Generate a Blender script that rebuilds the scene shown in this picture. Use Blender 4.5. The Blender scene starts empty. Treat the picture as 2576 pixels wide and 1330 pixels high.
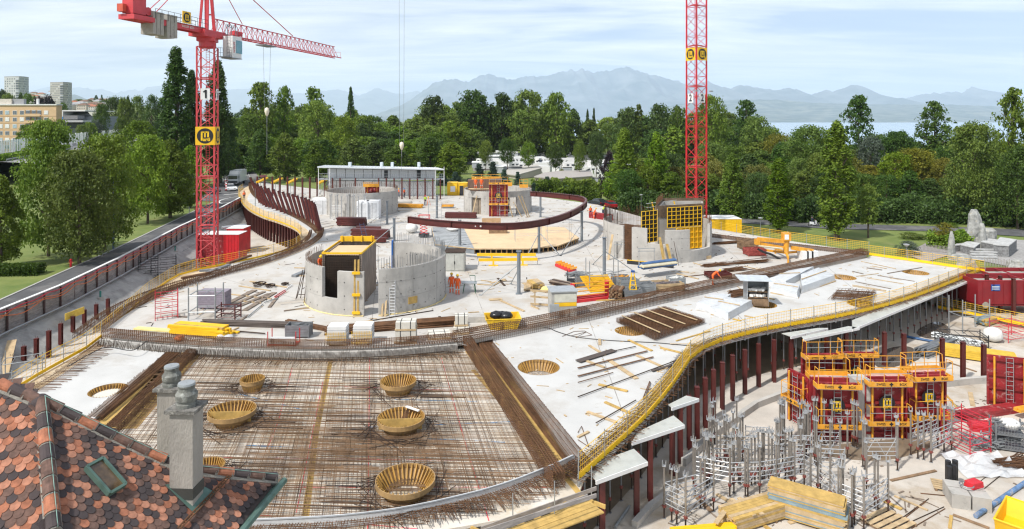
# construction site of a round-cored building by a lake: everything below is built in metres, main deck at z = 0
import bpy,math,random
import numpy as np
from mathutils import Vector as Vec,noise as mnoise
random.seed(7)
PI=math.pi
R=math.radians
sc=bpy.context.scene
CH=15.3
FP=1650.0
cam_d=bpy.data.cameras.new('camera')
cam=bpy.data.objects.new('camera',cam_d)
sc.collection.objects.link(cam)
cam.location=(0,0,CH)
cam.rotation_euler=(R(90),0,0)
cam_d.sensor_width=36
cam_d.lens=36*FP/2576
cam_d.shift_y=-363/2576
cam_d.clip_start=0.5
cam_d.clip_end=120000
sc.camera=cam
SUN_EL,SUN_AZ=51,-132
world=bpy.data.worlds.new('World')
sc.world=world
world.use_nodes=True
nt=world.node_tree
nt.nodes.clear()
def wn(t,**k):
 n=nt.nodes.new(t)
 for a,b in k.items():
  setattr(n,a,b)
 return n
wout=wn('ShaderNodeOutputWorld');bg=wn('ShaderNodeBackground')
sky=wn('ShaderNodeTexSky',sky_type='NISHITA',sun_disc=False)
sky.sun_elevation=R(SUN_EL);sky.sun_rotation=R(SUN_AZ)
sky.altitude=400;sky.air_density=1.0;sky.dust_density=1.5;sky.ozone_density=1.2
tc=wn('ShaderNodeTexCoord')
sx=wn('ShaderNodeSeparateXYZ')
nt.links.new(tc.outputs['Generated'],sx.inputs[0])
def wm(op,a,b=None):
 n=wn('ShaderNodeMath',operation=op)
 for i,x in enumerate((a,b)):
  if x is None:continue
  if isinstance(x,(int,float)):n.inputs[i].default_value=x
  else:nt.links.new(x,n.inputs[i])
 return n.outputs[0]
zc=wm('MAXIMUM',sx.outputs[2],0.0)
den=wm('ADD',zc,0.07)
cx=wm('DIVIDE',sx.outputs[0],den);cy=wm('DIVIDE',sx.outputs[1],den)
comb=wn('ShaderNodeCombineXYZ')
nt.links.new(cx,comb.inputs[0]);nt.links.new(cy,comb.inputs[1])
mp=wn('ShaderNodeMapping');mp.inputs['Scale'].default_value=(0.55,1.25,1);mp.inputs['Rotation'].default_value=(0,0,R(-14))
nt.links.new(comb.outputs[0],mp.inputs[0])
n1=wn('ShaderNodeTexNoise');n1.inputs['Scale'].default_value=0.75;n1.inputs['Detail'].default_value=9;n1.inputs['Roughness'].default_value=0.56;n1.inputs['Distortion'].default_value=0.9
n2=wn('ShaderNodeTexNoise');n2.inputs['Scale'].default_value=0.16;n2.inputs['Detail'].default_value=3
nt.links.new(mp.outputs[0],n1.inputs['Vector']);nt.links.new(mp.outputs[0],n2.inputs['Vector'])
side=wm('MULTIPLY',sx.outputs[0],-0.12)
cov=wm('ADD',wm('ADD',wm('MULTIPLY',n1.outputs[0],0.75),wm('MULTIPLY',n2.outputs[0],0.35)),side)
rmp=wn('ShaderNodeValToRGB')
rmp.color_ramp.elements[0].position=0.44;rmp.color_ramp.elements[0].color=(0.25,0.25,0.25,1)
rmp.color_ramp.elements[1].position=0.67;rmp.color_ramp.elements[1].color=(1,1,1,1)
e=rmp.color_ramp.elements.new(0.53);e.color=(0.62,0.62,0.62,1)
nt.links.new(cov,rmp.inputs[0])
ms=wn('ShaderNodeMapping');ms.inputs['Scale'].default_value=(0.9,3.4,1);ms.inputs['Rotation'].default_value=(0,0,R(22));ms.inputs['Location'].default_value=(3,1,0)
nt.links.new(comb.outputs[0],ms.inputs[0])
n3=wn('ShaderNodeTexNoise');n3.inputs['Scale'].default_value=1.1;n3.inputs['Detail'].default_value=6;n3.inputs['Roughness'].default_value=0.62
nt.links.new(ms.outputs[0],n3.inputs['Vector'])
ccol=wn('ShaderNodeMix',data_type='RGBA')
ccol.inputs['A'].default_value=(7.9,8.4,9.0,1);ccol.inputs['B'].default_value=(10.2,10.4,10.5,1)
rr=wn('ShaderNodeMapRange');rr.inputs['From Min'].default_value=0.36;rr.inputs['From Max'].default_value=0.66
nt.links.new(n3.outputs[0],rr.inputs['Value']);nt.links.new(rr.outputs[0],ccol.inputs['Factor'])
mixc=wn('ShaderNodeMix',data_type='RGBA')
nt.links.new(rmp.outputs[0],mixc.inputs['Factor'])
skg=wn('ShaderNodeMix',data_type='RGBA',blend_type='MULTIPLY');skg.inputs['Factor'].default_value=1
skg.inputs['B'].default_value=(0.76,0.84,0.97,1)
nt.links.new(sky.outputs[0],skg.inputs['A'])
nt.links.new(skg.outputs['Result'],mixc.inputs['A'])
nt.links.new(ccol.outputs['Result'],mixc.inputs['B'])
nt.links.new(mixc.outputs['Result'],bg.inputs['Color'])
bg.inputs['Strength'].default_value=0.082
nt.links.new(bg.outputs[0],wout.inputs[0])
sun_d=bpy.data.lights.new('sun','SUN');sun_d.energy=3.6;sun_d.angle=R(2.5);sun_d.color=(1,0.965,0.91)
sun=bpy.data.objects.new('sun',sun_d);sc.collection.objects.link(sun)
sun.rotation_euler=Vec((math.sin(R(SUN_AZ))*math.cos(R(SUN_EL)),math.cos(R(SUN_AZ))*math.cos(R(SUN_EL)),math.sin(R(SUN_EL)))).to_track_quat('Z','Y').to_euler()
sc.view_settings.view_transform='Standard'
sc.view_settings.look='None'
sc.view_settings.exposure=0.55
sc.view_settings.gamma=1
sc.view_settings.use_curve_mapping=False
sc.render.engine='CYCLES'
cy_=sc.cycles
cy_.use_denoising=True;cy_.denoising_prefilter='ACCURATE';cy_.pixel_filter_type='BLACKMAN_HARRIS';cy_.filter_width=1.25
cy_.max_bounces=6;cy_.diffuse_bounces=3;cy_.glossy_bounces=3;cy_.transmission_bounces=4;cy_.transparent_max_bounces=12;cy_.volume_bounces=1
def W(px,py,z=0.0):
 d=(CH-z)*FP/(py-302.0)
 return Vec(((px-1288)*d/FP,d,z))
def WD(px,py,d):
 return Vec(((px-1288)*d/FP,d,CH-(py-302.0)*d/FP))
FR=dict(A=(581.5,363.4,.3389),B=(1381.1,363.4,.3389),C=(0,363.4,.3389),D=(0,799.6,.3990),E=(654.2,799.6,.3990),G=(1453.8,726.9,.4537),
          H=(247.1,508.8,.2624),I=(1308.4,617.9,.22575),J=(2144.4,545.2,.21862),K=(1090.4,290.8,.25396),L=(0,174.5,.19753),M=(290.8,0,.22958),
          N=(1962.6,835.9,.3716),Q=(0,937.7,.2951),P=(0,0,1.0))
def pxy(fr,x,y):
 a,b,s=FR[fr]
 return a+x*s,b+y*s
def Z(fr,x,y,z=0.0):
 return W(*pxy(fr,x,y),z)
def ZD(fr,x,y,d):
 return WD(*pxy(fr,x,y),d)
def V(*a):
 return Vec(a)
MT={}
def mat(name,col,rough=0.8,metal=0.0,var=0.12,scale=2.0,bump=0.0,bscale=None,col2=None,detail=5,alpha=None,spec=0.5,wear=None,coat=0,wear2=None,stretch=None,lo=0.35,hi=0.65):
 if name in MT:return MT[name]
 m=bpy.data.materials.new(name);m.use_nodes=True
 t=m.node_tree;b=t.nodes['Principled BSDF']
 b.inputs['Roughness'].default_value=rough;b.inputs['Metallic'].default_value=metal
 b.inputs['Specular IOR Level'].default_value=spec;b.inputs['Coat Weight'].default_value=coat
 g=t.nodes.new('ShaderNodeNewGeometry')
 src=g.outputs['Position']
 if stretch:
  mpn=t.nodes.new('ShaderNodeMapping');mpn.inputs['Scale'].default_value=stretch
  t.links.new(src,mpn.inputs[0]);src=mpn.outputs[0]
 n=t.nodes.new('ShaderNodeTexNoise');n.inputs['Scale'].default_value=scale;n.inputs['Detail'].default_value=detail;n.inputs['Roughness'].default_value=0.62
 t.links.new(src,n.inputs['Vector'])
 r=t.nodes.new('ShaderNodeValToRGB')
 r.color_ramp.elements[0].position=lo;r.color_ramp.elements[1].position=hi
 c2=col2 or tuple(min(1,c*(1+var))for c in col)
 c1=col if col2 else tuple(c*(1-var)for c in col)
 r.color_ramp.elements[0].color=(*c1,1);r.color_ramp.elements[1].color=(*c2,1)
 t.links.new(n.outputs[0],r.inputs[0])
 out=r.outputs[0]
 for wear in(wear,wear2):
  if not wear:continue
  w=t.nodes.new('ShaderNodeTexNoise');w.inputs['Scale'].default_value=wear[1];w.inputs['Detail'].default_value=8;w.inputs['Roughness'].default_value=0.7
  t.links.new(src,w.inputs['Vector'])
  wr=t.nodes.new('ShaderNodeMapRange');wr.inputs['From Min'].default_value=wear[2];wr.inputs['From Max'].default_value=wear[2]+0.13
  t.links.new(w.outputs[0],wr.inputs['Value'])
  mx=t.nodes.new('ShaderNodeMix');mx.data_type='RGBA'
  t.links.new(wr.outputs[0],mx.inputs['Factor']);t.links.new(out,mx.inputs['A']);mx.inputs['B'].default_value=(*wear[0],1)
  out=mx.outputs['Result']
 t.links.new(out,b.inputs['Base Color'])
 if bump:
  bn=t.nodes.new('ShaderNodeTexNoise');bn.inputs['Scale'].default_value=bscale or scale*6;bn.inputs['Detail'].default_value=6
  t.links.new(src,bn.inputs['Vector'])
  bp=t.nodes.new('ShaderNodeBump');bp.inputs['Strength'].default_value=bump;bp.inputs['Distance'].default_value=0.03
  t.links.new(bn.outputs[0],bp.inputs['Height']);t.links.new(bp.outputs[0],b.inputs['Normal'])
 if alpha is not None:b.inputs['Alpha'].default_value=alpha
 MT[name]=m
 return m
def glass(name,col,rough=0.08,alpha=0.45):
 if name in MT:return MT[name]
 m=bpy.data.materials.new(name);m.use_nodes=True
 b=m.node_tree.nodes['Principled BSDF']
 b.inputs['Base Color'].default_value=(*col,1);b.inputs['Roughness'].default_value=rough;b.inputs['Alpha'].default_value=alpha;b.inputs['Specular IOR Level'].default_value=0.8
 MT[name]=m
 return m
def leafmat(name,c1,c2,trans=0.35):
 if name in MT:return MT[name]
 m=bpy.data.materials.new(name);m.use_nodes=True
 t=m.node_tree;b=t.nodes['Principled BSDF']
 b.inputs['Roughness'].default_value=0.55;b.inputs['Specular IOR Level'].default_value=0.25
 g=t.nodes.new('ShaderNodeNewGeometry');oi=t.nodes.new('ShaderNodeObjectInfo')
 n=t.nodes.new('ShaderNodeTexNoise');n.inputs['Scale'].default_value=0.45;n.inputs['Detail'].default_value=3
 t.links.new(g.outputs['Position'],n.inputs['Vector'])
 a=t.nodes.new('ShaderNodeMath');a.operation='MULTIPLY_ADD';a.inputs[1].default_value=0.5
 t.links.new(g.outputs['Random Per Island'],a.inputs[0])
 a2=t.nodes.new('ShaderNodeMath');a2.operation='MULTIPLY_ADD';a2.inputs[1].default_value=1.1;a2.inputs[2].default_value=-0.35
 t.links.new(n.outputs[0],a2.inputs[0]);t.links.new(a2.outputs[0],a.inputs[2])
 mx=t.nodes.new('ShaderNodeMix');mx.data_type='RGBA'
 t.links.new(a.outputs[0],mx.inputs['Factor']);mx.inputs['A'].default_value=(*c1,1);mx.inputs['B'].default_value=(*c2,1)
 hs=t.nodes.new('ShaderNodeHueSaturation')
 for sock,lo,hi,salt in(('Hue',0.488,0.515,1.0),('Value',0.8,1.25,7.3),('Saturation',0.95,1.1,3.1)):
  mm=t.nodes.new('ShaderNodeMath');mm.operation='MULTIPLY';mm.inputs[1].default_value=salt
  fr=t.nodes.new('ShaderNodeMath');fr.operation='FRACT'
  mr=t.nodes.new('ShaderNodeMapRange');mr.inputs['To Min'].default_value=lo;mr.inputs['To Max'].default_value=hi
  t.links.new(oi.outputs['Random'],mm.inputs[0]);t.links.new(mm.outputs[0],fr.inputs[0]);t.links.new(fr.outputs[0],mr.inputs['Value'])
  t.links.new(mr.outputs[0],hs.inputs[sock])
 t.links.new(mx.outputs['Result'],hs.inputs['Color'])
 t.links.new(hs.outputs[0],b.inputs['Base Color'])
 tr=t.nodes.new('ShaderNodeBsdfTranslucent');t.links.new(hs.outputs[0],tr.inputs['Color'])
 ms_=t.nodes.new('ShaderNodeMixShader');ms_.inputs[0].default_value=trans
 t.links.new(b.outputs[0],ms_.inputs[1]);t.links.new(tr.outputs[0],ms_.inputs[2])
 t.links.new(ms_.outputs[0],t.nodes['Material Output'].inputs[0])
 MT[name]=m
 return m
rust=mat('rusty_steel',(0.13,0.062,0.028),0.85,0.15,var=0.35,scale=1.3)
rk=mat('dark_rusty_steel',(0.05,0.03,0.02),0.85,0.2,var=0.35,scale=1.3)
conc=mat('pale_concrete',(0.42,0.40,0.37),0.85,var=0.14,scale=0.6,bump=0.25,bscale=14,wear=((0.27,0.26,0.24),1.1,0.56))
slabm=mat('slab_concrete',(0.47,0.45,0.42),0.8,var=0.08,scale=0.3,bump=0.3,bscale=7,wear=((0.41,0.365,0.31),0.28,0.50),wear2=((0.30,0.255,0.21),0.9,0.60),detail=8)
slabw=mat('fresh_slab_concrete',(0.50,0.495,0.48),0.75,var=0.06,scale=0.4,bump=0.2,bscale=6,wear=((0.43,0.41,0.38),0.22,0.51),wear2=((0.36,0.335,0.30),1.1,0.62),detail=8)
pitm=mat('pit_floor_concrete',(0.49,0.445,0.39),0.85,var=0.14,scale=0.35,bump=0.3,bscale=8,wear=((0.36,0.29,0.21),0.16,0.52),wear2=((0.24,0.20,0.15),0.8,0.60),detail=8)
dred=mat('oxide_red_steel',(0.088,0.016,0.013),0.5,var=0.15,scale=1.5)
cred=mat('crane_red_paint',(0.55,0.020,0.028),0.45,var=0.15,scale=1.3,wear=((0.30,0.03,0.03),1.7,0.62))
cred1=mat('faded_crane_red_paint',(0.56,0.055,0.065),0.45,var=0.1,scale=1.0)
fred=mat('formwork_red_paint',(0.25,0.014,0.018),0.6,var=0.25,scale=1.6,wear=((0.40,0.22,0.20),2.2,0.55))
yel=mat('yellow_paint',(0.80,0.47,0.01),0.5,var=0.08,scale=1.5)
yelo=mat('orange_yellow_paint',(0.68,0.31,0.025),0.55,var=0.15,scale=2.0,wear=((0.48,0.34,0.22),3,0.57))
ywood=mat('yellow_shuttering_timber',(0.46,0.30,0.09),0.75,var=0.2,scale=2.5)
wood=mat('raw_timber',(0.45,0.33,0.19),0.8,var=0.2,scale=2.0,wear=((0.30,0.21,0.12),1.2,0.6))
wk=mat('brown_timber',(0.22,0.14,0.08),0.85,var=0.3,scale=2.0)
greyw=mat('weathered_timber',(0.30,0.27,0.25),0.85,var=0.25,scale=1.5,stretch=(1,1,5))
ply=mat('pale_plywood',(0.62,0.45,0.27),0.7,var=0.08,scale=0.8)
galv=mat('galvanised_steel',(0.34,0.36,0.37),0.45,0.4,var=0.12,scale=2)
gd=mat('dull_galvanised_steel',(0.23,0.24,0.25),0.5,0.4,var=0.15,scale=2)
alu=mat('aluminium',(0.46,0.47,0.48),0.4,0.4,var=0.06,scale=2)
pgrey=mat('prop_steel',(0.27,0.245,0.22),0.5,0.4,var=0.15,scale=2)
black=mat('black_steel',(0.02,0.02,0.022),0.5,var=0.2)
white=mat('white_paint',(0.74,0.74,0.73),0.5,var=0.04,scale=1)
orange=mat('orange_hose',(0.72,0.16,0.03),0.5,var=0.1)
hosered=mat('red_hose',(0.50,0.02,0.04),0.5,var=0.1)
foil=mat('milky_plastic_film',(0.72,0.74,0.76),0.25,var=0.05,alpha=0.62,bump=0.6,bscale=5)
class MB:
 def __init__(s,off=None):
  s.v=[];s.f=[];s.m=[];s.off=Vec(off.location)if off is not None else None;s.mi=0
 def add(s,vs,fs):
  n=len(s.v)
  s.v.extend((v[0],v[1],v[2])for v in vs)
  for f in fs:
   s.f.append(tuple(i+n for i in f));s.m.append(s.mi)
  return s
 def box(s,c,d,rz=0.0,top=None):
  x,y,z=d[0]/2,d[1]/2,d[2]/2
  tx,ty=(x,y)if top is None else(x*top[0],y*top[1])
  ca,sa=math.cos(rz),math.sin(rz)
  p=[]
  for zz,xx,yy in((-z,x,y),(z,tx,ty)):
   for a,b in((-xx,-yy),(xx,-yy),(xx,yy),(-xx,yy)):
    p.append((c[0]+a*ca-b*sa,c[1]+a*sa+b*ca,c[2]+zz))
  return s.add(p,((3,2,1,0),(4,5,6,7),(0,1,5,4),(1,2,6,5),(2,3,7,6),(3,0,4,7)))
 def bar(s,p,q,w,h=None,up=None):
  p=Vec(p);q=Vec(q);h=h or w
  d=q-p
  if d.length<1e-6:return s
  d.normalize()
  u=Vec(up)if up else(Vec((0,0,1))if abs(d.z)<0.98 else Vec((0,1,0)))
  a=d.cross(u).normalized()*(w/2);b=a.cross(d).normalized()*(h/2)
  vs=[p-a-b,p+a-b,p+a+b,p-a+b,q-a-b,q+a-b,q+a+b,q-a+b]
  return s.add(vs,((0,1,2,3),(7,6,5,4),(0,4,5,1),(1,5,6,2),(2,6,7,3),(3,7,4,0)))
 def tb(s,p,q,r,n=6,r2=None,caps=True):
  p=Vec(p);q=Vec(q);r2=r if r2 is None else r2
  d=q-p
  if d.length<1e-6:return s
  d.normalize()
  u=Vec((0,0,1))if abs(d.z)<0.9 else Vec((1,0,0))
  a=d.cross(u).normalized();b=d.cross(a)
  vs=[]
  for c,rr_ in((p,r),(q,r2)):
   for i in range(n):
    t=2*PI*i/n
    vs.append(c+a*(math.cos(t)*rr_)+b*(math.sin(t)*rr_))
  fs=[(i,(i+1)%n,n+(i+1)%n,n+i)for i in range(n)]
  if caps:fs+=[tuple(range(n-1,-1,-1)),tuple(range(n,2*n))]
  return s.add(vs,fs)
 def path(s,pts,r,n=5,closed=False):
  pts=[Vec(p)for p in pts];m=len(pts);vs=[]
  for i,p in enumerate(pts):
   d=(pts[(i+1)%m]if closed or i<m-1 else p)-(pts[i-1]if closed or i>0 else p)
   if d.length<1e-9:d=Vec((1,0,0))
   d.normalize()
   u=Vec((0,0,1))if abs(d.z)<0.9 else Vec((1,0,0))
   a=d.cross(u).normalized();b=d.cross(a)
   for k in range(n):
    t=2*PI*k/n
    vs.append(p+a*(math.cos(t)*r)+b*(math.sin(t)*r))
  fs=[]
  for i in range(m if closed else m-1):
   j=(i+1)%m
   fs+=[(i*n+k,i*n+(k+1)%n,j*n+(k+1)%n,j*n+k)for k in range(n)]
  return s.add(vs,fs)
 def prism(s,pts,z0,z1):
  n=len(pts);vs=[(p[0],p[1],z0)for p in pts]+[(p[0],p[1],z1)for p in pts]
  ar=sum(pts[i][0]*pts[(i+1)%n][1]-pts[(i+1)%n][0]*pts[i][1]for i in range(n))
  lo,hi=tuple(range(n)),tuple(range(n,2*n))
  if ar>0:fs=[lo[::-1],hi]+[(i,(i+1)%n,n+(i+1)%n,n+i)for i in range(n)]
  else:fs=[lo,hi[::-1]]+[((i+1)%n,i,n+i,n+(i+1)%n)for i in range(n)]
  return s.add(vs,fs)
 def lathe(s,prof,n=24,c=(0,0,0),a0=0.0,a1=2*PI):
  full=abs(a1-a0-2*PI)<1e-6
  k=n if full else n+1;m=len(prof);vs=[]
  for i in range(k):
   t=a0+(a1-a0)*i/n
   for r,z in prof:vs.append((c[0]+r*math.cos(t),c[1]+r*math.sin(t),c[2]+z))
  fs=[]
  for i in range(n):
   j=(i+1)%k
   fs+=[(i*m+q,j*m+q,j*m+q+1,i*m+q+1)for q in range(m-1)]
  return s.add(vs,fs)
 def wall(s,pts,th,z0,z1):
  """upright band of thickness th along a polyline; z0, z1 numbers or lists"""
  n=len(pts);vs=[];off=offset(pts,th)
  g=lambda z,i:z[i]if isinstance(z,(list,tuple))else z
  for i in range(n):
   a,b=pts[i],off[i]
   vs+=[(a[0],a[1],g(z0,i)),(a[0],a[1],g(z1,i)),(b[0],b[1],g(z1,i)),(b[0],b[1],g(z0,i))]
  fs=[]
  for i in range(n-1):
   k,l=i*4,i*4+4
   fs+=[(k,l,l+1,k+1),(k+1,l+1,l+2,k+2),(k+2,l+2,l+3,k+3),(k+3,l+3,l,k)]
  fs+=[(0,1,2,3),(4*n-1,4*n-2,4*n-3,4*n-4)]
  return s.add(vs,fs)
 def strip(s,a,b):
  n=len(a);vs=list(a)+list(b)
  return s.add(vs,[(i,i+1,n+i+1,n+i)for i in range(n-1)])
 def mesh(s,name,mats):
  me=bpy.data.meshes.new(name)
  vs=s.v
  if s.off is not None:
   ox,oy,oz=s.off;vs=[(a-ox,b-oy,c-oz)for a,b,c in vs]
  me.from_pydata(vs,[],s.f)
  if not isinstance(mats,(list,tuple)):mats=[mats]
  for m in mats:me.materials.append(m)
  if len(mats)>1:me.polygons.foreach_set('material_index',s.m)
  me.update()
  return me
 def pt(s,name,mats,parent,lab=None,kind=None,smooth=False,world=False):
  me=s.mesh(name,mats)
  if smooth:me.shade_smooth()
  o=bpy.data.objects.new(name,me);sc.collection.objects.link(o)
  o.parent=parent
  if lab:o['label']=lab
  if kind:o['kind']=kind
  return o
 def tg_(s,name,mats,lab,cat,gp=None,kind=None,smooth=False):
  if s.off is None and s.v:
   a=np.array(s.v);s.off=Vec(((a[:,0].min()+a[:,0].max())/2,(a[:,1].min()+a[:,1].max())/2,a[:,2].min()))
  me=s.mesh(name,mats)
  if smooth:me.shade_smooth()
  o=bpy.data.objects.new(name,me);sc.collection.objects.link(o)
  o.location=s.off
  tag(o,lab,cat,gp,kind)
  return o
 def struct(s,name,mats,smooth=False,kind='structure'):
  me=s.mesh(name,mats)
  if smooth:me.shade_smooth()
  o=bpy.data.objects.new(name,me);sc.collection.objects.link(o)
  o['kind']=kind
  return o
def tag(o,lab=None,cat=None,gp=None,kind=None):
 if lab:o['label']=lab
 if cat:o['category']=cat
 if gp:o['group']=gp
 if kind or cat:o['kind']=kind or 'thing'
 return o
def T(name,lab,cat,loc=(0,0,0),gp=None,rz=0.0):
 o=bpy.data.objects.new(name,None);sc.collection.objects.link(o)
 o.empty_display_size=0.2
 o.location=loc;o.rotation_euler=(0,0,rz)
 return tag(o,lab,cat,gp)
def inst(name,me,parent,loc=(0,0,0),rot=(0,0,0),scale=(1,1,1)):
 o=bpy.data.objects.new(name,me);sc.collection.objects.link(o)
 o.parent=parent;o.location=loc;o.rotation_euler=rot;o.scale=scale
 return o
KIDS={}
def dup(root,loc=None,rz=None,lab=None,scale=None,gp=None):
 def rec(o,par):
  c=o.copy();sc.collection.objects.link(c);c.parent=par
  for ch in KIDS.setdefault(o.name,list(o.children)):rec(ch,c)
  return c
 c=rec(root,None)
 if loc is not None:c.location=loc
 if rz is not None:c.rotation_euler=(0,0,rz)
 if lab:c['label']=lab
 if gp:c['group']=gp
 if scale:c.scale=scale if isinstance(scale,(tuple,list))else(scale,)*3
 return c
def offset(pts,d):
 """polyline moved sideways (to its left for d > 0) by d, in plan"""
 out=[];n=len(pts)
 for i in range(n):
  a=Vec(pts[max(i-1,0)]).to_2d();b=Vec(pts[min(i+1,n-1)]).to_2d()
  t=b-a
  if t.length<1e-9:t=Vec((1,0))
  t.normalize()
  z=pts[i][2]if len(pts[i])>2 else 0
  out.append(Vec((pts[i][0]-t.y*d,pts[i][1]+t.x*d,z)))
 return out
def cr(pts,n=8,closed=False):
 """Catmull-Rom through the points"""
 P=[Vec(p)for p in pts];m=len(P);out=[]
 for i in range(m if closed else m-1):
  p0=P[(i-1)%m]if closed or i>0 else P[0]*2-P[1]
  p1,p2=P[i],P[(i+1)%m]
  p3=P[(i+2)%m]if closed or i<m-2 else P[-1]*2-P[-2]
  for k in range(n):
   t=k/n
   out.append(0.5*((2*p1)+(p2-p0)*t+(2*p0-5*p1+4*p2-p3)*t*t+(3*p1-p0-3*p2+p3)*t**3))
 if not closed:out.append(P[-1])
 return out
def rsp(pts,step):
 """points every `step` metres along a polyline with their direction"""
 out=[];carry=0.0
 for a,b in zip(pts[:-1],pts[1:]):
  a=Vec(a);b=Vec(b);L=(b-a).length
  if L<1e-9:continue
  d=(b-a)/L;s_=carry
  while s_<L:
   out.append((a+d*s_,d));s_+=step
  carry=s_-L
 return out
def zs(pts,z):
 return[Vec((p[0],p[1],z))for p in pts]
_O1='zeroth first second third fourth fifth sixth seventh eighth ninth tenth eleventh twelfth thirteenth fourteenth fifteenth sixteenth seventeenth eighteenth nineteenth'.split()
_O2='x x twent thirt fort fift sixt sevent eight ninet'.split()
def ordw(n):
 return _O1[n]if n<20 else _O2[n//10]+('ieth' if n%10==0 else 'y-'+_O1[n%10])
def rankin(objs,px_of,text):
 """give look-alikes their place in the row as their label"""
 for i,o in enumerate(sorted(objs,key=px_of)):o['label']=text.format(ordw(i+1))
LX=lambda o:o.location.x/o.location.y
# ================================================================== the land
PITZ=-3.7
def sst(t):
 t=max(0.0,min(1.0,t));return t*t*(3-2*t)
def G(x,y):
 z=-0.5-2.8*sst((x+5)/32.0)
 z-=2.2*sst((y-150)/120.0)*sst((x+70)/70.0)
 return z
def onG(px,py,dz=0.0,it=12):
 """picture point -> the point of the land under it"""
 z=-0.5
 for _ in range(it):
  p=W(px,py,z+dz);z=G(p.x,p.y)
 return W(px,py,z+dz)
PIT=[W(0,785),W(152,723),W(295,655),W(451,573),W(559,523),W(604,499),W(634,462),W(700,458),W(800,470),W(1000,486),W(1170,486),W(1340,487),W(1500,509),W(1640,548),W(1800,570),W(1990,601),W(2190,628),W(2482,672)]
PIT=[Vec((-37,-12,0)),Vec((-38,30,0))]+PIT+[V(50,66,0),V(42.6,65.4,0),V(46.9,59.6,0),V(60,50,0),V(85,38,0),V(85,-12,0)]
def ins(x,y,poly):
 c=False;j=len(poly)-1
 for i in range(len(poly)):
  a,b=poly[i],poly[j]
  if(a[1]>y)!=(b[1]>y)and x<(b[0]-a[0])*(y-a[1])/(b[1]-a[1])+a[0]:c=not c
  j=i
 return c
def dist_poly(x,y,poly):
 best=1e9;j=len(poly)-1
 for i in range(len(poly)):
  ax,ay=poly[j][0],poly[j][1];bx,by=poly[i][0],poly[i][1];j=i
  dx,dy=bx-ax,by-ay;t=max(0,min(1,((x-ax)*dx+(y-ay)*dy)/(dx*dx+dy*dy+1e-9)))
  best=min(best,math.hypot(x-ax-dx*t,y-ay-dy*t))
 return best
lawn=mat('mown_grass',(0.085,0.135,0.022),0.95,scale=0.25,col2=(0.19,0.215,0.055),bump=0.4,bscale=12,wear=((0.24,0.20,0.095),0.12,0.60),lo=0.3,hi=0.7,detail=8)
m=MB();step=4.0
xs=[-3000,-1500,-800,-500,-350]+[-250+step*2*i for i in range(13)]+[-146+step*i for i in range(74)]+[150+10*i for i in range(1,26)]+[500,700,1100,2000,4000]
ys=[-60,-30]+[-12+step*i for i in range(60)]+[228+10*i for i in range(1,26)]+[520,600,800]
for y in ys:
 for x in xs:
  z=G(x,y)
  if-60<x<100 and y<160 and(ins(x,y,PIT)or dist_poly(x,y,PIT)<5):z=-6
  if y>478 and x>-220:z=-24
  m.v.append((x,y,z))
nx=len(xs)
for j in range(len(ys)-1):
 for i in range(nx-1):
  k=j*nx+i;m.f.append((k,k+1,k+nx+1,k+nx));m.m.append(0)
k=len(m.v)
for x,y in((-3000,800),(-220,800),(-600,7000),(-12000,7000)):m.v.append((x,y,-0.5))
m.f.append((k,k+1,k+2,k+3));m.m.append(0)
m.struct('ground',lawn)
def ribbon(a,b,name,material,dz=0.02,n=1,kind='structure'):
 """sheet between two point lists laid on the land"""
 mm=MB()
 A_=[Vec(p)for p in a];B_=[Vec(p)for p in b]
 for i in range(len(A_)-1):
  pass
 rows=[]
 for p,q in zip(A_,B_):
  rows.append([p.lerp(q,t/n)for t in range(n+1)])
 for r_ in rows:
  for p in r_:mm.v.append((p.x,p.y,(G(p.x,p.y)if dz is not None else p.z)+(dz or 0)))
 for i in range(len(rows)-1):
  for j in range(n):
   k=i*(n+1)+j
   mm.f.append((k,k+1,k+n+2,k+n+1));mm.m.append(0)
 return mm.struct(name,material,kind=kind)
rim=[]
for i in range(len(PIT)-1):
 a,b=PIT[i],PIT[i+1];n=max(1,int((b-a).length/4))
 rim+=[a.lerp(b,t/n)for t in range(n)]
rim.append(PIT[-1])
out_=offset(rim,11)
ribbon(rim,out_,'excavation_rim',lawn,0.035,3)
earth=mat('bare_earth',(0.30,0.25,0.18),0.95,var=0.25,scale=0.8,bump=0.6)
m=MB()
m.strip([V(p.x,p.y,G(p.x,p.y)+0.03)for p in rim],[V(p.x,p.y,-4.2)for p in rim])
m.struct('excavation_face',earth)
m=MB();po_=offset(PIT,0.2)[::-1];m.add([V(p.x,p.y,PITZ)for p in po_],[tuple(range(len(po_)))])
m.struct('pit_floor',pitm)
gravel=mat('crushed_stone',(0.42,0.36,0.28),0.95,scale=1.5,var=0.25,bump=0.7,bscale=20,wear=((0.10,0.12,0.04),0.5,0.6))
ribbon([V(42.2,67.5,0),V(46.8,60.2,0),V(60,50.6,0),V(84,39,0)],[V(46,86,0),V(58,82,0),V(80,74,0),V(110,66,0)],'gravel_yard',gravel,0.07,6)
wat=bpy.data.materials.new('lake_water');wat.use_nodes=True
b=wat.node_tree.nodes['Principled BSDF'];b.inputs['Base Color'].default_value=(0.30,0.40,0.48,1);b.inputs['Roughness'].default_value=0.22;b.inputs['Specular IOR Level'].default_value=0.6
wn_=wat.node_tree.nodes.new('ShaderNodeTexNoise');wn_.inputs['Scale'].default_value=0.12;wn_.inputs['Detail'].default_value=6
wg=wat.node_tree.nodes.new('ShaderNodeNewGeometry');wat.node_tree.links.new(wg.outputs['Position'],wn_.inputs['Vector'])
wb=wat.node_tree.nodes.new('ShaderNodeBump');wb.inputs['Strength'].default_value=0.4;wb.inputs['Distance'].default_value=1.5
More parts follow.
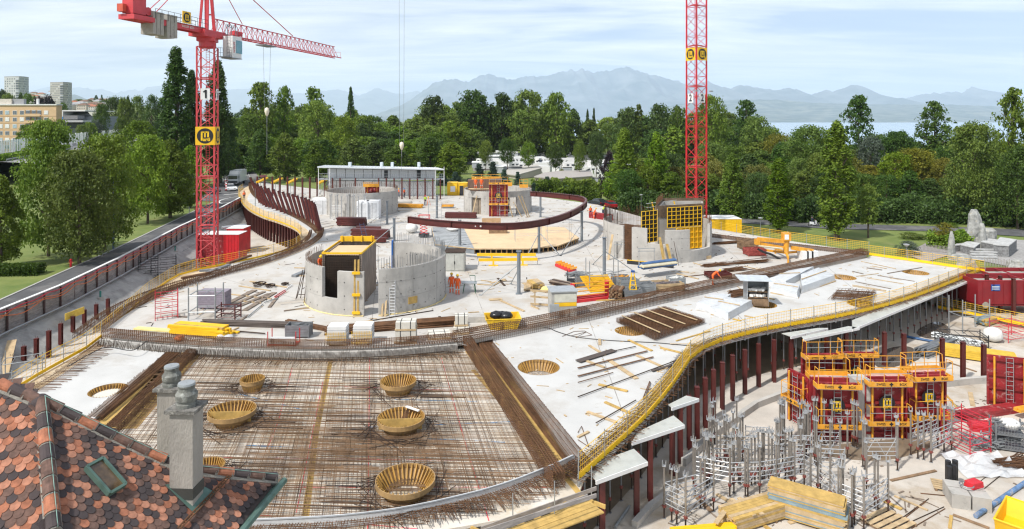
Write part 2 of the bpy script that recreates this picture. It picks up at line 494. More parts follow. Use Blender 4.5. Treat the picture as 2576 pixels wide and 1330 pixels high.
wat.node_tree.links.new(wn_.outputs[0],wb.inputs['Height']);wat.node_tree.links.new(wb.outputs[0],b.inputs['Normal'])
LAKE=-20.0
m=MB();m.add([(-2500,482,LAKE),(42000,482,LAKE),(42000,41000,LAKE),(-9000,41000,LAKE)],[(0,1,2,3)])
m.struct('lake',wat)
mtm=mat('mountain_slopes',(0.03,0.06,0.05),0.95,col2=(0.15,0.17,0.16),scale=0.0011,detail=9)
shm=mat('far_shore_fields',(0.03,0.06,0.035),0.95,col2=(0.22,0.23,0.17),scale=0.0035,detail=10,lo=0.42,hi=0.75)
def ridge(name,prof,D,width,rough,material,seed,zbase=LAKE,ny=26,pw=1.25,fine=6):
 xs_=[p[0]for p in prof];yy=[p[1]for p in prof]
 n=int((xs_[-1]-xs_[0])/fine);vs=[];rng=Vec((seed*31.7,seed*7.3,0))
 for i in range(n+1):
  px=xs_[0]+(xs_[-1]-xs_[0])*i/n
  py=float(np.interp(px,xs_,yy))
  py+=(mnoise.fractal(Vec((px*0.07,seed,0)),0.6,2.1,6))*rough
  for j in range(-4,ny+1):
   t=j/ny
   d=D-width*t
   crest=CH+(302-py)*D/FP
   X=(px-1288)*D/FP
   if t<=0:h=crest-(crest-zbase)*min(1,(-t*4.5))
   else:
    g_=mnoise.ridged_multi_fractal(Vec((X*0.00045,d*0.00028,seed)),0.8,2.0,5,1.0,2.0)
    prof_=(1-t)**pw
    h=zbase+(crest-zbase)*(prof_*(1-0.20*min(1,t*5)*(1.6-g_)))
   vs.append((X,d,max(h,zbase-5)))
 mm=MB();mm.v=vs;q=ny+5
 for i in range(n):
  for j in range(q-1):
   k=i*q+j;mm.f.append((k,k+1,k+q+1,k+q));mm.m.append(0)
 return mm.struct(name,material,smooth=True)
ridge('far_mountains',[(-500,235),(-200,222),(0,226),(65,227),(99,228),(111,221),(122,217),(150,224),(174,221),(192,219),(213,221),(233,225),(259,223),(273,228),(288,235),(308,229),(336,226),(341,221),(346,228),(360,228),(369,219),(401,216),(450,214),(500,222),(560,226),(620,222),(650,221),(700,228),(745,235),(800,229),(850,224),(880,232),(905,240),(950,220),(985,233),(1010,236),(1045,228),(1090,240),(1150,250)],37000,9000,3.0,mtm,1)
ridge('high_mountains',[(940,330),(970,292),(1000,272),(1030,252),(1060,232),(1085,210),(1115,200),(1150,200),(1180,205),(1200,193),(1225,185),(1245,190),(1260,194),(1290,200),(1310,194),(1330,192),(1380,190),(1400,183),(1420,178),(1460,175),(1500,181),(1530,178),(1560,171),(1580,167),(1595,174),(1610,180),(1650,190),(1700,203),(1740,212),(1790,225),(1850,245),(1900,262)],23000,8000,5,mtm,2,fine=4)
ridge('side_mountains',[(1690,240),(1740,215),(1782,203),(1812,218),(1839,222),(1856,215),(1884,215),(1924,224),(1955,227),(1982,220),(2002,224),(2036,239),(2077,226),(2094,229),(2121,222),(2144,213),(2161,214),(2178,220),(2195,234),(2229,242),(2260,258),(2300,275)],21000,6500,3,mtm,3,fine=4)
ridge('distant_right_mountains',[(2200,262),(2253,249),(2297,243),(2334,233),(2365,235),(2389,230),(2422,232),(2434,224),(2446,218),(2470,225),(2500,230),(2531,240),(2576,254),(2650,240),(2750,250),(2900,240),(3100,260)],24000,6000,3.5,mtm,4,fine=4)
ridge('far_shore',[(1560,300),(1700,262),(1800,254),(1880,249),(1950,251),(2050,258),(2200,262),(2400,263),(2500,267),(2700,272),(2900,275),(3100,290)],14500,4200,1.5,shm,5,pw=1.0)
ridge('left_shore_hills',[(-400,250),(0,236),(63,229),(120,237),(160,236),(190,238),(225,252),(300,270),(420,280),(560,282),(760,286),(900,292),(1100,297)],15000,4000,1.2,mtm,6)
hazem=bpy.data.materials.new('thin_haze');hazem.use_nodes=True
t=hazem.node_tree;t.nodes.clear();ho=t.nodes.new('ShaderNodeOutputMaterial');pv=t.nodes.new('ShaderNodeVolumePrincipled')
pv.inputs['Color'].default_value=(0.72,0.85,1.0,1);pv.inputs['Density'].default_value=4.6e-5;pv.inputs['Anisotropy'].default_value=0.0
t.links.new(pv.outputs[0],ho.inputs['Volume'])
m=MB();m.box((0,19500,1115),(90000,45000,2280));o=m.struct('haze',hazem,kind='stuff')
def crown_mesh(name,kind,seed,n,size,K,material):
 rng=np.random.default_rng(seed)
 H=10.0
 if kind=='round':z0,z1,rad=0.9,10,4.2;prof=lambda t:np.clip(1-np.abs((t-0.42)/0.62)**2.15,0,1)**0.5
 elif kind=='ovoid':z0,z1,rad=0.6,10,3.1;prof=lambda t:np.clip(np.where(t<0.32,0.72+0.28*np.sin(t/0.32*PI/2),np.cos((t-0.32)/0.70*PI/2)**0.75),0,1)
 elif kind=='poplar':z0,z1,rad=0.7,10,1.15;prof=lambda t:np.clip(np.where(t<0.30,0.50+0.5*np.sin(t/0.3*PI/2),np.cos((t-0.30)/0.72*PI/2)**0.65),0,1)
 elif kind=='loose':z0,z1,rad=2.6,10,3.0;prof=lambda t:np.clip(0.45+0.62*np.sin(t*PI*0.95)-0.18*t,0.1,1)
 elif kind=='spreading':z0,z1,rad=3.2,10,5.0;prof=lambda t:np.clip(np.where(t<0.5,0.6+0.4*t/0.5,np.sqrt(np.clip(1-((t-0.5)/0.52)**2,0,1))),0,1)
 elif kind=='pine':z0,z1,rad=0.8,10,2.5;prof=lambda t:np.clip(1.05-t,0.04,1)
 elif kind=='bush':z0,z1,rad=0.0,10,7.0;prof=lambda t:np.sqrt(np.clip(1-t**2.2,0,1))
 t=rng.random(K)**(0.9 if kind!='pine' else 1.2);ang=rng.random(K)*2*PI
 lob=1+0.16*np.sin(ang*3+seed)*np.sin(t*7+seed*2.1)+0.13*np.sin(ang*5+t*11+seed)
 u=np.clip(rng.random(K)**(0.33 if kind not in('loose',)else 0.6),0.12,1)
 rr_=prof(t)*rad*u*lob
 rc=(0.27 if kind in('round','ovoid','spreading')else 0.34 if kind in('poplar',)else 0.26)*rad*rng.uniform(0.55,1.15,K)
 if kind=='loose':rc*=0.85
 if kind=='bush':rc=0.22*rad*rng.uniform(0.6,1.2,K)
 zz=z0+(z1-z0)*t;rr_=np.maximum(rr_-rc*0.25,0)
 zz=np.minimum(zz,z1-rc*0.3)
 C_=np.stack([rr_*np.cos(ang),rr_*np.sin(ang),zz],1)
 ci=rng.integers(0,K,n)
 dirs=rng.normal(size=(n,3));dirs/=np.linalg.norm(dirs,axis=1)[:,None]
 dirs[:,2]=np.where(dirs[:,2]<-0.35,-dirs[:,2],dirs[:,2])
 sc_=rng.random(n)**0.35
 el=np.array([1,1,1.0])if kind not in('poplar',)else np.array([0.8,0.8,1.7])
 if kind=='pine':el=np.array([1.2,1.2,0.45])
 P_=C_[ci]+dirs*(rc[ci]*sc_)[:,None]*el
 P_[:,2]=np.maximum(P_[:,2],0.05)
 nrm=dirs*0.7+rng.normal(size=(n,3))*0.55+np.array([0,0,0.35]);nrm/=np.linalg.norm(nrm,axis=1)[:,None]
 up=rng.normal(size=(n,3));a=np.cross(nrm,up);a/=np.linalg.norm(a,axis=1)[:,None];b_=np.cross(nrm,a)
 s1=(size*rng.uniform(0.6,1.3,n))[:,None];s2=s1*rng.uniform(0.5,0.8,n)[:,None]
 vv=np.stack([P_-a*s1,P_+b_*s2,P_+a*s1,P_-b_*s2],1).reshape(-1,3)
 me=bpy.data.meshes.new(name)
 me.vertices.add(4*n);me.vertices.foreach_set('co',vv.astype(np.float32).ravel())
 me.loops.add(4*n);me.loops.foreach_set('vertex_index',np.arange(4*n,dtype=np.int32))
 me.polygons.add(n);me.polygons.foreach_set('loop_start',np.arange(0,4*n,4,dtype=np.int32))
 me.materials.append(material);me.update(calc_edges=True)
 return me
bark=mat('bark',(0.10,0.075,0.055),0.95,var=0.3,scale=3,bump=0.6)
def trunk_mesh(kind,seed,top):
 rng=random.Random(seed);m=MB()
 r0={'poplar':0.20,'bush':0.08,'pine':0.14}.get(kind,0.24)
 m.tb((0,0,-0.3),(0,0,top*0.35),r0,7,r0*0.8);m.tb((0,0,top*0.35),(0.05,0.05,top*0.92),r0*0.8,6,0.04)
 for i in range(7 if kind!='bush' else 3):
  a=rng.random()*2*PI;z=top*(0.22+0.5*rng.random());L={'poplar':0.7,'pine':1.4}.get(kind,2.6)*rng.uniform(0.7,1.1)
  m.tb((0,0,z),(math.cos(a)*L,math.sin(a)*L,z+L*(0.5 if kind!='poplar' else 2)),r0*0.42,5,0.03)
 return m.mesh('trunk',bark)
LM={
 'mid':leafmat('mid_green_leaves',(0.045,0.085,0.010),(0.200,0.270,0.042)),
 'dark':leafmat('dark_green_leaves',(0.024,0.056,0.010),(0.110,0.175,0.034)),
 'fresh':leafmat('fresh_green_leaves',(0.060,0.120,0.010),(0.260,0.340,0.050)),
 'olive':leafmat('olive_leaves',(0.075,0.090,0.012),(0.300,0.270,0.050)),
 'blue':leafmat('blue_green_needles',(0.020,0.045,0.030),(0.075,0.120,0.080),0.15),
 'purple':leafmat('dark_purple_leaves',(0.012,0.008,0.012),(0.045,0.030,0.035),0.2),
 'grey':leafmat('grey_green_leaves',(0.045,0.065,0.045),(0.14,0.17,0.12),0.3),
}
LOD={'near':(17000,0.15,300),'mid':(8000,0.19,210),'far':(4200,0.27,150)}
KR={'round':4.2,'ovoid':3.1,'poplar':1.15,'loose':3.0,'spreading':5.0,'pine':2.5,'bush':7.0}
CM={}
def tree_mesh(kind,lod,leaf,var):
 k=(kind,lod,leaf,var)
 if k not in CM:
  n,s_,K=LOD[lod]
  if kind=='poplar':s_*=0.62;n=int(n*0.9)
  if kind=='loose':n=int(n*0.5)
  if kind=='bush':s_*=1.6;n=int(n*0.5)
  seed=sum(ord(c)for c in kind+leaf)+var*17
  CM[k]=(crown_mesh('crown',kind,seed,n,s_,K,LM[leaf]),trunk_mesh(kind,seed,10))
 return CM[k]
TN={'round':'broadleaf_tree','ovoid':'hornbeam_tree','poplar':'poplar_tree','loose':'tall_tree','spreading':'broadleaf_tree','pine':'pine_tree','bush':'bush'}
NTREE=[0]
def tree(kind,px,d,ytop,wpx,lab,leaf='mid',lod='mid',gp=None,base=None,var=None):
 X=(px-1288)*d/FP;z0=G(X,d)if base is None else base
 Hh=CH-(ytop-302)*d/FP-z0;wd=wpx*.88*d/FP
 NTREE[0]+=1;i=NTREE[0]
 cm,tm=tree_mesh(kind,lod,leaf,(i%3)if var is None else var)
 o=T(TN[kind],lab,'bush' if kind=='bush' else 'tree',(X,d,z0),gp,rz=i*2.4)
 s=(wd/2/KR[kind],wd/2/KR[kind],Hh/10.0)
 o.scale=s
 inst('crown',cm,o);inst('trunk',tm,o)
 return o
tree('round',122,76,318,158,'leftmost of the big leafy hornbeams on the verge beside the footpath','fresh','near','big trees on the left verge')
tree('round',200,72,392,180,'second of the big leafy hornbeams on the verge, with its trunk nearest the red hydrant','mid','near','big trees on the left verge')
tree('round',262,79,352,170,'third of the big leafy hornbeams on the verge, behind the blue lamp post','fresh','near','big trees on the left verge')
tree('ovoid',2,70,452,110,'tree cut by the left edge of the picture beside the dark hedge','mid','near')
tree('round',372,100,352,130,'round hornbeam between the big verge trees and the first crane','fresh','near','big trees on the left verge')
tree('ovoid',428,106,360,130,'hornbeam standing just left of the first crane mast','mid','near','big trees on the left verge')
tree('ovoid',478,118,372,90,'hornbeam half hidden behind the first crane mast','fresh','mid','big trees on the left verge')
tree('round',350,150,312,110,'rounded tree in front of the noise barrier end','mid','mid')
tree('round',400,162,330,90,'tree behind the verge hornbeams below the giant poplar','dark','mid')
tree('ovoid',300,135,345,90,'leafy tree between the motorway and the big verge trees','fresh','mid')
tree('ovoid',275,84,562,26,'thin young tree in the lawn beside the footpath','mid','mid')
tree('ovoid',52,68,712,26,'small sapling in the lawn behind the dark clipped hedge','olive','mid')
tree('poplar',443,150,134,92,'giant dark poplar left of the first crane, tallest tree of all','dark','near','giant poplars by the first crane')
tree('poplar',482,158,186,60,'second giant poplar, close behind the tallest one','dark','near','giant poplars by the first crane')
tree('poplar',548,156,165,76,'giant dark poplar right behind the first crane mast','dark','near','giant poplars by the first crane')
tree('round',556,165,300,90,'dark tree at the foot of the poplar behind the first crane','dark','mid')
tree('ovoid',575,190,330,70,'dark tree hanging over the street where it enters the wood','mid','mid')
for px,d,yt,w,lf,lb in((655,178,330,78,'dark','first of the pointed hornbeams right of the street'),(716,172,340,88,'mid','second of the pointed hornbeams right of the street, behind the raked red columns'),(795,168,362,76,'mid','third pointed hornbeam, just left of the white site building'),
                             (888,172,350,92,'mid','pointed hornbeam behind the left half of the white site building'),(1000,178,368,80,'mid','hornbeam behind the white site building under the crane hook'),(1082,176,350,84,'dark','hornbeam behind the right half of the white site building'),
                             (1135,174,362,96,'mid','broad hornbeam behind the right end of the white site building'),(940,186,360,80,'dark','dark hornbeam behind the middle of the white site building')):
 tree('ovoid',px,d,yt,w,lb,lf,'mid','hornbeams behind the site')
for kind,px,d,yt,w,lf,lb in(
 ('loose',655,250,213,96,'mid','tall airy poplar cluster at the street, right of the giant poplars'),('loose',715,255,222,60,'mid','tall airy tree next to the cluster at the street'),
 ('loose',790,262,226,80,'mid','tall airy tree behind the light green round one'),('round',800,225,262,110,'fresh','light green round tree high above the pointed hornbeams'),('round',866,215,298,96,'fresh','light green round tree left of the crane hook'),
 ('poplar',882,300,225,24,'dark','slim dark poplar standing alone against the mountains'),('round',625,230,295,90,'mid','round tree right of the street entrance to the wood'),
 ('round',1090,320,249,84,'dark','dark rounded crown at the left end of the tall grove below the mountain'),('round',1190,330,236,110,'dark','dark crown in the tall grove below the mountain, second from left'),('round',1262,330,243,90,'dark','dark crown in the middle of the tall grove'),
 ('round',1330,325,236,110,'mid','lighter broad crown in the tall grove'),('round',1400,322,243,90,'mid','lighter crown at the right end of the tall grove'),
 ('poplar',1478,340,278,14,'dark','slim cypress shape on the skyline right of the tall grove'),('poplar',1494,342,276,14,'dark','second slim cypress shape on the skyline'),
 ('round',1580,300,278,80,'dark','dark crown on the skyline left of the second crane'),('poplar',1607,300,268,40,'mid','narrow crown on the skyline left of the second crane'),('round',1660,300,270,80,'dark','dark rounded crown on the skyline left of the second crane mast'),
 ('round',1705,290,276,70,'mid','crown touching the second crane mast on its left'),('round',1790,235,250,100,'mid','tall grey-green crown right of the second crane mast'),('loose',1878,240,258,90,'dark','tall crown with a ragged top right of the second crane'),
 ('round',1905,225,300,100,'mid','rounded crown where the lake comes into view'),
 ('loose',2160,200,246,88,'dark','tall ragged tree standing against the lake and far shore'),('loose',2352,190,262,104,'dark','tall open tree standing against the lake, second from right'),('loose',2548,150,232,100,'mid','tall tree at the right edge of the picture')):
 tree(kind,px,d,yt,w,lb,lf,'far' if d>260 else 'mid','tall trees of the wooded park')
def sky(px):
 return float(np.interp(px,[560,600,640,700,745,800,850,905,960,1040,1075,1140,1200,1300,1400,1440,1480,1540,1560,1640,1700,1740,1790,1830,1880,1920,1935,1960,2000,2050,2100,2200,2300,2400,2500,2576,2700],
                               [300,280,255,262,262,270,285,278,294,292,270,265,262,262,262,278,292,300,290,283,285,285,278,282,286,300,318,345,352,344,330,330,348,352,345,340,340]))
rnd=random.Random(5)
rows=[(385,575,1960,46,0,'back row of the wood'),(330,590,1960,44,14,'third row of the wood'),(285,600,1960,44,38,'second row of the wood'),(248,600,1200,48,62,'wood behind the site building'),
  (208,600,1180,52,84,'front row of the wood')]
row_n={}
SZ=['round','broad','dense','ragged','small','tall']
LN={'mid':'mid green','dark':'dark green','fresh':'light green','olive':'olive green','purple':'purple','grey':'grey green'}
for d,xa,xb,st,dy,nm in rows:
 px=xa
 while px<xb:
  if d==285 and 1185<px<1575:px=1580
  k=rnd.choice(['round','round','round','ovoid','spreading']);lf=rnd.choice(['dark','mid','mid','fresh','fresh'])
  yt=sky(px)+dy+rnd.uniform(-3,14)
  nr_=row_n[nm]=row_n.get(nm,0)+1
  tree(k,px,d+rnd.uniform(-14,14),yt,st*rnd.uniform(1.5,2.2),f'{rnd.choice(SZ)} {LN[lf]} tree, {ordw(nr_)} from the left in the {nm}',lf,'far',nm)
  px+=st*rnd.uniform(0.75,1.15)
for d,xa,xb,st,yt0,nm in((215,1900,2640,62,356,'park tree row at the lake'),(178,1790,2640,66,376,'middle row of park trees'),(150,1560,2640,62,404,'park trees hiding the campsite'),(132,1580,2640,60,436,'front row behind the lawn road')):
 px=xa
 while px<xb:
  k=rnd.choice(['round','round','ovoid','spreading']);lf=rnd.choice(['dark','dark','mid']if yt0>430 else['dark','mid','mid','fresh','olive'])
  yt=yt0+rnd.uniform(-16,16)
  nr_=row_n[nm]=row_n.get(nm,0)+1
  tree(k,px,d+rnd.uniform(-6,6),yt,st*rnd.uniform(1.3,1.9),f'{rnd.choice(SZ)} {LN[lf]} tree, {ordw(nr_)} from the left in the {nm}',lf,'mid',nm)
  px+=st*rnd.uniform(0.75,1.1)
for kind,px,d,yt,w,lf,lb in(
 ('spreading',2040,158,328,150,'fresh','large light green spreading tree behind the tallest lawn poplar'),('round',2450,118,322,140,'mid','big dark tree behind the fountain, rising to the lake'),('round',2300,150,380,130,'olive','olive green broad tree right of the light green spreading one'),
 ('round',2255,165,338,120,'dark','dark round tree in front of the lake, right of the tall ragged tree'),('round',2560,112,380,120,'dark','dark tree at the right edge behind the fountain'),('round',2190,160,350,90,'grey','grey green round tree in front of the lake'),
 ('spreading',1800,142,412,100,'olive','yellowing tree right of the second crane mast'),('spreading',1905,140,420,90,'olive','yellowing tree between the first two lawn poplars'),('spreading',1625,140,420,84,'olive','yellowing tree between the two poplars left of the second crane'),
 ('round',1700,142,424,70,'olive','yellowing tree just left of the second crane mast'),('ovoid',1533,150,385,54,'purple','dark purple leaved tree at the right end of the campsite')):
 tree(kind,px,d,yt,w,lb,lf,'near' if w>110 else 'mid','park trees with a look of their own')
def hedge(name,pts,h,w,lab,leaf='dark',n=9000,s_=0.22,cat='hedge',kind=None,rough=0.35):
 """leafy mass along a polyline"""
 rng=np.random.default_rng(len(pts)*7+int(h*10));pr=rsp(pts,0.5)
 P_=np.array([p[0]for p in pr]);D_=np.array([p[1]for p in pr])
 i=rng.integers(0,len(P_),n);a=rng.random(n)*PI
 k=1+rough*np.sin(i*0.37+a*3)*rng.random(n)
 c=P_[i]+rng.normal(size=(n,3))*0.12
 c[:,0]+=-D_[i,1]*np.cos(a)*w/2*k;c[:,1]+=D_[i,0]*np.cos(a)*w/2*k
 c[:,2]=P_[i,2]+np.clip(np.where(rng.random(n)<0.55,rng.random(n),np.sin(a)**0.4)*h*k,0.02,None)
 nm=rng.normal(size=(n,3));nm/=np.linalg.norm(nm,axis=1)[:,None];up=rng.normal(size=(n,3));A_=np.cross(nm,up);A_/=np.linalg.norm(A_,axis=1)[:,None];B_=np.cross(nm,A_)
 s1=s_*rng.uniform(0.6,1.3,(n,1))
 org=np.array([P_[:,0].mean(),P_[:,1].mean(),P_[:,2].min()]);c=c-org
 vv=np.stack([c-A_*s1,c+B_*s1*0.7,c+A_*s1,c-B_*s1*0.7],1).reshape(-1,3)
 me=bpy.data.meshes.new(name);me.vertices.add(4*n);me.vertices.foreach_set('co',vv.astype(np.float32).ravel())
 me.loops.add(4*n);me.loops.foreach_set('vertex_index',np.arange(4*n,dtype=np.int32));me.polygons.add(n);me.polygons.foreach_set('loop_start',np.arange(0,4*n,4,dtype=np.int32))
 me.materials.append(LM[leaf]);me.update(calc_edges=True)
 o=bpy.data.objects.new(name,me);sc.collection.objects.link(o);o.location=org
 return tag(o,lab,cat,None,kind)
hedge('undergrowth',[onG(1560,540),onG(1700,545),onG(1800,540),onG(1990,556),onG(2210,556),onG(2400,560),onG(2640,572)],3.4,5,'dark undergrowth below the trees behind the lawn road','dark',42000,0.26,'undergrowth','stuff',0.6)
hedge('hedge',[onG(1345,484),onG(1400,490),onG(1450,498),onG(1510,506)],2.0,5,'mixed green hedge between the campsite and the parked cars','mid',9000,0.28,rough=0.8)
hedge('hedge',[onG(1380,478),onG(1440,474),onG(1500,478),onG(1545,486)],1.8,4,'lighter hedge just below the flat campsite roof','fresh',9000,0.35,rough=0.7)
hedge('clipped_hedge',[W(-60,690,-.5),W(0,692,-.5),W(104,690,-.5)],1.1,1.6,'dark clipped box hedge on the lawn at the left edge','dark',9000,0.10,rough=0.05)
for i,(px,d,yt,w,lf)in enumerate(((1112,160,438,50,'blue'),(1146,157,432,46,'blue'),(1205,158,412,50,'blue'),(1240,160,406,44,'blue'),(1268,158,426,40,'blue'),(1302,157,432,30,'blue'),(1180,150,448,40,'blue'),(1376,152,444,44,'blue'),(1425,150,466,50,'blue'),(1345,148,460,44,'blue'))):
 tree('pine',px,d,yt,w,['bluish pine just right of the white site building','bluish pine above the yellow cabin','tall bluish pine left behind the rear centre drum','tall bluish pine behind the rear centre drum','bluish pine right behind the rear centre drum','bluish pine right of the rear centre drum','low pine behind the yellow cabin','bluish pine under the flat campsite roof','bluish pine in front of the mixed hedge','low pine left of the mixed hedge'][i],lf,'mid','pines at the campsite edge')
for px,d,yt,w,lf,lb in((1277,205,352,62,'dark','dark round tree at the left of the campsite'),(1330,212,362,58,'fresh','light round tree in the campsite left part'),(1398,215,368,60,'dark','dark ball shaped tree in the middle of the campsite'),(1458,205,358,46,'fresh','pale leafy tree right of the middle of the campsite'),(1222,210,358,50,'mid','tree behind the two tall pines'),(1500,215,340,60,'dark','dark tree at the right of the campsite')):
 tree('spreading',px,d,yt,w*.85,lb,lf,'mid','campsite trees')
for px,by,yt,w,lb in((1571,520,328,64,'dark poplar on the lawn edge, leftmost of the six poplars'),(1652,524,340,62,'second poplar from the left, just left of the second crane'),(1841,577,394,66,'slim lawn poplar right of the yellow container'),(1960,586,404,72,'lawn poplar between the slim one and the broad tall one'),(2105,604,316,96,'broadest and tallest lawn poplar, right of the scooter')):
 p=onG(px,by);tree('poplar',px,p.y,yt,w*1.1,lb,'fresh','near','poplars along the lawn')
p=onG(2184,598);tree('loose',2184,p.y,468,70,'young birch with a white stem on the lawn','fresh','mid')
p=onG(2395,573);tree('bush',2395,p.y,561,34,'dark round bush at the lawn road','mid','mid')
p=onG(2312,600);tree('bush',2290,p.y,597-12,66,'dark green clump of ornamental grass on the lawn','mid','mid')
p=onG(2330,600);tree('bush',2318,p.y,590,36,'smaller dark clump of ornamental grass on the lawn','mid','mid')
p=onG(2285,640);tree('bush',2285,p.y,608,66,'grey green clump of ornamental grass by the yellow railing','grey','mid')
p=onG(2390,625);tree('loose',2376,p.y,562,60,'yellow green bamboo beside the stone fountain','olive','mid')
hedge('hedge',[onG(2360,626),onG(2430,622)],2.0,3,'low green shrubs beside the stone fountain','fresh',5000,0.2)
# ================================================================== the two decks of the new building
FZ=-0.35
RZ_=-0.62
def wl(pts,z=0.0,n=6):return cr([W(a,b,z)for a,b in pts],n)
left_in=wl([(256,838),(330,782),(425,737),(540,700),(640,672),(715,648),(775,622),(808,598),(815,580)],0)
back_in=wl([(815,580),(800,566),(765,545),(720,524),(680,506),(652,489),(640,472),(637,458)],0)
main_back=[W(700,464),W(800,476),W(1000,490),W(1170,492),W(1340,492),W(1500,514),W(1640,552),W(1790,574),W(1990,606),W(2180,634)]
front_ln=wl([(2180,640),(2000,676),(1750,730),(1500,786),(1330,822),(1150,858),(980,872),(800,876),(600,872),(430,862),(256,849)],0)
main=left_in+back_in[1:]+main_back+front_ln[:-1]
m=MB();m.prism(main,-0.34,0.0);m.struct('main_slab',slabm)
left_out=wl([(30,988),(120,932),(215,880),(280,828),(330,783),(370,745),(405,722),(450,694),(510,678),(600,660),(680,642),(735,627),(757,612)],FZ,5)
tong_out=wl([(757,612),(757,592),(741,575),(700,558),(660,545),(625,526),(606,505),(600,485),(612,474)],FZ,6)
edge_l=left_out+tong_out[1:]
edge_l=edge_l[16:]
m=MB();m.prism(zs(edge_l,0)+zs(back_in[::-1],0)+zs(left_in[::-1],0)+[W(262,866,FZ)],FZ-0.25,FZ)
m.prism(zs(wl([(-60,1040),(30,988),(120,932),(215,880),(300,812)],FZ,4),0)+[W(275,850,FZ),W(262,874,FZ),W(90,992,FZ),W(-60,1085,FZ)],FZ-.27,FZ-.02)
m.struct('left_edge_slab',mat('deck_boards',(0.50,0.36,0.20),0.8,scale=1.5,col2=(0.60,0.50,0.36),wear=((0.34,0.25,0.16),0.9,0.58)))
a_=wl([(640,474),(622,500),(652,524),(700,543),(745,560),(775,580),(778,600),(745,619),(690,637),(600,655),(510,690),(440,722),(395,752)],FZ+.01,6)
b_=wl([(660,478),(655,503),(690,522),(728,538),(772,562),(795,584),(797,603),(760,628),(700,652),(620,677),(535,706),(452,735),(420,752)],FZ+.01,6)
m=MB();m.strip(a_,b_);m.struct('edge_strip_concrete',slabw)
right_out=wl([(1452,1208),(1500,1166),(1560,1112),(1625,1050),(1680,985),(1712,940),(1740,900),(1790,868),(1870,845),(1960,825),(2060,808),(2170,786),(2290,752),(2390,714),(2464,683)],FZ,5)
right_back=[W(2464,683,FZ),W(2186,645,FZ)]
right_in=[W(1238,872,FZ),W(1445,1162,FZ)]
fl=zs(front_ln,FZ)
deck_r=right_out+[W(2200,641,FZ)]+[p for p in fl if p.x>W(1238,850,FZ).x]+[W(1238,866,FZ),W(1452,1175,FZ)]
deck_l=[W(262,868,FZ),W(415,886,FZ),W(250,1040,FZ),W(120,1160,FZ),V(-20.8,24.0,0),W(-60,1085,FZ),W(92,985,FZ)]
POTS=[('P',1355,923,105,0),('P',2120,697,62,0),('P',2303,685,60,0),('P',1585,832,76,0),('P',1718,797,60,0),('P',1915,765,74,0),('P',2172,765,74,2),('P',272,981,88,0)]
def circ(c,r,n=28):return[V(c.x+r*math.cos(2*PI*i/n),c.y+r*math.sin(2*PI*i/n),0)for i in range(n)]
def slab_with_holes(name,poly,holes,z1,th,material):
 from mathutils.geometry import tessellate_polygon
 loops=[[V(p.x,p.y,0)for p in poly]]+[circ(c,r)for c,r in holes]
 flat=[p for l in loops for p in l]
 tris=tessellate_polygon(loops)
 mm=MB();n=len(flat)
 vs=[(p.x,p.y,z1)for p in flat]+[(p.x,p.y,z1-th)for p in flat]
 fs=[]
 for a,b,c in tris:
  ar=(flat[b]-flat[a]).cross(flat[c]-flat[a]).z
  if ar<0:b,c=c,b
  fs+=[(a,b,c),(n+c,n+b,n+a)]
 k=0
 for l in loops:
  for i in range(len(l)):
   j=(i+1)%len(l);fs.append((k+i,k+j,n+k+j,n+k+i))
  k+=len(l)
 mm.add(vs,fs)
 return mm.struct(name,material)
pot_r=[(W(x,y,FZ),w*W(x,y,FZ).y/FP/2)for f,x,y,w,k in POTS]
slab_with_holes('front_slab_right',deck_r,[(c,r)for(c,r)in pot_r if ins(c.x,c.y,deck_r)],FZ,0.27,slabw)
slab_with_holes('front_slab_left',deck_l,[pot_r[-1]],FZ,0.27,slabw)
form=mat('shuttering_panel_face',(0.55,0.48,0.38),0.6,scale=0.5,col2=(0.68,0.63,0.56),wear=((0.42,0.30,0.13),0.35,0.60))
mat_poly=[W(262,868,RZ_),W(1238,874,RZ_),W(1475,1185,RZ_),W(1455,1245,RZ_),W(1300,1300,RZ_),W(1100,1335,RZ_),W(800,1370,RZ_),V(-14,19.5,0),V(-20.5,23.4,0),W(60,1010,RZ_)]
m=MB();m.prism(mat_poly,RZ_-0.12,RZ_);m.struct('reinforcement_field_deck',form)
def lines(name,ln,material,w,z):
 mm=MB()
 for a,b in ln:
  a=W(*a,z);b=W(*b,z);d=(b-a).normalized();s_=V(-d.y,d.x,0)*(w/2)
  mm.add([a-s_,b-s_,b+s_,a+s_],[(0,1,2,3)])
 return mm.struct(name,material)
lines('setting_out_line',[((735,925),(700,1060)),((700,1060),(672,1130)),((930,900),(925,1330)),((1110,900),(1175,1130)),((1175,1130),(1230,1310)),((560,1150),(1340,1160)),((700,1225),(1380,1225)),((650,1295),(1050,1330)),((640,965),(1250,985)),((812,960),(745,1290))],mat('red_marking',(0.75,0.08,0.10),0.8,wear=((0.7,0.66,0.6),1.5,0.5)),0.045,RZ_+.004)
lines('blue_setting_out_line',[((560,980),(760,1030)),((900,1075),(1290,1060)),((1000,1100),(1270,1112)),((620,1120),(980,1135)),((850,1000),(1200,1010))],mat('blue_marking',(0.12,0.33,0.6),0.8,wear=((0.7,0.66,0.6),1.5,0.5)),0.06,RZ_+.008)
lines('timber_joint_strip',[((832,905),(795,1090)),((795,1090),(765,1330)),((1190,930),(1500,1290))],ywood,0.28,RZ_+.006)
lines('timber_joint_strip',[((430,885),(250,1075)),((470,895),(300,1080)),((1200,880),(1440,1200))],ywood,1.7,RZ_+.007)
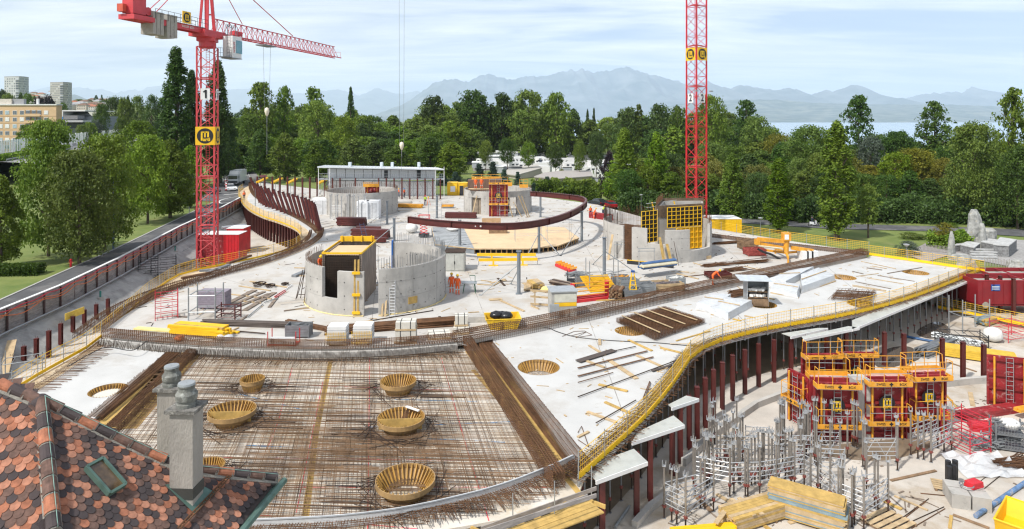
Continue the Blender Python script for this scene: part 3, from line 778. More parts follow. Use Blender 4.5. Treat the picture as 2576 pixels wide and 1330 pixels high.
def clip(p,q,poly):
 """parts of the segment inside the polygon"""
 ts=[0.0,1.0];d=q-p;j=len(poly)-1
 for i in range(len(poly)):
  a,b=poly[j],poly[i];j=i
  ex,ey=b.x-a.x,b.y-a.y;de=d.x*ey-d.y*ex
  if abs(de)<1e-12:continue
  t=((a.x-p.x)*ey-(a.y-p.y)*ex)/de;u=((a.x-p.x)*d.y-(a.y-p.y)*d.x)/de
  if 0<=u<=1 and 0<t<1:ts.append(t)
 ts.sort();out=[]
 for a,b in zip(ts[:-1],ts[1:]):
  mid=p+d*((a+b)/2)
  if b-a>1e-4 and ins(mid.x,mid.y,poly):out.append((p+d*a,p+d*b))
 return out
field=[W(440,884,-.45),W(1165,880,-.45),W(1440,1190,-.45),W(1400,1240,-.45),W(1230,1290,-.45),W(1050,1312,-.45),W(600,1338,-.45),V(-13,20,0),V(-19,23.5,0),W(330,1010,-.45)]
rn=random.Random(3)
ux=(W(1150,1100,-.45)-W(500,1085,-.45));ux.z=0;ux.normalize()
uy=(W(795,1330,-.45)-W(850,900,-.45));uy.z=0;uy.normalize()
m=MB()
def flatbar(mm,p,q,w,h):
 d=(q-p).normalized();s_=V(-d.y,d.x,0)*(w/2);a,b=p-s_,p+s_;c,e_=q+s_,q-s_
 mm.add([a,e_,c,b,a+V(0,0,h),e_+V(0,0,h),c+V(0,0,h),b+V(0,0,h)],((4,5,6,7),(0,1,5,4),(2,3,7,6),(0,4,7,3),(1,2,6,5)))
c0=W(850,1080,-.45)
for i in range(-95,150):
 o=c0+uy*(i*0.155+rn.uniform(-.02,.02));zz=rn.choice([-.42,-.43,-.56])
 lo_,hi_=-40,40
 a=V(o.x,o.y,0)+ux*lo_;b=V(o.x,o.y,0)+ux*hi_+uy*rn.uniform(-.3,.3)
 for p,q in clip(a,b,field):flatbar(m,V(p.x,p.y,zz),V(q.x,q.y,zz),0.016,0.015)
for i in range(-150,190):
 o=c0+ux*(i*0.155+rn.uniform(-.02,.02));zz=rn.choice([-.40,-.405,-.54])
 a=V(o.x,o.y,0)-uy*40;b=V(o.x,o.y,0)+uy*40+ux*rn.uniform(-.3,.3)
 for p,q in clip(a,b,field):flatbar(m,V(p.x,p.y,zz),V(q.x,q.y,zz),0.015,0.015)
for i in range(900):
 a=rn.choice(field).lerp(rn.choice(field),rn.random()).lerp(c0,rn.random()*.8)
 a=a+ux*rn.gauss(0,1.5)
 if not ins(a.x,a.y,field):continue
 dd=ux if rn.random()<.7 else uy
 L=rn.uniform(1.5,5)
 for p,q in clip(V(a.x,a.y,0)-dd*L/2,V(a.x,a.y,0)+dd*L/2,field):
  if(q-p).length>0.3:flatbar(m,V(p.x,p.y,-.375),V(q.x,q.y,-.375),0.016,0.015)
m.struct('reinforcement_mat',mat('mat_rebar',(0.20,0.118,0.062),0.85,0.1,var=0.35,scale=1.2),kind='stuff')
RIM=[('P',635,951,58,'small round pot of shuttering nearest the left beam'),('P',1002,956,88,'round pot of shuttering, highest of the three in the middle of the mat'),('P',584,1030,112,'round pot of shuttering with a yellow board across, behind the chimneys'),
       ('P',1009,1048,116,'round pot of shuttering with a yellow board and bars inside'),('P',1020,1203,145,'largest round pot of shuttering, nearest the front edge'),('P',520,1170,84,'round pot of shuttering half hidden by the tiled roof')]
RIMZ=0.12
m=MB()
for f,x,y,w,lb in RIM:
 c=W(x,y+w*.02,RIMZ);r=w*c.y/FP/2;c0_=V(c.x,c.y,0)
 for k in range(26):
  a=rn.random()*PI;off_=(r+rn.uniform(0.02,0.45))*rn.choice([-1,1])
  dd=V(math.cos(a),math.sin(a),0);nn=V(-dd.y,dd.x,0);L=rn.uniform(.8,1.8)*r
  o=c0_+nn*off_+dd*rn.uniform(-.3,.3);m.bar(V(o.x,o.y,rn.uniform(-.38,-.30))-dd*L,V(o.x,o.y,rn.uniform(-.38,-.30))+dd*L,.02)
 for k in range(34):
  o=c0_+uy*rn.gauss(0,r*.9)+ux*rn.choice([-1,1])*(r+rn.uniform(.1,.3));L=rn.uniform(.8,2.6);s_=1 if(o-c0_).dot(ux)>0 else-1
  m.bar(V(o.x,o.y,-.36),V(o.x,o.y,-.36)+ux*L*s_,.02)
m.struct('strengthening_bars',rk,kind='stuff')
def cage(name,line,w,h,lab,zb=0.0,step=0.22,mt=rust,tip=0.12,legs=0.0,n_long=5,bw=0.022):
 """stirrups every `step` with longitudinal bars: line is the near side"""
 o=T(name,lab,'rebar cage',(line[len(line)//2].x,line[len(line)//2].y,zb))
 m=MB(o);off=offset(line,w)
 pa=rsp(zs(line,zb),step);rr_=random.Random(len(line))
 for p,d in pa:
  s_=V(-d.y,d.x,0);a=p;b=p+s_*w;t_=rr_.uniform(0,tip)
  m.bar(a-V(0,0,legs),a+V(0,0,h+t_),bw);m.bar(b,b+V(0,0,h+t_*.5),bw)
  m.bar(a+V(0,0,h),b+V(0,0,h),bw);m.bar(a+V(0,0,.05),b+V(0,0,.05),bw)
 m.pt('stirrup',mt,o,kind='stuff')
 m=MB(o)
 for s_,pts in((0,line),(1,off)):
  for k in range(n_long):
   m.path([V(q.x,q.y,zb+.06+(h-.08)*k/(n_long-1))for q in pts],.016,4)
 for k in range(3):
  m.path([V(q.x,q.y,zb+h+.02)for q in offset(line,w*(k+1)/4)],.016,4)
 m.pt('long_bar',mt,o,kind='stuff')
 return o
fr_line=wl([(2185,640),(2000,680),(1750,735),(1500,792),(1330,828),(1150,862)],0,6)
cage('rebar_beam_cage',fr_line[::-1],0.85,0.62,'long straight rebar beam cage between the main deck and the white right deck',-.02,.17,tip=.1,legs=.3)
cv_line=wl([(256,852),(430,868),(600,878),(800,883),(980,878),(1150,864)],0,6)
cage('rebar_beam_cage',cv_line,0.75,0.42,'curved front rebar beam cage above the reinforcement mat',.10,.17,tip=.08)
m=MB();m.wall(offset(cv_line,-.25),.22,-.34,0.02);m.struct('concrete_upstand',conc)
o=T('starter_bar_fringe','fringe of dark starter bars below the curved front beam','rebar',tuple(cv_line[20]))
m=MB(o)
for p,d in rsp(offset(cv_line,-.3),.075):
 s_=V(d.y,-d.x,0)*rn.uniform(.15,1.0);x_=d*rn.uniform(-.15,.15)
 m.bar(p+V(0,0,rn.uniform(-.15,.32)),p+s_*.3+V(0,0,-.42),.019);m.bar(p+s_*.3+V(0,0,-.42),p+s_*1.3+x_+V(0,0,-.46),.019)
m.pt('bar',rk,o,kind='stuff')
lf_line=[p for p in left_in]
cage('rebar_beam_cage',lf_line[::-1],-0.55,0.45,'curved rebar beam cage along the left edge of the main deck',0,.19,tip=.1)
o2=offset(lf_line,1.6)
cage('rebar_beam_cage',zs(o2,0)[::-1],-0.3,0.5,'outer thin rebar cage beside the left beam',-.3,.25,tip=.25,n_long=3)
cage('rebar_beam_cage',zs(offset(back_in,.5),0),0.6,0.4,'rebar cage under the raked red columns on the curved tongue',-.3,.25,tip=.1)
rt_line=[W(1795,628),W(1900,638),W(2020,652),W(2110,652),W(2185,638)]
rt_line=wl([(1560,570),(1680,580),(1800,596),(1990,620),(2187,641)],0,5)
cage('rebar_beam_cage',rt_line,-0.6,0.4,'rebar beam cage along the back right edge by the yellow railing',0,.22,tip=.1)
cage('rebar_beam_cage',[W(1165,872,-.5),W(1392,1236,-.5)],0.55,0.75,'dark deep rebar beam bounding the mat on its right',-.5,.16,rust,tip=.05,n_long=7)
cage('rebar_beam_cage',[W(1205,872,-.55),W(1448,1200,-.55)],1.0,0.26,'flat wide rebar layer right beside the dark deep beam',-.56,.10,rust,tip=.12,n_long=4)
cage('rebar_beam_cage',[W(478,888,-.5),W(262,1095,-.5)],0.6,0.45,'rebar beam running down from the curved beam to the tiled roof',-.5,.16,rust,tip=.05,n_long=6)
cage('rebar_beam_cage',[W(425,890,-.55),W(215,1060,-.55)],0.8,0.22,'flat rebar layer between the left white deck and the deep beam',-.56,.11,rust,tip=.12,n_long=4)
def fringe(name,line,lab,step,lin,lout,z,mt=rust,cross=3,bw=.02,par='rebar'):
 o=T(name,lab,par,(line[0].x,line[0].y,z));m=MB(o);r_=random.Random(9)
 for p,d in rsp(zs(line,z),step):
  s_=V(-d.y,d.x,0);k=V(r_.uniform(-.15,.15),r_.uniform(-.15,.15),0)
  m.bar(p-s_*(lout*r_.uniform(.55,1.1))+k,p+s_*lin*r_.uniform(.8,1.1),bw)
 for k in range(cross):
  m.path([V(q.x,q.y,z+.02)for q in offset(line,lin*(k+.5)/max(cross,1)-.1)],.012,4)
 m.pt('bar',mt,o,kind='stuff');return o
fringe('loose_bar_ends',wl([(95,985),(180,932),(262,868),(300,835)],FZ,6),'row of bar ends poking out of the left white deck',.16,.9,1.0,FZ+.05)
fringe('loose_bar_ends',wl([(300,812),(370,768),(430,730),(475,712)],FZ,6),'row of short bars along the left timber deck',.2,.5,.6,FZ+.05)
fringe('edge_reinforcement',right_out,'dense bar ends along the curved right edge below the yellow railing',.13,.75,.55,FZ+.04,rust,5)
fringe('edge_reinforcement',offset(right_out,.35),'second layer of bars along the curved right edge',.19,.6,.7,FZ+.10,rk,3)
def pot(c,r,lab,board=False,fill=None,deep=.5,inner=.70,rimz=0.0,gp='round shuttering pots in the decks',nr=34,tilt=0):
 """tapering ring of slats: c is the centre at rim height"""
 o=T('round_shuttering_pot',lab,'shuttering pot',(c.x,c.y,c.z-deep),gp)
 m=MB();m.lathe([(r*1.0,deep+rimz),(r*1.03,deep+rimz),(r*1.03,deep-.22),(r*1.0,deep-.22),(r,deep+rimz)],40)
 m.lathe([(r*.985,deep-.2),(r*inner,0.02)],40)
 m.pt('rim',mat('pot_board',(0.33,0.205,0.085),0.7,var=.2,scale=2),o,smooth=False)
 m=MB()
 sl=MB();a0=(r*.99,0,deep+rimz-.01);a1=(r*inner,0,.03)
 sl.bar(a0,a1,.035,.10,up=(1,0,.5));me=sl.mesh('slat',mat('ochre_board',(.44,.25,.06),.75,var=.3,scale=2.5))
 for i in range(nr):inst('slat',me,o,rot=(0,0,2*PI*i/nr))
 m=MB();m.lathe([(0.001,.0),(r*inner*1.02,.0)],28)
 m.pt('base',form if not fill else fill,o)
 if board:
  m=MB();m.bar((-r*.93,-r*.22,deep*.62),(r*.93,-r*.16 if tilt else-r*.22,deep*.62+.05),.03,deep*.75,up=(0,0,1));m.pt('brace_board',ywood,o)
  m=MB();m.bar((r*.55,-r*.2,deep*.5),(r*.8,r*.45,deep*.5),.03,deep*.6);m.pt('brace_board',ywood,o)
 return o
debris=mat('rubble_and_ties',(0.30,0.26,0.22),0.9,var=.5,scale=6,bump=.8)
PL=['round roof light pot with wire rubbish inside, in the right white deck near the mat','round roof light pot with black bags, in the far right white deck','round roof light pot nearest the tip of the right deck','round pot half covered by the left end of the big rebar mesh pile','round pot just behind the big rebar mesh pile','round pot under the open tin cabin','round pot beside the small rebar mesh pile at the yellow railing','round pot in the left white deck above the tiled roof']
for(f,x,y,w,k),(c,r),lb in zip(POTS,pot_r,PL):
 pot(V(c.x,c.y,FZ),r*.985,lb,fill=debris if x==1355 else None,deep=.62,inner=.72)
for f,x,y,w,lb in RIM:
 c=W(x,y,RIMZ);pot(c,w*c.y/FP/2,lb,board=x in(584,1009),deep=RIMZ-RZ_-.01,inner=.62)
m=MB();c=W(1012,1052,-.3)
for k in range(7):m.bar(c+V(-.1+k*.03,-.2,-.1),c+V(.05+k*.05+.1,.35,.35),.02)
m.tg_('bar_bundle',rust,'small bundle of bars standing in the pot with the yellow board','rebar bundle')
m=MB();a=W(1022,1022,.2);b=W(1054,1033,.2);m.bar(a,b,.12,.06);m.tg_('timber_offcut',white,'white board lying over the rim of the pot with the yellow board','board')
st=wl([(560,1318),(700,1312),(850,1304),(1000,1286),(1150,1255),(1270,1222),(1380,1180),(1446,1150)],-.25,6)
o=T('waterstop_strip','white plastic wrapped upstand strip running along the front edge of the mat','edge strip',tuple(st[20]))
m=MB(o);m.wall(st,.16,-.6,-.18);m.pt('wrapped_panel',foil,o)
m=MB(o);m.path([V(p.x,p.y,-.15)for p in st],.03,5);m.pt('top_pipe',gd,o)
fringe('edge_reinforcement',offset(st,-.5),'bars standing between the white strip and the front timber edge',.12,.55,.55,-.33,rust,4)
fe=[W(1488,1252,-.45),W(1400,1290,-.45),W(1250,1335,-.45),W(1100,1372,-.45)]
def planks(line,w,th,z,name,mt,n,parent,gap=.015,jog=.05,L=3.0):
 rr_=random.Random(4)
 for k in range(n):
  ln=offset(line,k*(w+gap))
  for a,b in zip(ln[:-1],ln[1:]):
   q=max(1,int((b-a).length/L))
   for i in range(q):
    p0=a.lerp(b,i/q);p1=a.lerp(b,(i+1)/q);mm=MB(parent)
    jz=rr_.uniform(0,jog*.4)
    mm.bar(V(p0.x,p0.y,z+jz),V(p1.x,p1.y,z+jz)-(p1-p0).normalized()*.02,w,th);mm.pt(name,mt,parent)
o=T('front_timber_platform','yellow timber working platform along the front edge of the deck','platform',tuple(W(1400,1310,-.6)))
planks([W(1485,1262,-.6),W(1250,1348,-.6),W(1080,1392,-.6)],.25,.05,-.6,'plank',ywood,4,o)
for a,b,z in(((1500,1228),(1210,1330),-.12),((1478,1248),(1230,1340),.22),((1500,1246),(1180,1348),.62)):
 mm=MB(o);p,q=W(*a,z),W(*b,z);mm.bar(p,q,.04,.16);mm.pt('guard_board',greyw,o)
for x,y in((1488,1250),(1395,1292),(1290,1325)):
 mm=MB(o);p=W(x,y,-.5);mm.tb(p,p+V(0,0,1.3),.025,6);mm.pt('guard_post',galv,o)
mm=MB(o)
for k in range(9):
 p=W(1485-k*45,1268+k*14,-.75);mm.bar(p+V(.6,-.2,0),p+V(-.9,.9,0),.08,.16)
mm.pt('joist',ywood,o,kind='stuff')
# ================================================================== footpath, road, excavation wall on the left
asph=mat('asphalt',(0.085,0.085,0.088),0.9,scale=0.5,var=0.18,bump=0.3,bscale=30,wear=((0.15,0.145,0.14),0.25,0.5))
kerbm=mat('kerb_stone',(0.36,0.35,0.33),0.85,var=.1)
pl=[p for p in PIT[1:8]]
pl=[V(-38,30,0)]+PIT[2:8]
path_r=offset(pl,.3)
path_l=[V(-41,30,0),W(-60,785,-.5),W(0,758,-.5),W(145,692,-.5),W(288,629,-.5),W(485,534,-.5),W(540,514,-.5)]
path_l=[V(-42.2,30,0),W(0,758,-.5),W(145,692,-.5),W(288,629,-.5),W(400,575,-.5),W(485,534,-.5),W(545,506,-.5)]
path_r=[path_r[0],path_r[1],path_r[2],path_r[3],path_r[4],path_r[5],path_r[6]]
ribbon(path_r,path_l,'footpath',asph,.06,2)
m=MB();m.wall([V(p.x,p.y,0)for p in path_l],.22,-.5,-.38);m.struct('kerb',kerbm)
ribbon([onG(625,508),onG(690,470),onG(648,470),onG(630,448),onG(612,415),onG(600,396),onG(586,380)],[onG(440,506),onG(470,492),onG(555,462),onG(560,446),onG(568,410),onG(570,396),onG(572,380)],'street',asph,.10,3)
ribbon([onG(690,468),onG(652,448),onG(626,410),onG(606,386)],[onG(650,468),onG(632,446),onG(613,410),onG(600,388)],'pavement',mat('pavement_asphalt',(0.20,0.19,0.18),.9,var=.1),.16,1)
m=MB();m.wall([onG(650,469,.1),onG(631,447,.1),onG(612.5,412,.1),onG(600,392,.1)],.2,-.4,-.26);m.struct('kerb',kerbm)
rdp=mat('road_paint',(0.62,0.62,0.60),.8,var=.1)
m=MB()
for a,b in(((560,492),(600,488)),((640,484),(655,482)),((590,470),(594,476))):
 p,q=onG(*a),onG(*b);m.add([V(p.x,p.y,-.37),V(q.x,q.y,-.37),V(q.x,q.y+.9,-.37),V(p.x,p.y+.9,-.37)],[(0,1,2,3)])
c=onG(650,502)
pts=[V(c.x+7*math.cos(t*.25+1.6),c.y+9*math.sin(t*.25+1.6),-.37)for t in range(11)]
m.strip(pts,[V(q.x+.25,q.y+.25,q.z)for q in pts])
m.struct('road_marking',rdp)
ribbon([onG(1700,552),onG(1870,562),onG(2100,577),onG(2210,579),onG(2385,583),onG(2576,596),onG(2800,625)],[onG(1700,541),onG(1870,550),onG(2100,563),onG(2210,566),onG(2363,570),onG(2576,578),onG(2800,595)],'road',asph,.09,3)
ribbon([onG(1470,520),onG(1560,526),onG(1680,540)],[onG(1460,506),onG(1560,513),onG(1700,530)],'car_park_road',asph,.09,2)
ribbon([onG(2330,660),onG(2400,640),onG(2470,690)],[onG(2275,640),onG(2330,612),onG(2420,600)],'gravel_path',mat('fine_gravel_path',(0.27,0.25,0.24),.95,var=.1),.10,3)
ribbon([onG(2440,652),onG(2520,668),onG(2700,700)],[onG(2530,602),onG(2640,610),onG(2800,630)],'garden_gravel',mat('grey_gravel',(0.30,0.29,0.28),.95,var=.2,scale=3,bump=.6),.11,3)
o=T('excavation_wall','timber lagging wall with dark red posts holding up the footpath','retaining wall',tuple(W(152,723,-1.8)))
wl_=offset(pl,-.02);rs=rsp(wl_,2.3)
pm=MB();pm.box((0,0,.95),(.12,.12,2.1));pme=pm.mesh('post',mat('dark_brown_post',(0.085,0.05,0.045),.7,var=.3))
bm_=MB();bm_.box((0,0,.17),(.06,2.22,.325));bme=[bm_.mesh('plank',greyw)]
lo0=Vec(o.location)
for i,(p,d)in enumerate(rs):
 a=math.atan2(d.y,d.x)-PI/2
 s_=V(d.y,-d.x,0)
 inst('post',pme,o,tuple(p+s_*.16+V(0,0,-1.85)-lo0),(0,0,a))
 for k in range(6):
  c=p+d*1.15+V(0,0,-1.78+.33*k)-lo0+s_*rn.uniform(0,.03)
  inst('plank',bme[0],o,tuple(c),(0,0,a+rn.uniform(-.004,.004)))
mm=MB(o);mm.wall(offset(wl_,-.12),.3,.22,.27);mm.pt('capping',white,o)
fo=offset(wl_,-.25);f2=offset(wl_,-1.6);f3=offset(wl_,-3.6)
sm=mat('shotcrete',(0.36,0.35,0.33),.95,var=.15,scale=.8,bump=1.0,bscale=3,wear=((.26,.25,.24),.6,.5))
m=MB()
f0=rsp(wl_,1.5)
rows_=[]
for p,d in f0:
 s_=V(d.y,-d.x,0);rows_.append([p+s_*(.1+3.4*t/6)+V(0,0,-1.75-1.95*(t/6)**1.15+mnoise.noise(p*.5+s_*t)*.12)for t in range(7)])
for r_ in rows_:m.v+=[tuple(q)for q in r_]
for i in range(len(rows_)-1):
 for j in range(6):
  k=i*7+j;m.f.append((k,k+1,k+8,k+7));m.m.append(0)
m.struct('shotcrete_slope',sm,smooth=True)
def sag(line,s0,amp,per,z,jit,ph=0):
 rs_=rsp(line,.5);out=[]
 for i,(p,d)in enumerate(rs_):
  s_=V(d.y,-d.x,0);out.append(p+s_*s0+V(0,0,z-amp*abs(math.sin(i*.5/per*PI+ph))+mnoise.noise(V(i*.13,ph*9,0))*jit))
 return out
for k,(mt_,z,amp,ph,lb)in enumerate(((hosered,.10,.12,0,'thick red hose hung along the top of the timber lagging wall'),(orange,-.05,.22,.8,'orange hose sagging just below the red one on the lagging wall'),(orange,-.25,.35,2.1,'lowest orange hose looping down the lagging wall'))):
 m=MB();m.path(sag(wl_,.26+.03*k,amp,3.1+k,z,.25,ph),.05 if k==0 else .035,5);m.tg_('hose',mt_,lb,'hose','hoses on the lagging wall')
for k in range(2):
 m=MB();m.path([p+V(0,0,-1.62+.12*k)for p in offset(wl_,-.45-.22*k)],.09-.02*k,6);m.tg_('water_pipe',galv,['grey pipe lying at the foot of the lagging wall','thinner grey pipe resting beside the one at the wall foot'][k],'pipe')
m=MB();p=W(165,815,-2.5);m.box(tuple(p+V(.4,.6,.75)),(.05,2.2,.6),-.1);m.tg_('yellow_board',mat('yellow_panel',(0.72,.5,.08),.7),'yellow board leaning at the foot of the lagging wall','board')
for k,(x,y)in enumerate(((1300,800),(745,1150))):
 c=Z('C',x,y,-2.4);o=T('well_pipe',['green topped pipe in a concrete ring on the upper slope','green pipe stub on the lower slope'][k],'pipe',tuple(c));m=MB(o)
 m.tb(c-V(0,0,.4),c+V(0,0,.25),.28,12);m.pt('ring',conc,o);m=MB(o);m.tb(c+V(0,0,.2),c+V(0,0,.85),.09,8);m.pt('pipe',mat('green_plastic',(.03,.2,.17),.5),o)
def rack(loc,w,d,h,rz,nsh,nx_,mt,lab,cat='rack',name='shelf_rack',r=.035,gp=None):
 o=T(name,lab,cat,loc,gp,rz)
 for ix in(-w/2,w/2):
  for iy in(-d/2,d/2):
   m=MB();m.tb((ix,iy,0),(ix,iy,h),r,6);m.pt('upright',mt,o)
 for k in range(nsh):
  z=h*(k+.5)/nsh;m=MB()
  for a,b in(((-w/2,-d/2),(w/2,-d/2)),((w/2,-d/2),(w/2,d/2)),((w/2,d/2),(-w/2,d/2)),((-w/2,d/2),(-w/2,-d/2))):m.tb((*a,z),(*b,z),r*.8,5)
  for i in range(nx_):m.tb((-w/2+w*(i+.5)/nx_,-d/2,z),(-w/2+w*(i+.5)/nx_,d/2,z),r*.6,4)
  m.pt('shelf_frame',mt,o)
 return o
p=Z('C',1100,1030,-3.7);rack(tuple(p),2.0,1.4,3.2,.5,6,4,black,'black steel rack in the trench left of the first crane',gp='black racks in the trench')
p=Z('C',1215,1010,-3.7);rack(tuple(p),2.6,1.2,2.9,.5,5,4,black,'second black steel rack, to the right of the first one in the trench',gp='black racks in the trench')
gl=[W(100,838,-2.6),W(156,812,-2.6),W(237,758,-2.6),W(346,702,-2.6),W(440,645,-2.6),W(491,614,-2.6),W(583,550,-2.6)]
o=T('green_mesh_fence','green netting fence along the foot of the shotcrete slope','fence',tuple(zs(gl,PITZ)[2]))
m=MB(o)
for p,d in rsp(zs(gl,PITZ),2.5):m.tb(p,p+V(0,0,1.25),.03,5)
m.pt('post',gd,o,kind='stuff')
m=MB(o);m.wall(zs(gl,0),.02,PITZ+.1,PITZ+1.15);m.pt('netting',mat('green_netting',(.03,.09,.07),.9,var=.2,alpha=.8),o)
def column(p,h,mt=dred,w=.26,lab='',name='steel_column',gp=None,rz=0,base=True):
 o=T(name,lab,'column',tuple(p),gp,rz);m=MB()
 m.box((0,-w/2+.012,h/2),(w,.025,h));m.box((0,w/2-.012,h/2),(w,.025,h));m.box((0,0,h/2),(.02,w-.05,h));m.pt('shaft',mt,o)
 if base:m=MB();m.box((0,0,.015),(w+.14,w+.14,.03));m.pt('base_plate',mt,o)
 m=MB();m.box((0,0,h+.012),(w+.04,w+.04,.024));m.pt('head_plate',mt,o)
 m=MB()
 for a in(-1,1):m.tb((a*w*.3,0,h),(a*w*.3,0,h+.22),.012,4)
 m.pt('bolt',mt,o)
 return o
for i,(x,y0,y1)in enumerate(((72,245,330),(150,180,305),(229,130,268),(308,82,245),(383,36,185),(460,-10,125),(532,-50,80),(607,-85,40),(680,-120,5))):
 px,py=pxy('D',x,y1);p=W(px,py,PITZ);top=CH-(pxy('D',x,y0)[1]-302)*p.y/FP
 column(p,top-PITZ,lab=['first','second','third','fourth','fifth','sixth','seventh','eighth','ninth'][i]+' dark red column from the roof end, in the left trench',gp='short columns in the left trench')
def rlg(line,lab,z,h=1.15,post_step=2.4,toe=True,toe_h=.26,wires=True,side=1,name='edge_railing',ws=.17,wirem=yel,lean=0.0):
 o=T(name,lab,'railing',(line[len(line)//2].x,line[len(line)//2].y,z));L0=Vec(o.location)
 ps=rsp(zs(line,z),post_step)
 pme_=MB();pme_.tb((0,0,-.35),(0,0,h+.12),.028,6);pme_.bar((0,0,-.3),(.12,0,-.3),.04);pme_=pme_.mesh('post',galv)
 for p,d in ps[:280]:inst('post',pme_,o,tuple(p-L0),(0,0,math.atan2(d.y,d.x)))
 if toe:
  q=[p for p,d in ps]+[Vec((line[-1][0],line[-1][1],z))]
  for a,b in zip(q[:-1],q[1:]):
   if(b-a).length<.1:continue
   m=MB(o);m.bar(a+V(0,0,toe_h*.5+.02),b+V(0,0,toe_h*.5+.02),.035,toe_h);m.pt('toe_board',mat('toe_board_yellow',(0.86,0.52,0.005),.5,var=.06,wear=((.35,.25,.1),2.5,.66)),o)
 if wires:
  m=MB(o)
  for k in range(5):
   m.path([V(p.x,p.y,z+h*(.28+.72*k/4))for p,d in rsp(zs(line,z),.8)],.011 if k<4 else .02,4)
  for p,d in rsp(zs(line,z),ws):m.bar(p+V(0,0,.05),p+V(0,0,h),.011)
  m.pt('mesh_panel',wirem,o,kind='stuff')
 return o
rlg(left_out,'yellow mesh railing along the left edge of the deck, past the first crane',FZ+.02,ws=.45,toe_h=.2)
rlg(tong_out,'yellow mesh railing round the curved tongue above the crane pit',FZ+.02,ws=.6,toe_h=.18)
rl=offset(right_out,-.06)
rlg(rl,'yellow mesh railing with toe board along the curved right edge of the white deck',FZ+.02,h=1.2)
be=[W(2478,685,FZ),W(2340,664,FZ),W(2186,642,FZ)]
rlg(be,'yellow mesh railing along the back edge at the tip of the right deck',FZ+.02,h=1.15)
rlg([W(2186,634,0),W(1990,607,0),W(1790,577,0),W(1640,552,0)],'yellow mesh railing in front of the lawn',0,toe=False,ws=.2)
rlg([V(42.3,65.2,0),V(46.7,59.4,0),V(60,49.8,0)],'low yellow railing between the pit and the red skips',-3.4,h=1.1,ws=.35)
tyre=mat('rubber_tyre',(.02,.02,.02),.8)
rimm=mat('wheel_rim',(.35,.36,.37),.4,.6)
glz=mat('dark_window_glass',(.025,.03,.035),.1,spec=.9,var=.05)
def wheel_mesh(r=.32,w=.22):
 m=MB();m.tb((-w/2,0,0),(w/2,0,0),r,14);return m.mesh('tyre',tyre)
def car(loc,rz,paint,lab,gp=None,est=False):
 o=T('parked_car',lab,'car',loc,gp,rz)
 pr=[(-2.1,.35),(-2.12,.75),(-1.95,.92 if not est else 1.0),(-1.15,1.0),(1.2,.98),(2.0,.85),(2.12,.62),(2.1,.3)]
 m=MB();n=len(pr)
 m.add([(-.86,a,b)for a,b in pr]+[(.86,a,b)for a,b in pr],[tuple(range(n)),tuple(range(2*n-1,n-1,-1))]+[(i,n+i,n+(i+1)%n,(i+1)%n)for i in range(n)]);m.pt('body',paint,o)
 m=MB();m.add([(-.8,-1.9,.96),(.8,-1.9,.96),(.8,1.15,.96),(-.8,1.15,.96),(-.64,-1.35,1.40),(.64,-1.35,1.40),(.64,.35,1.42),(-.64,.35,1.42)],((0,1,5,4),(1,2,6,5),(2,3,7,6),(3,0,4,7),(4,5,6,7)));m.pt('window',glz,o)
 m=MB();m.box((0,-.5,1.43),(1.26,1.7,.04));m.pt('roof',paint,o)
 wme=wheel_mesh()
 for x in(-.8,.8):
  for y in(-1.3,1.35):inst('wheel',wme,o,(x,y,.32))
  m=MB();m.box((x*.8,2.08,.66),(.34,.08,.16));m.pt('headlight',alu,o)
  m=MB();m.box((x*.85,-2.1,.78),(.26,.06,.18));m.pt('tail_light',mat('red_lamp',(.5,.01,.01),.3),o)
 return o
wpaint=mat('white_car_paint',(.72,.73,.74),.3,coat=.5,var=.02);rpaint=mat('red_car_paint',(.42,.01,.02),.3,coat=.5,var=.02);dpaint=mat('dark_car_paint',(.03,.035,.045),.3,coat=.5,var=.02)
car(tuple(onG(580,479,.1)),PI+.5,wpaint,'white car on the street in front of the lorry')
car(tuple(onG(571,412,.1)),PI+.2,wpaint,'white car far up the street behind the lorry')
car(tuple(onG(527,487,.1)),PI/2,dpaint,'dark car on the street seen through the mast of the first crane')
car(tuple(onG(1534,522,.1)),.25,rpaint,'red car parked beside the dark one behind the curved beam')
car(tuple(onG(1503,516,.1)),.5,dpaint,'dark car parked left of the red one')
car(tuple(onG(845,468,.1)),1.2,dpaint,'dark car parked left of the white site building')
p=onG(595,464,.1);o=T('lorry','white box lorry on the street coming out of the wood','lorry',tuple(p),rz=PI+.12)
m=MB();m.box((0,-1.6,2.15),(2.45,5.6,2.7));m.pt('cargo_box',wpaint,o)
m=MB();m.box((0,2.2,1.6),(2.3,1.7,2.0),top=(1,.8));m.pt('cab',mat('pale_cab_paint',(.5,.52,.54),.35,var=.03),o)
m=MB();m.box((0,3.0,2.0),(2.1,.12,.8));m.pt('windscreen',glz,o)
m=MB();m.box((0,3.06,.85),(2.2,.14,.7));m.pt('grille',dpaint,o)
m=MB();m.box((0,2.0,3.05),(2.0,1.2,.8),top=(.9,.5));m.pt('wind_deflector',white,o)
wme=wheel_mesh(.5,.35)
for x in(-1,1):
 for y in(-2.6,2.0):inst('wheel',wme,o,(x*1.0,y,.5))
 m=MB();m.box((x*.85,3.1,.62),(.35,.08,.18));m.pt('headlight',alu,o)
 m=MB();m.box((x*1.32,2.7,2.0),(.12,.15,.6));m.pt('mirror',dpaint,o)
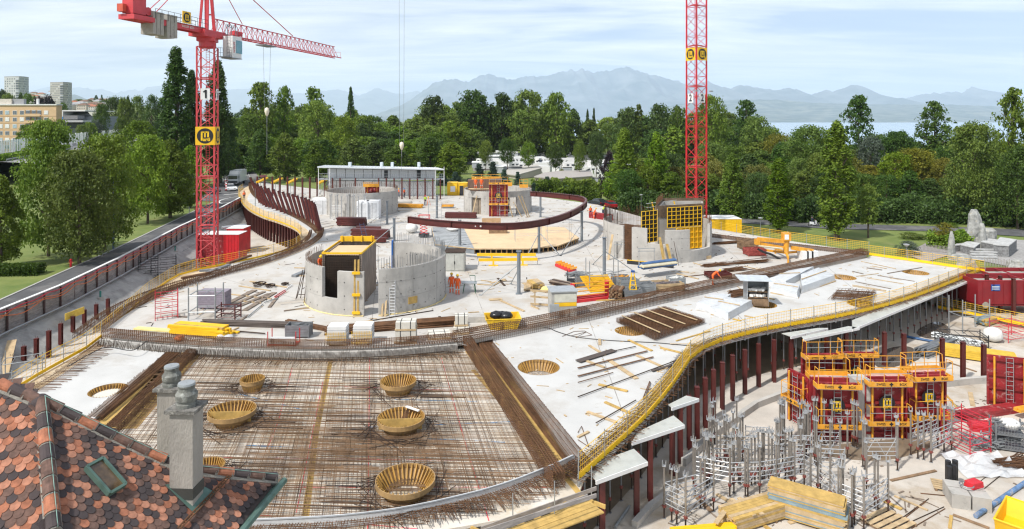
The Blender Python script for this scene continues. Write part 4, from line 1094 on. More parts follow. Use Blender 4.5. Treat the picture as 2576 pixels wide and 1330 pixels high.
def lamp(p,h,lab,arm=1.2,rz=0,mt=gd,gp=None,kind='arm',r=.07):
 o=T('street_lamp',lab,'street lamp',tuple(p),gp,rz);m=MB();m.tb((0,0,0),(0,0,h),r,8,r*.6);m.pt('pole',mt,o)
 if kind=='arm':m=MB();m.bar((0,0,h),(arm,0,h+.15),.06);m.pt('arm',mt,o);m=MB();m.box((arm+.3,0,h+.15),(.7,.25,.1));m.pt('lamp_head',alu,o)
 else:m=MB();m.lathe([(.05,-.25),(.32,-.05),(.34,.05),(.02,.12)],14,(0,0,h));m.pt('lamp_head',alu,o)
 return o
bluegrey=mat('blue_grey_lamp_paint',(.16,.22,.30),.5)
p=onG(285,628);lamp(p,8.2,'tall blue grey lamp post at the edge of the footpath lawn',0.1,mt=bluegrey,r=.12)
p=onG(476,536);lamp(p,6.0,'lamp post at the footpath just left of the first crane',1.6,mt=gd)
p=onG(642,520);lamp(p,5.6,'lamp post behind the end of the curved tongue',-1.6)
p=onG(1613,548);lamp(p,4.4,'disc topped lamp behind the right drum, beside the leftmost poplar',kind='disc',gp='disc topped park lamps')
lamp(onG(1913,620),4.2,'disc topped park lamp between the first two lawn poplars',kind='disc',gp='disc topped park lamps')
lamp(onG(2280,690),3.6,'disc topped park lamp by the grey green grass clump',kind='disc',gp='disc topped park lamps')
p=onG(178,672);o=T('hydrant','small red hydrant on the lawn beside the footpath','hydrant',tuple(p));m=MB();m.tb((0,0,0),(0,0,.75),.11,8);m.pt('barrel',cred,o);m=MB();m.lathe([(.15,0),(.15,.08),(.02,.2)],10,(0,0,.75));m.tb((-.22,0,.55),(.22,0,.55),.05,6);m.pt('cap',cred,o)
p=onG(668,470);o=T('direction_sign','small brown arrow sign behind the raked red columns','sign',tuple(p));m=MB();m.tb((0,0,0),(0,0,2.6),.05,6);m.pt('pole',galv,o);m=MB();m.add([(-1.5,0,2.55),(-1.15,0,2.25),(.3,0,2.25),(.3,0,2.85),(-1.15,0,2.85),(-1.5,.04,2.55),(-1.15,.04,2.25),(.3,.04,2.25),(.3,.04,2.85),(-1.15,.04,2.85)],[(0,1,2,3,4),(9,8,7,6,5),(0,5,6,1),(1,6,7,2),(2,7,8,3),(3,8,9,4),(4,9,5,0)]);m.pt('board',mat('brown_sign',(.16,.05,.05),.6),o)
for k,(x,y)in enumerate(((568,470),(570,480),(572,462))):
 o=T('hazard_post',['red and white hazard beacon left of the lorry','red and white beacon nearest the white car','red and white beacon farthest up the street'][k],'beacon',tuple(onG(x-1,y,.1)),'beacons beside the street')
 for i in range(6):m=MB();m.box((0,0,.3+i*.28),(.3,.06,.27));m.pt('stripe',cred if i%2==0 else white,o)
 m=MB();m.box((0,0,.08),(.6,.3,.16));m.pt('foot',black,o)
A0,A1=WD(-60,404,158),WD(312,345.5,322)
nseg=24;far_=[A0.lerp(A1,t/nseg)for t in range(nseg+1)]
near_=[V(q.x+22,q.y-6,q.z-.4)for q in far_]
m=MB();m.strip(near_,far_);m.struct('motorway',mat('motorway_asphalt',(.27,.265,.26),.9,var=.08,scale=.4))
bank=[V(q.x+9,q.y-4,-.6)for q in near_]
m=MB();m.strip(bank,[q-V(0,0,.02)for q in near_]);m.struct('motorway_bank',lawn)
m=MB();m.strip([q+V(0,0,-.02)for q in far_],[V(q.x-14,q.y+6,-.6)for q in far_]);m.struct('motorway_back_bank',lawn)
m=MB()
for k,w_ in((.33,.16),(.66,.16),(.05,.22)):
 for i in range(nseg):
  a=far_[i].lerp(near_[i],k);b=far_[i+1].lerp(near_[i+1],k)
  for j in range(3):
   p,q=a.lerp(b,j/3),a.lerp(b,(j+.5)/3);s_=V(1,0,0)*w_
   m.add([p+V(0,0,.02),q+V(0,0,.02),q+s_+V(0,0,.02),p+s_+V(0,0,.02)],[(0,1,2,3)])
m.struct('lane_marking',rdp)
for k,tt in enumerate((1.0,.42)):
 o=T('guard_rail',['steel guard rail on the near side of the motorway','steel guard rail in the middle of the motorway'][k],'guard rail',tuple(near_[0].lerp(far_[0],1-tt)))
 ln=[far_[i].lerp(near_[i],tt)for i in range(nseg+1)]
 m=MB(o)
 for a,b in zip(ln[:-1],ln[1:]):m.bar(a+V(0,0,.65),b+V(0,0,.65),.05,.3)
 m.pt('rail',galv,o)
 m=MB(o)
 for p,d in rsp(ln,4):m.bar(p,p+V(0,0,.7),.1)
 m.pt('post',gd,o,kind='stuff')
hedge('hedge',[far_[i].lerp(near_[i],.30)for i in range(0,9)],1.5,1.6,'long clipped hedge along the motorway in front of the noise barrier','fresh',9000,.3,rough=.1)
o=T('noise_barrier','white posted glass noise barrier along the motorway','noise barrier',tuple(A0));L0=Vec(o.location)
bl=rsp([A0+V(0,0,0),A1],2.0);pmh=4.3
pm=MB();pm.bar((0,0,0),(0,0,4.3),.16,.22,up=(0,1,0));pme=pm.mesh('fin',white)
pb=MB();pb.add([(-.2,-.9,0),(.2,-.9,0),(.2,.3,0),(-.2,.3,0),(-.14,-.12,4.5),(.14,-.12,4.5),(.14,.2,4.5),(-.14,.2,4.5),],((0,1,5,4),(1,2,6,5),(2,3,7,6),(3,0,4,7),(4,5,6,7)));pbe=pb.mesh('buttress',white)
gm=glass('green_tinted_glass',(.45,.58,.52),.05,.42)
dirb=(A1-A0).normalized();az=math.atan2(dirb.y,dirb.x)
for i,(p,d)in enumerate(bl):
 inst('buttress' if i%4==0 else 'fin',pbe if i%4==0 else pme,o,tuple(p-L0),(0,0,az))
 if i<len(bl)-1:
  m=MB(o);q=bl[i+1][0];m.bar(p.lerp(q,.06)+V(0,0,2.6),p.lerp(q,.94)+V(0,0,2.6),.04,3.2);m.pt('pane',gm,o)
m=MB(o);m.wall([A0,A1],.3,[A0.z-.2,A1.z-.2],[A0.z+.95,A1.z+.95]);m.pt('plinth',conc,o)
car(tuple(far_[21].lerp(near_[21],.5)),.7,wpaint,'white car on the motorway at the end of the noise barrier')
cream=mat('cream_render',(.58,.40,.235),.85,var=.05,scale=.2)
D0=272
def face_block(name,px0,px1,yt,d,depth,mt,lab,base=-.6,rz=0):
 a,b=WD(px0,yt,d),WD(px1,yt,d);o=T(name,lab,'building',((a.x+b.x)/2,d,base));m=MB(o)
 m.box(((a.x+b.x)/2,d+depth/2,(a.z+base)/2),(b.x-a.x,depth,a.z-base));m.pt('wall',mt,o)
 return o,a,b
o,a,b=face_block('apartment_building',-90,141.5,264.5,D0,3.5,cream,'cream apartment block with shuttered windows and balconies at the left edge')
L0=Vec(o.location)
fr=MB();fr.box((0,0,0),(1.75,.10,1.7));frm=fr.mesh('window',mat('window_frame_white',(.62,.62,.62),.6))
pa=MB();pa.box((0,-.055,0),(.72,.05,1.45));pam=[pa.mesh('pane',mat('curtained_glass',(.13,.15,.17),.15)),None]
pa=MB();pa.box((0,-.06,0),(1.5,.05,1.45));shm_=pa.mesh('shutter',mat('white_shutter',(.66,.66,.64),.7));pa=MB();pa.box((0,-.06,0),(1.5,.05,1.45));sh2=pa.mesh('shutter',mat('blue_grey_shutter',(.33,.42,.46),.7))
for r_ in range(6):
 for x in(8,92,188,280,588):
  p=ZD('L',x,548+r_*87,D0-.04);w=inst('window',frm,o,tuple(p-L0))
  k=rn.random()
  if k<.45:
   for s_ in(-.4,.4):inst('pane',pam[0],w,(s_,0,0))
  else:inst('shutter',shm_ if k<.72 else sh2,w)
 p0,p1=ZD('L',322,520+r_*87,D0),ZD('L',524,566+r_*87,D0)
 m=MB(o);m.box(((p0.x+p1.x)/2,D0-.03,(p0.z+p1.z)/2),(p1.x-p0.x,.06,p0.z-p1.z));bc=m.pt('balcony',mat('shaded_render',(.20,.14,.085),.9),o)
 m=MB(o);q0,q1=ZD('L',322,562+r_*87,D0),ZD('L',524,596+r_*87,D0);m.box(((q0.x+q1.x)/2,D0-.75,(q0.z+q1.z)/2),(q1.x-q0.x,.12,q0.z-q1.z));m.pt('parapet',cream,o)
 m=MB(o);m.box(((q0.x+q1.x)/2,D0-.4,q1.z+.05),(q1.x-q0.x,.8,.16));m.pt('balcony_floor',cream,o)
 for x in(355,430,500):
  p=ZD('L',x,546+r_*87,D0-.1);m=MB();m.box((0,0,0),(1.5,.08,1.9));w_=inst('balcony_door',m.mesh('balcony_door',mat('window_frame_white',(.6,.6,.6),.6)),o,tuple(p-L0));inst('pane',pam[0],w_,(-.35,0,.05));inst('pane',pam[0],w_,(.35,0,.05))
 m=MB(o);q=ZD('L',0,595+r_*87,D0);m.box(((a.x+b.x)/2,D0-.03,q.z),(b.x-a.x,.06,.12));m.pt('string_course',mat('dark_render_band',(.36,.24,.14),.9),o)
m=MB(o);m.box(((a.x+b.x)/2,D0+1.6,a.z+.25),(b.x-a.x+.8,4,.5));m.pt('roof',mat('pale_roof_edge',(.62,.62,.6),.7),o)
m=MB(o);q=WD(30,262,D0+4);m.box((q.x-4,D0+2,a.z+1.5),(22,1.5,2.4));m.pt('roof_plant_room',mat('grey_cladding',(.30,.30,.31),.6,var=.05),o)
m=MB(o);q=WD(19,262,D0+4);m.box((q.x,D0+.9,a.z+1.5),(8.5,.6,2.3));m.pt('roof_hut',mat('beige_render',(.55,.5,.44),.8),o)
m=MB(o);q=WD(104,262,D0+4);m.tb((q.x,D0+2,a.z),(q.x,D0+2,a.z+2.8),.5,8);m.pt('flue',white,o)
def tower(px0,px1,pc,yt,d,rows__,lab,mt,g):
 a,b,c=WD(px0,yt,d),WD(px1,yt,d),WD(pc,yt,d-8)
 zt=a.z;o=T('tower_block',lab,'building',(c.x,d,-.6),g)
 m=MB(o);foot=[V(a.x,d+4,0),V(a.x,d-1,0),V(c.x-2,d-6,0),V(c.x+2,d-6,0),V(b.x,d-1,0),V(b.x-3,d+11,0),V(a.x+4,d+14,0)]
 m.prism([(p.x,p.y)for p in foot],-.6,zt);m.pt('wall',mt,o)
 m=MB(o);m.prism([(p.x,p.y)for p in foot],zt,zt+.9);m.pt('roof',mat('tower_roof',(.3,.3,.3),.8),o)
 m=MB(o);m2=MB(o);st_=2.85
 for(p,q,n,dark)in((foot[1],foot[2],5,0),(foot[2],foot[3],1,1),(foot[3],foot[4],4,0),(foot[4],foot[5],4,0)):
  dd=(q-p).normalized();nn=V(dd.y,-dd.x,0)
  for r_ in range(rows__):
   for k in range(n):
    c_=p.lerp(q,(k+.5)/n)+nn*.02;w_=(q-p).length/n*(.42 if not dark else .9)
    z=zt-2.2-r_*st_
    (m if(k+r_)%5 else m2).bar(V(c_.x,c_.y,z)-dd*w_/2,V(c_.x,c_.y,z)+dd*w_/2,.1,1.35)
    if dark:m2.bar(V(c_.x,c_.y,z-1.0)-dd*w_/2-V(0,.5,0),V(c_.x,c_.y,z-1.0)+dd*w_/2-V(0,.5,0),.4,.5)
 m.pt('window',mat('tower_window',(.10,.12,.14),.3),o,kind='stuff');m2.pt('blind',mat('tower_blind',(.5,.52,.55),.7),o,kind='stuff')
tower(12.5,61.5,40,194,780,21,'left tower block, pale grey, above the cream apartment block',mat('pale_grey_tower',(.46,.47,.46),.85,var=.04),'tower blocks')
tower(127.5,172.5,152,208,850,21,'right tower block, beige grey, behind the office with the slanted roof',mat('beige_grey_tower',(.40,.385,.35),.85,var=.04),'tower blocks')
o=T('office_building','grey office building with slanted dark glazed roof beside the cream block','building',tuple(WD(190,330,300)))
def bx(px0,y0,px1,y1,d,dep,mt,name):
 a,b=WD(px0,y0,d),WD(px1,y1,d);m=MB(o);m.box(((a.x+b.x)/2,d+dep/2,(a.z+b.z)/2),(b.x-a.x,dep,a.z-b.z));return m.pt(name,mt,o)
bx(165,292,231,345,300,20,mat('office_blue_grey',(.27,.30,.34),.6,var=.04),'wall')
bx(140,280,158,345,296,14,white,'end_wall');bx(141,285,151.5,345,295.5,.4,glz,'stair_glazing');bx(140,277,214,279.5,296,22,white,'flat_roof')
a,b=WD(164,292,299.5),WD(231,292,299.5);c,d_=WD(168,280,306),WD(220,280,306)
m=MB(o);m.add([a,b,d_,c,V(c.x,c.y+12,c.z),V(d_.x,d_.y+12,d_.z)],[(0,1,2,3),(3,2,5,4)]);m.pt('slanted_roof',mat('dark_roof_glazing',(.09,.10,.11),.4),o)
for k in range(6):
 p=a.lerp(b,.1+.16*k);q=c.lerp(d_,.1+.16*k);m=MB(o);m.bar(p.lerp(q,.2)+V(0,-.12,.1),p.lerp(q,.8)+V(0,-.12,.1),1.7,.12);m.pt('roof_window',mat('roof_window_glass',(.35,.38,.4),.2),o)
bx(159,290,195,300,294,5,mat('vent_louvres',(.20,.20,.21),.6),'plant_screen');bx(158,302,208,307,293,6,mat('office_blue_light',(.45,.46,.48),.6),'ledge');bx(160,308,207,335,294.5,4,mat('dark_office_glass',(.07,.09,.11),.2),'glazing');bx(155.5,293,158.5,301,295.7,.3,mat('blue_emblem',(.05,.22,.5),.5),'emblem')
ridge('town_hill',[(-300,262),(0,258),(90,256),(180,252),(235,249),(265,252),(330,262),(420,280),(500,300)],1500,760,0.6,lawn,11,zbase=-1,ny=8,pw=1.0,fine=14)
HP=[('red_roof',(.30,.11,.06)),('brown_roof',(.16,.09,.06)),('grey_roof',(.30,.30,.31))]
hr=random.Random(12)
hl=[(186,268),(193,272),(203,270),(214,268),(226,274),(236,270),(246,266),(232,262),(222,262),(254,263),(262,270),(210,276),(240,277),(196,262),(252,272),(176,276),(70,250),(80,247),(90,251),(100,249),(110,252),(76,255),(96,256),(118,250),(86,243),(104,243),(268,262)]
for i,(x,y)in enumerate(hl):
 d=930+(276-y)*16+hr.uniform(0,20);w=hr.uniform(9,17);h=hr.uniform(5,8.5);p=WD(x,y,d)
 nm=hr.choice(HP);sd='small' if w<12 else 'wide';col=nm[0].replace('_',' ')
 o=T('hill_house',f'{sd} pale house with {col}, {ordw(i + 1)} of the houses on the hill','house',tuple(p),'houses on the hill')
 m=MB();m.box((0,0,h/2-4),(w,9,h+8));m.pt('wall',mat('hill_house_wall%d'%(i%3),[(.55,.53,.48),(.62,.6,.56),(.5,.44,.38)][i%3],.85),o)
 m=MB();m.add([(-w/2-.5,-5,h),(w/2+.5,-5,h),(w/2+.5,5,h),(-w/2-.5,5,h),(-w/4,0,h+2.6),(w/4,0,h+2.6)],((0,1,5,4),(2,3,4,5),(1,2,5),(3,0,4)));m.pt('roof',mat(nm[0],nm[1],.8),o)
 m=MB()
 for k in range(int(w/3)):
  for z in(h*.3,h*.72):m.box((-w/2+1.8+k*3,-4.52,z),(1.1,.08,1.2))
 m.pt('window',glz,o,kind='stuff')
o=T('distant_crane','small distant tower crane between the two tower blocks','crane',tuple(WD(131,262,950)))
cm_=mat('faded_orange_crane',(.45,.22,.13),.6)
m=MB();m.bar((0,0,0),(0,0,21),1.2);m.pt('mast',cm_,o);m=MB();m.bar((-5,0,19),(14,0,19.5),.9);m.pt('jib',cm_,o)
for kind,px,d,yt,w,lf,lb in(('round',20,470,240,44,'fresh','light green tree below the left tower block'),('round',6,500,232,30,'dark','dark tree at the left edge below the tower block'),('ovoid',52,480,238,30,'dark','dark pointed tree under the left tower block'),('round',72,470,243,50,'mid','green tree right under the left tower block'),('round',105,460,250,60,'purple','purple dark tree left of the right tower block'),
 ('round',128-6,450,246,40,'purple','dark purple crown touching the right tower block'),('round',158,455,264,36,'mid','green tree between the cream block and the office'),
 ('spreading',255,285,268,44,'dark','dark cedar right of the office building'),('round',241,270,307,40,'grey','pale flowering round tree below the office building'),('round',305,265,300,44,'mid','small round tree at the end of the noise barrier'),
 ('round',282,330,250,60,'dark','leftmost crown of the tall poplar wall behind the motorway'),('round',312,325,252,44,'mid','second crown of the tall poplar wall'),('poplar',322,335,246,24,'dark','narrow crown in the tall poplar wall'),('round',345,328,248,50,'mid','third broad crown of the tall poplar wall'),('round',382,325,247,50,'dark','fourth broad crown of the tall poplar wall, beside the giant poplar'),('round',410,330,252,40,'dark','rightmost crown of the poplar wall'),
 ('ovoid',242,1150,240,14,'dark','small dark conifer on the hill ridge'),('ovoid',256,1150,239,9,'dark','thin conifer on the hill ridge'),('round',200,1150,250,34,'mid','wood on the hill left of the conifers'),('round',222,1150,251,30,'mid','round crown on the hill ridge'),('round',262,1100,252,24,'mid','crown right of the conifers on the hill ridge')):
 tree(kind,px,d,yt,w,lb,lf,'far' if d>400 else 'mid','trees behind the motorway',base=None if d<1000 else 40)
for i,x in enumerate((64,112,150,205,226,120)):
 tree('round',x,240+i*5,318-(i%3)*6,46,['leafy tree hiding the foot of the cream block','leafy tree behind the noise barrier near the cream block','leafy tree below the office','leafy tree below the office glazing','leafy tree in front of the pale flowering one','leafy tree at the foot of the office'][i],'mid','mid','trees behind the motorway')
# ================================================================== concrete drums
def arc_pts(c,r,f0,f1,n):
 """angles in degrees from the direction towards the viewer, positive to the right"""
 return[V(c[0]+r*math.sin(R(f0+(f1-f0)*i/n)),c[1]-r*math.cos(R(f0+(f1-f0)*i/n)),0)for i in range(n+1)]
tiedot=mat('tie_hole',(.06,.055,.05),.9)
def awl(o,c,r,f0,f1,z0,z1,th=.28,mt=conc,name='wall',holes=True,bars=0,bh=.6,barmat=None,joint=True):
 n=max(3,int(abs(f1-f0)/5));pts=arc_pts(c,r,f0,f1,n)
 m=MB(o);m.wall(pts,th,z0,z1);w_=m.pt(name,mt,o)
 if holes and z1-z0>1.2:
  m=MB(o)
  for i in range(int(abs(f1-f0)/11)):
   f=R(f0+6+11*i)
   for z in(.5,1.55,2.6):
    if z0+z<z1-.2:
     for rr_,s_ in((r+.012,1),(r-th-.012,-1)):
      p=V(c[0]+rr_*math.sin(f),c[1]-rr_*math.cos(f),z0+z);m.tb(p,p+V(math.sin(f),-math.cos(f),0)*.01*s_,.05,6)
  m.pt('tie_hole',tiedot,o,kind='stuff')
 if joint:
  m=MB(o);k=max(1,int(abs(f1-f0)/24))
  for i in range(1,k):
   f=R(f0+(f1-f0)*i/k);p=V(c[0]+(r+.004)*math.sin(f),c[1]-(r+.004)*math.cos(f),0);m.box((p.x,p.y,(z0+z1)/2),(.025,.025,z1-z0-.02),f)
  for z in(1.3,2.6):
   if z<z1-.3:m.path([V(q.x,q.y,z0+z)for q in arc_pts(c,r+.003,f0,f1,n)],.009,4)
  if m.v:m.pt('formwork_joint',mat('joint_line',(.26,.25,.235),.9),o,kind='stuff')
 if bars:
  m=MB(o);r_=random.Random(int(r*10+f0))
  for i in range(int(abs(f1-f0)/57.3*r/bars)):
   f=R(f0+i*bars/r*57.3)
   for rr_ in(r-.06,r-th+.06):
    p=V(c[0]+rr_*math.sin(f),c[1]-rr_*math.cos(f),z1-.05);m.bar(p,p+V(r_.uniform(-.03,.03),r_.uniform(-.03,.03),bh*r_.uniform(.7,1.1)),.024)
  m.pt('starter_bar',barmat or rust,o,kind='stuff')
 return w_
cA=(-11.77,57.1);rA=5.95
oA=T('concrete_drum','nearest concrete drum, open at the front, with the yellow topped lift shaft inside','drum',(*cA,0),'concrete drums of the stair cores')
awl(oA,cA,rA,-112,-34,0,3.6,bars=.35,bh=.5);awl(oA,cA,rA,-34,-19,0,1.25,joint=False,holes=False);awl(oA,cA,rA,-19,2,0,3.45,joint=False)
awl(oA,cA,rA,13,176,0,3.62,bars=.22,bh=1.0,barmat=gd)
m=MB(oA)
for f in range(20,160,2):
 p=V(cA[0]+(rA-.34)*math.sin(R(f)),cA[1]-(rA-.34)*math.cos(R(f)),1.2);m.bar(p,p+V(0,0,1.6),.03)
m.pt('inner_starter_bar',gd,oA,kind='stuff')
m=MB(oA);m.box((cA[0]+.32,cA[1]+5.75,2.0),(.12,.5,3.6));m.pt('blue_stop_end',mat('blue_steel',(.02,.12,.42),.5),oA)
x0,x1,y0,y1=-15.6,-12.35,53.9,59.6
m=MB(oA)
for a,b,c,d in((x0,x0+.22,y0,y1),(x1-.22,x1,y0,y1)):m.box(((a+b)/2,(c+d)/2,2.15),(b-a,d-c,4.3))
m.box(((x0+x1)/2,y1-.1,2.15),(x1-x0-.46,.2,4.3));m.pt('shaft_wall',mat('dark_stained_concrete',(.25,.20,.165),.9,var=.3,scale=1.5,stretch=(2,2,.4)),oA)
m=MB(oA)
for k in range(22):m.bar((x0+.1+k*.143,y0-.05,0.3),(x0+.1+k*.143,y0-.05,4.25),.03)
for k in range(18):m.bar((x0,y0-.09,.5+k*.2),(x1,y0-.09,.5+k*.2),.025)
m.pt('shaft_rebar',rk,oA,kind='stuff')
m=MB(oA);m.box(((x0+x1)/2,y0+.15,2.1),(x1-x0-.5,.1,4.0));m.pt('dark_back_panel',mat('shaft_dark_board',(.05,.035,.025),.9),oA)
m=MB(oA)
for a,b in(((x0,y0),(x1,y0)),((x1,y0),(x1,y1)),((x1,y1),(x0,y1)),((x0,y1),(x0,y0))):m.bar((*a,4.37),(*b,4.37),.08,.15)
m.pt('yellow_frame',yel,oA)
m=MB(oA);m.bar((x0+.1,y1-.35,4.6),(x1-.1,y1-.35,4.6),.14,.45)
for k in range(4):m.bar((x0+.3+k*.88,y1-.5,4.35),(x0+.3+k*.88,y1-.5,4.9),.1)
m.pt('yellow_formwork',yel,oA)
m=MB(oA)
for k in range(8):m.bar((x0+.1,y0+.3+k*.52,4.2),(x1-.1,y0+.32+k*.52,4.2),.46,.05)
m.pt('deck_board',ply,oA)
def lean(a,b,w,t,mt,lab,cat='board',name='leaning_board',gp=None):
 m=MB();m.bar(a,b,w,t);return m.tg_(name,mt,lab,cat,gp)
p=Z('A',925,1275);q=p+V(.0,.35,5.1)
o=T('strongback','tall timber strongback with yellow clamps at the front opening of the nearest drum','strongback',tuple(p));m=MB(o);m.bar(p+V(-.12,0,0),p+V(-.07,.1,4.4),.14,.12);m.bar(p+V(.16,0,0),p+V(.2,.1,4.4),.14,.12);m.pt('timber',ywood,o)
for z in(.3,1.7,3.4):m=MB(o);m.box((p.x+.05,p.y-.1,z),(.62,.12,.2));m.pt('clamp',yel,o)
def ladder(a,b,w,lab,mt=alu,n=14,gp=None,r=.028):
 a,b=Vec(a),Vec(b);o=T('ladder',lab,'ladder',tuple(a),gp);d=(b-a).normalized();s_=V(1,0,0)*(w/2)
 if abs(d.x)>.3:s_=d.cross(V(0,0,1)).normalized()*(w/2)
 for k in(-1,1):m=MB(o);m.tb(a+s_*k,b+s_*k,r,5);m.pt('rail',mt,o)
 for i in range(n):m=MB(o);c=a.lerp(b,(i+.6)/n);m.tb(c-s_,c+s_,r*.8,5);m.pt('rung',mt,o)
 return o
p=Z('A',1195,1282);ladder(p,p+V(-.15,1.0,3.2)*.95,.42,'light ladder leaning on the front of the nearest drum, right shell')
p=Z('A',1075,1040);ladder(p,W(*pxy('A',985,1040),0)+V(-.7,2.1,5.4),.45,'dark lattice ladder in the opening of the nearest drum, with two workers',mat('dark_blue_ladder',(.05,.06,.12),.5),18)
for k,x in enumerate((1117,1141)):p=Z('A',x,1278);lean(p,p+V(.02,.5,1.35),.14,.03,wood,['left of two short boards leaning on the nearest drum','right of two short boards leaning on the nearest drum'][k])
m=MB(oA);a_=arc_pts(cA,rA+.02,36,44,4)
for i in range(4):m.bar(a_[i]+V(0,0,.9),a_[i+1]+V(0,0,.9),.04,.55)
m.pt('yellow_box_out',ywood,oA)
foam=mat('yellow_foam',(.72,.58,.28),.9,var=.2,scale=6,bump=.8)
for f0,f1 in((-100,2),(13,95)):
 m=MB(oA);pts=arc_pts(cA,rA+.06,f0,f1,30);m.path([p+V(rn.uniform(-.03,.03),rn.uniform(-.03,.03),.04)for p in pts],.055,5);m.pt('foam_bead',foam,oA)
def XY(px,d):return((px-1288)*d/FP,d)
cB=XY(910,109.5);rB=5.95
oB=T('concrete_drum','rear left concrete drum in front of the white site building','drum',(*cB,0),'concrete drums of the stair cores')
awl(oB,cB,rB,-180,26,0,3.7,bars=.35,bh=.7);awl(oB,cB,rB,40,180,0,3.7,bars=.35,bh=.7);awl(oB,cB,rB,26,40,2.3,3.7,holes=False,joint=False)
m=MB(oB);m.wall(arc_pts(cB,rB-1.9,20,46,5),.1,0,2.3);m.pt('timber_infill',wk,oB)
cC=XY(1252,111.3);rC=5.75
oC=T('concrete_drum','rear centre concrete drum with the red and yellow formwork panel on its front','drum',(*cC,0),'concrete drums of the stair cores')
awl(oC,cC,rC,-180,-47,0,3.75,bars=.4,bh=.7);awl(oC,cC,rC,-47,-27,2.7,3.75,holes=False,joint=False);awl(oC,cC,rC,-27,18,0,3.75,bars=.4,bh=.7);awl(oC,cC,rC,18,34,2.8,3.75,holes=False,joint=False);awl(oC,cC,rC,34,180,0,3.75,bars=.4,bh=.7)
m=MB(oC);m.wall(arc_pts(cC,rC-.35,-48,-26,5),.08,0,2.7);m.pt('timber_infill',mat('stained_ply',(.24,.19,.14),.9,var=.2),oC)
m=MB(oC);m.wall(arc_pts(cC,rC-2.6,10,40,5),.08,0,2.9);m.pt('timber_infill',rk,oC)
cD=XY(1652,76.3);rD=6.15
oD=T('concrete_drum','right concrete drum with stepped wall tops round the yellow formwork box','drum',(*cD,0),'concrete drums of the stair cores')
awl(oD,cD,rD,-128,-48,0,3.7,bars=.22,bh=1.6,barmat=rk);awl(oD,cD,rD,-38,-22,0,3.65,holes=True,joint=False);awl(oD,cD,rD,-22,-4,0,2.0,holes=False,joint=False);awl(oD,cD,rD,-4,22,0,3.5,joint=True);awl(oD,cD,rD,22,58,0,1.25,holes=False);awl(oD,cD,rD,58,110,0,3.75,bars=.3,bh=.8);awl(oD,cD,rD,110,232,0,1.2,holes=False,bars=.18,bh=3.4,barmat=rust)
m=MB(oD)
for i in range(34):
 f=R(-48+i*.32);p=V(cD[0]+(rD-.2)*math.sin(f),cD[1]-(rD-.2)*math.cos(f),0);m.bar(p,p+V(0,0,3.9),.03)
for k in range(16):m.path([q+V(0,0,.2+k*.22)for q in arc_pts(cD,rD-.15,-50,-36,4)],.014,4)
m.pt('gap_rebar',rust,oD,kind='stuff')
def grid_form(name,lab,p,q,z0,z1,nx_,nz,mt,back,gp,cat='formwork panel',t=.13,r=.06,rings=True):
 """framed formwork: sheet with ribs, from plan point p to q, ribs on the side of the viewer"""
 p,q=V(p[0],p[1],0),V(q[0],q[1],0);o=T(name,lab,cat,(p.x,p.y,z0),gp);d=(q-p).normalized();n=V(d.y,-d.x,0)
 m=MB(o);m.bar(p+V(0,0,(z0+z1)/2),q+V(0,0,(z0+z1)/2),.03,z1-z0-.02);m.pt('sheet',back,o)
 L=(q-p).length
 for k in range(nx_+1):m=MB(o);c=p+d*(L*k/nx_)+n*t/2;m.bar(c+V(0,0,z0),c+V(0,0,z1),r,t);m.pt('upright_rib',mt,o)
 for k in range(nz+1):m=MB(o);z=z0+(z1-z0)*k/nz;m.bar(p+n*(t/2+.004)+V(0,0,z),q+n*(t/2+.004)+V(0,0,z),t*.9,r*.8);m.pt('cross_rib',mt,o)
 return o
def wpt(px,d):x,y=XY(px,d);return(x,y)
blk=mat('black_ply',(.02,.018,.016),.7,var=.3)
gD='yellow framed panels in the right drum'
grid_form('formwork_panel','yellow framed panel standing at the front left of the formwork box in the right drum',wpt(1613,73.2),wpt(1652,74.4),1.6,5.1,4,7,yel,blk,gD)
grid_form('formwork_panel','long yellow framed panel on the right front of the formwork box, black behind',wpt(1678,75.6),wpt(1764,77.4),2.9,5.2,8,5,yel,blk,gD)
grid_form('formwork_panel','all yellow lower panel below the black backed one in the right drum',wpt(1701,74.6),wpt(1764,76.0),.6,3.0,6,4,yel,mat('yellow_sheet',(.70,.40,.01),.6),gD)
o=T('shaft_box','grey concrete shaft inside the yellow formwork box of the right drum','shaft',(*wpt(1700,80),0))
a,b,c,d_=wpt(1650,76.2),wpt(1770,78.6),wpt(1768,84),wpt(1668,83.5)
for p,q in((a,b),(b,c),(c,d_),(d_,a)):m=MB(o);m.wall([V(*p,0),V(*q,0)],.2,0,5.0);m.pt('wall',conc if p is not c else conc,o)
for p,q in((a,b),(b,c),(c,d_),(d_,a)):m=MB(o);m.wall(offset([V(*p,0),V(*q,0)],-.08),.1,4.0,5.35);m.pt('dark_form',mat('form_edge_wood',(.14,.095,.06),.85,var=.3),o)
m=MB(o);rr2=random.Random(3)
for p,q in((d_,a),(c,d_),(b,c)):
 for p_,d2 in rsp([V(*p,4.8),V(*q,4.8)],.28):m.bar(p_,p_+V(0,0,rr2.uniform(1.0,1.5)),.028)
m.pt('starter_bar',rust,o,kind='stuff')
for k,(x,y0_,y1_)in enumerate(((1640,555,507),(1661,552,506),(1696,548,502))):
 pass
o=T('edge_guard','yellow raked guard posts with grey tubes above the right drum','railing',(*wpt(1660,84),5.2))
for x in(1642,1663,1697):m=MB(o);a,b=WD(x+5,537-(x-1642)*.1,83),WD(x-2,508-(x-1642)*.05,83);m.bar(a,b,.14);m.pt('guard_post',yel,o)
for k in range(3):m=MB(o);a,b=WD(1626,512+k*10,82.9),WD(1702,503+k*11,82.9);m.tb(a,b,.035,5);m.pt('guard_tube',galv,o)
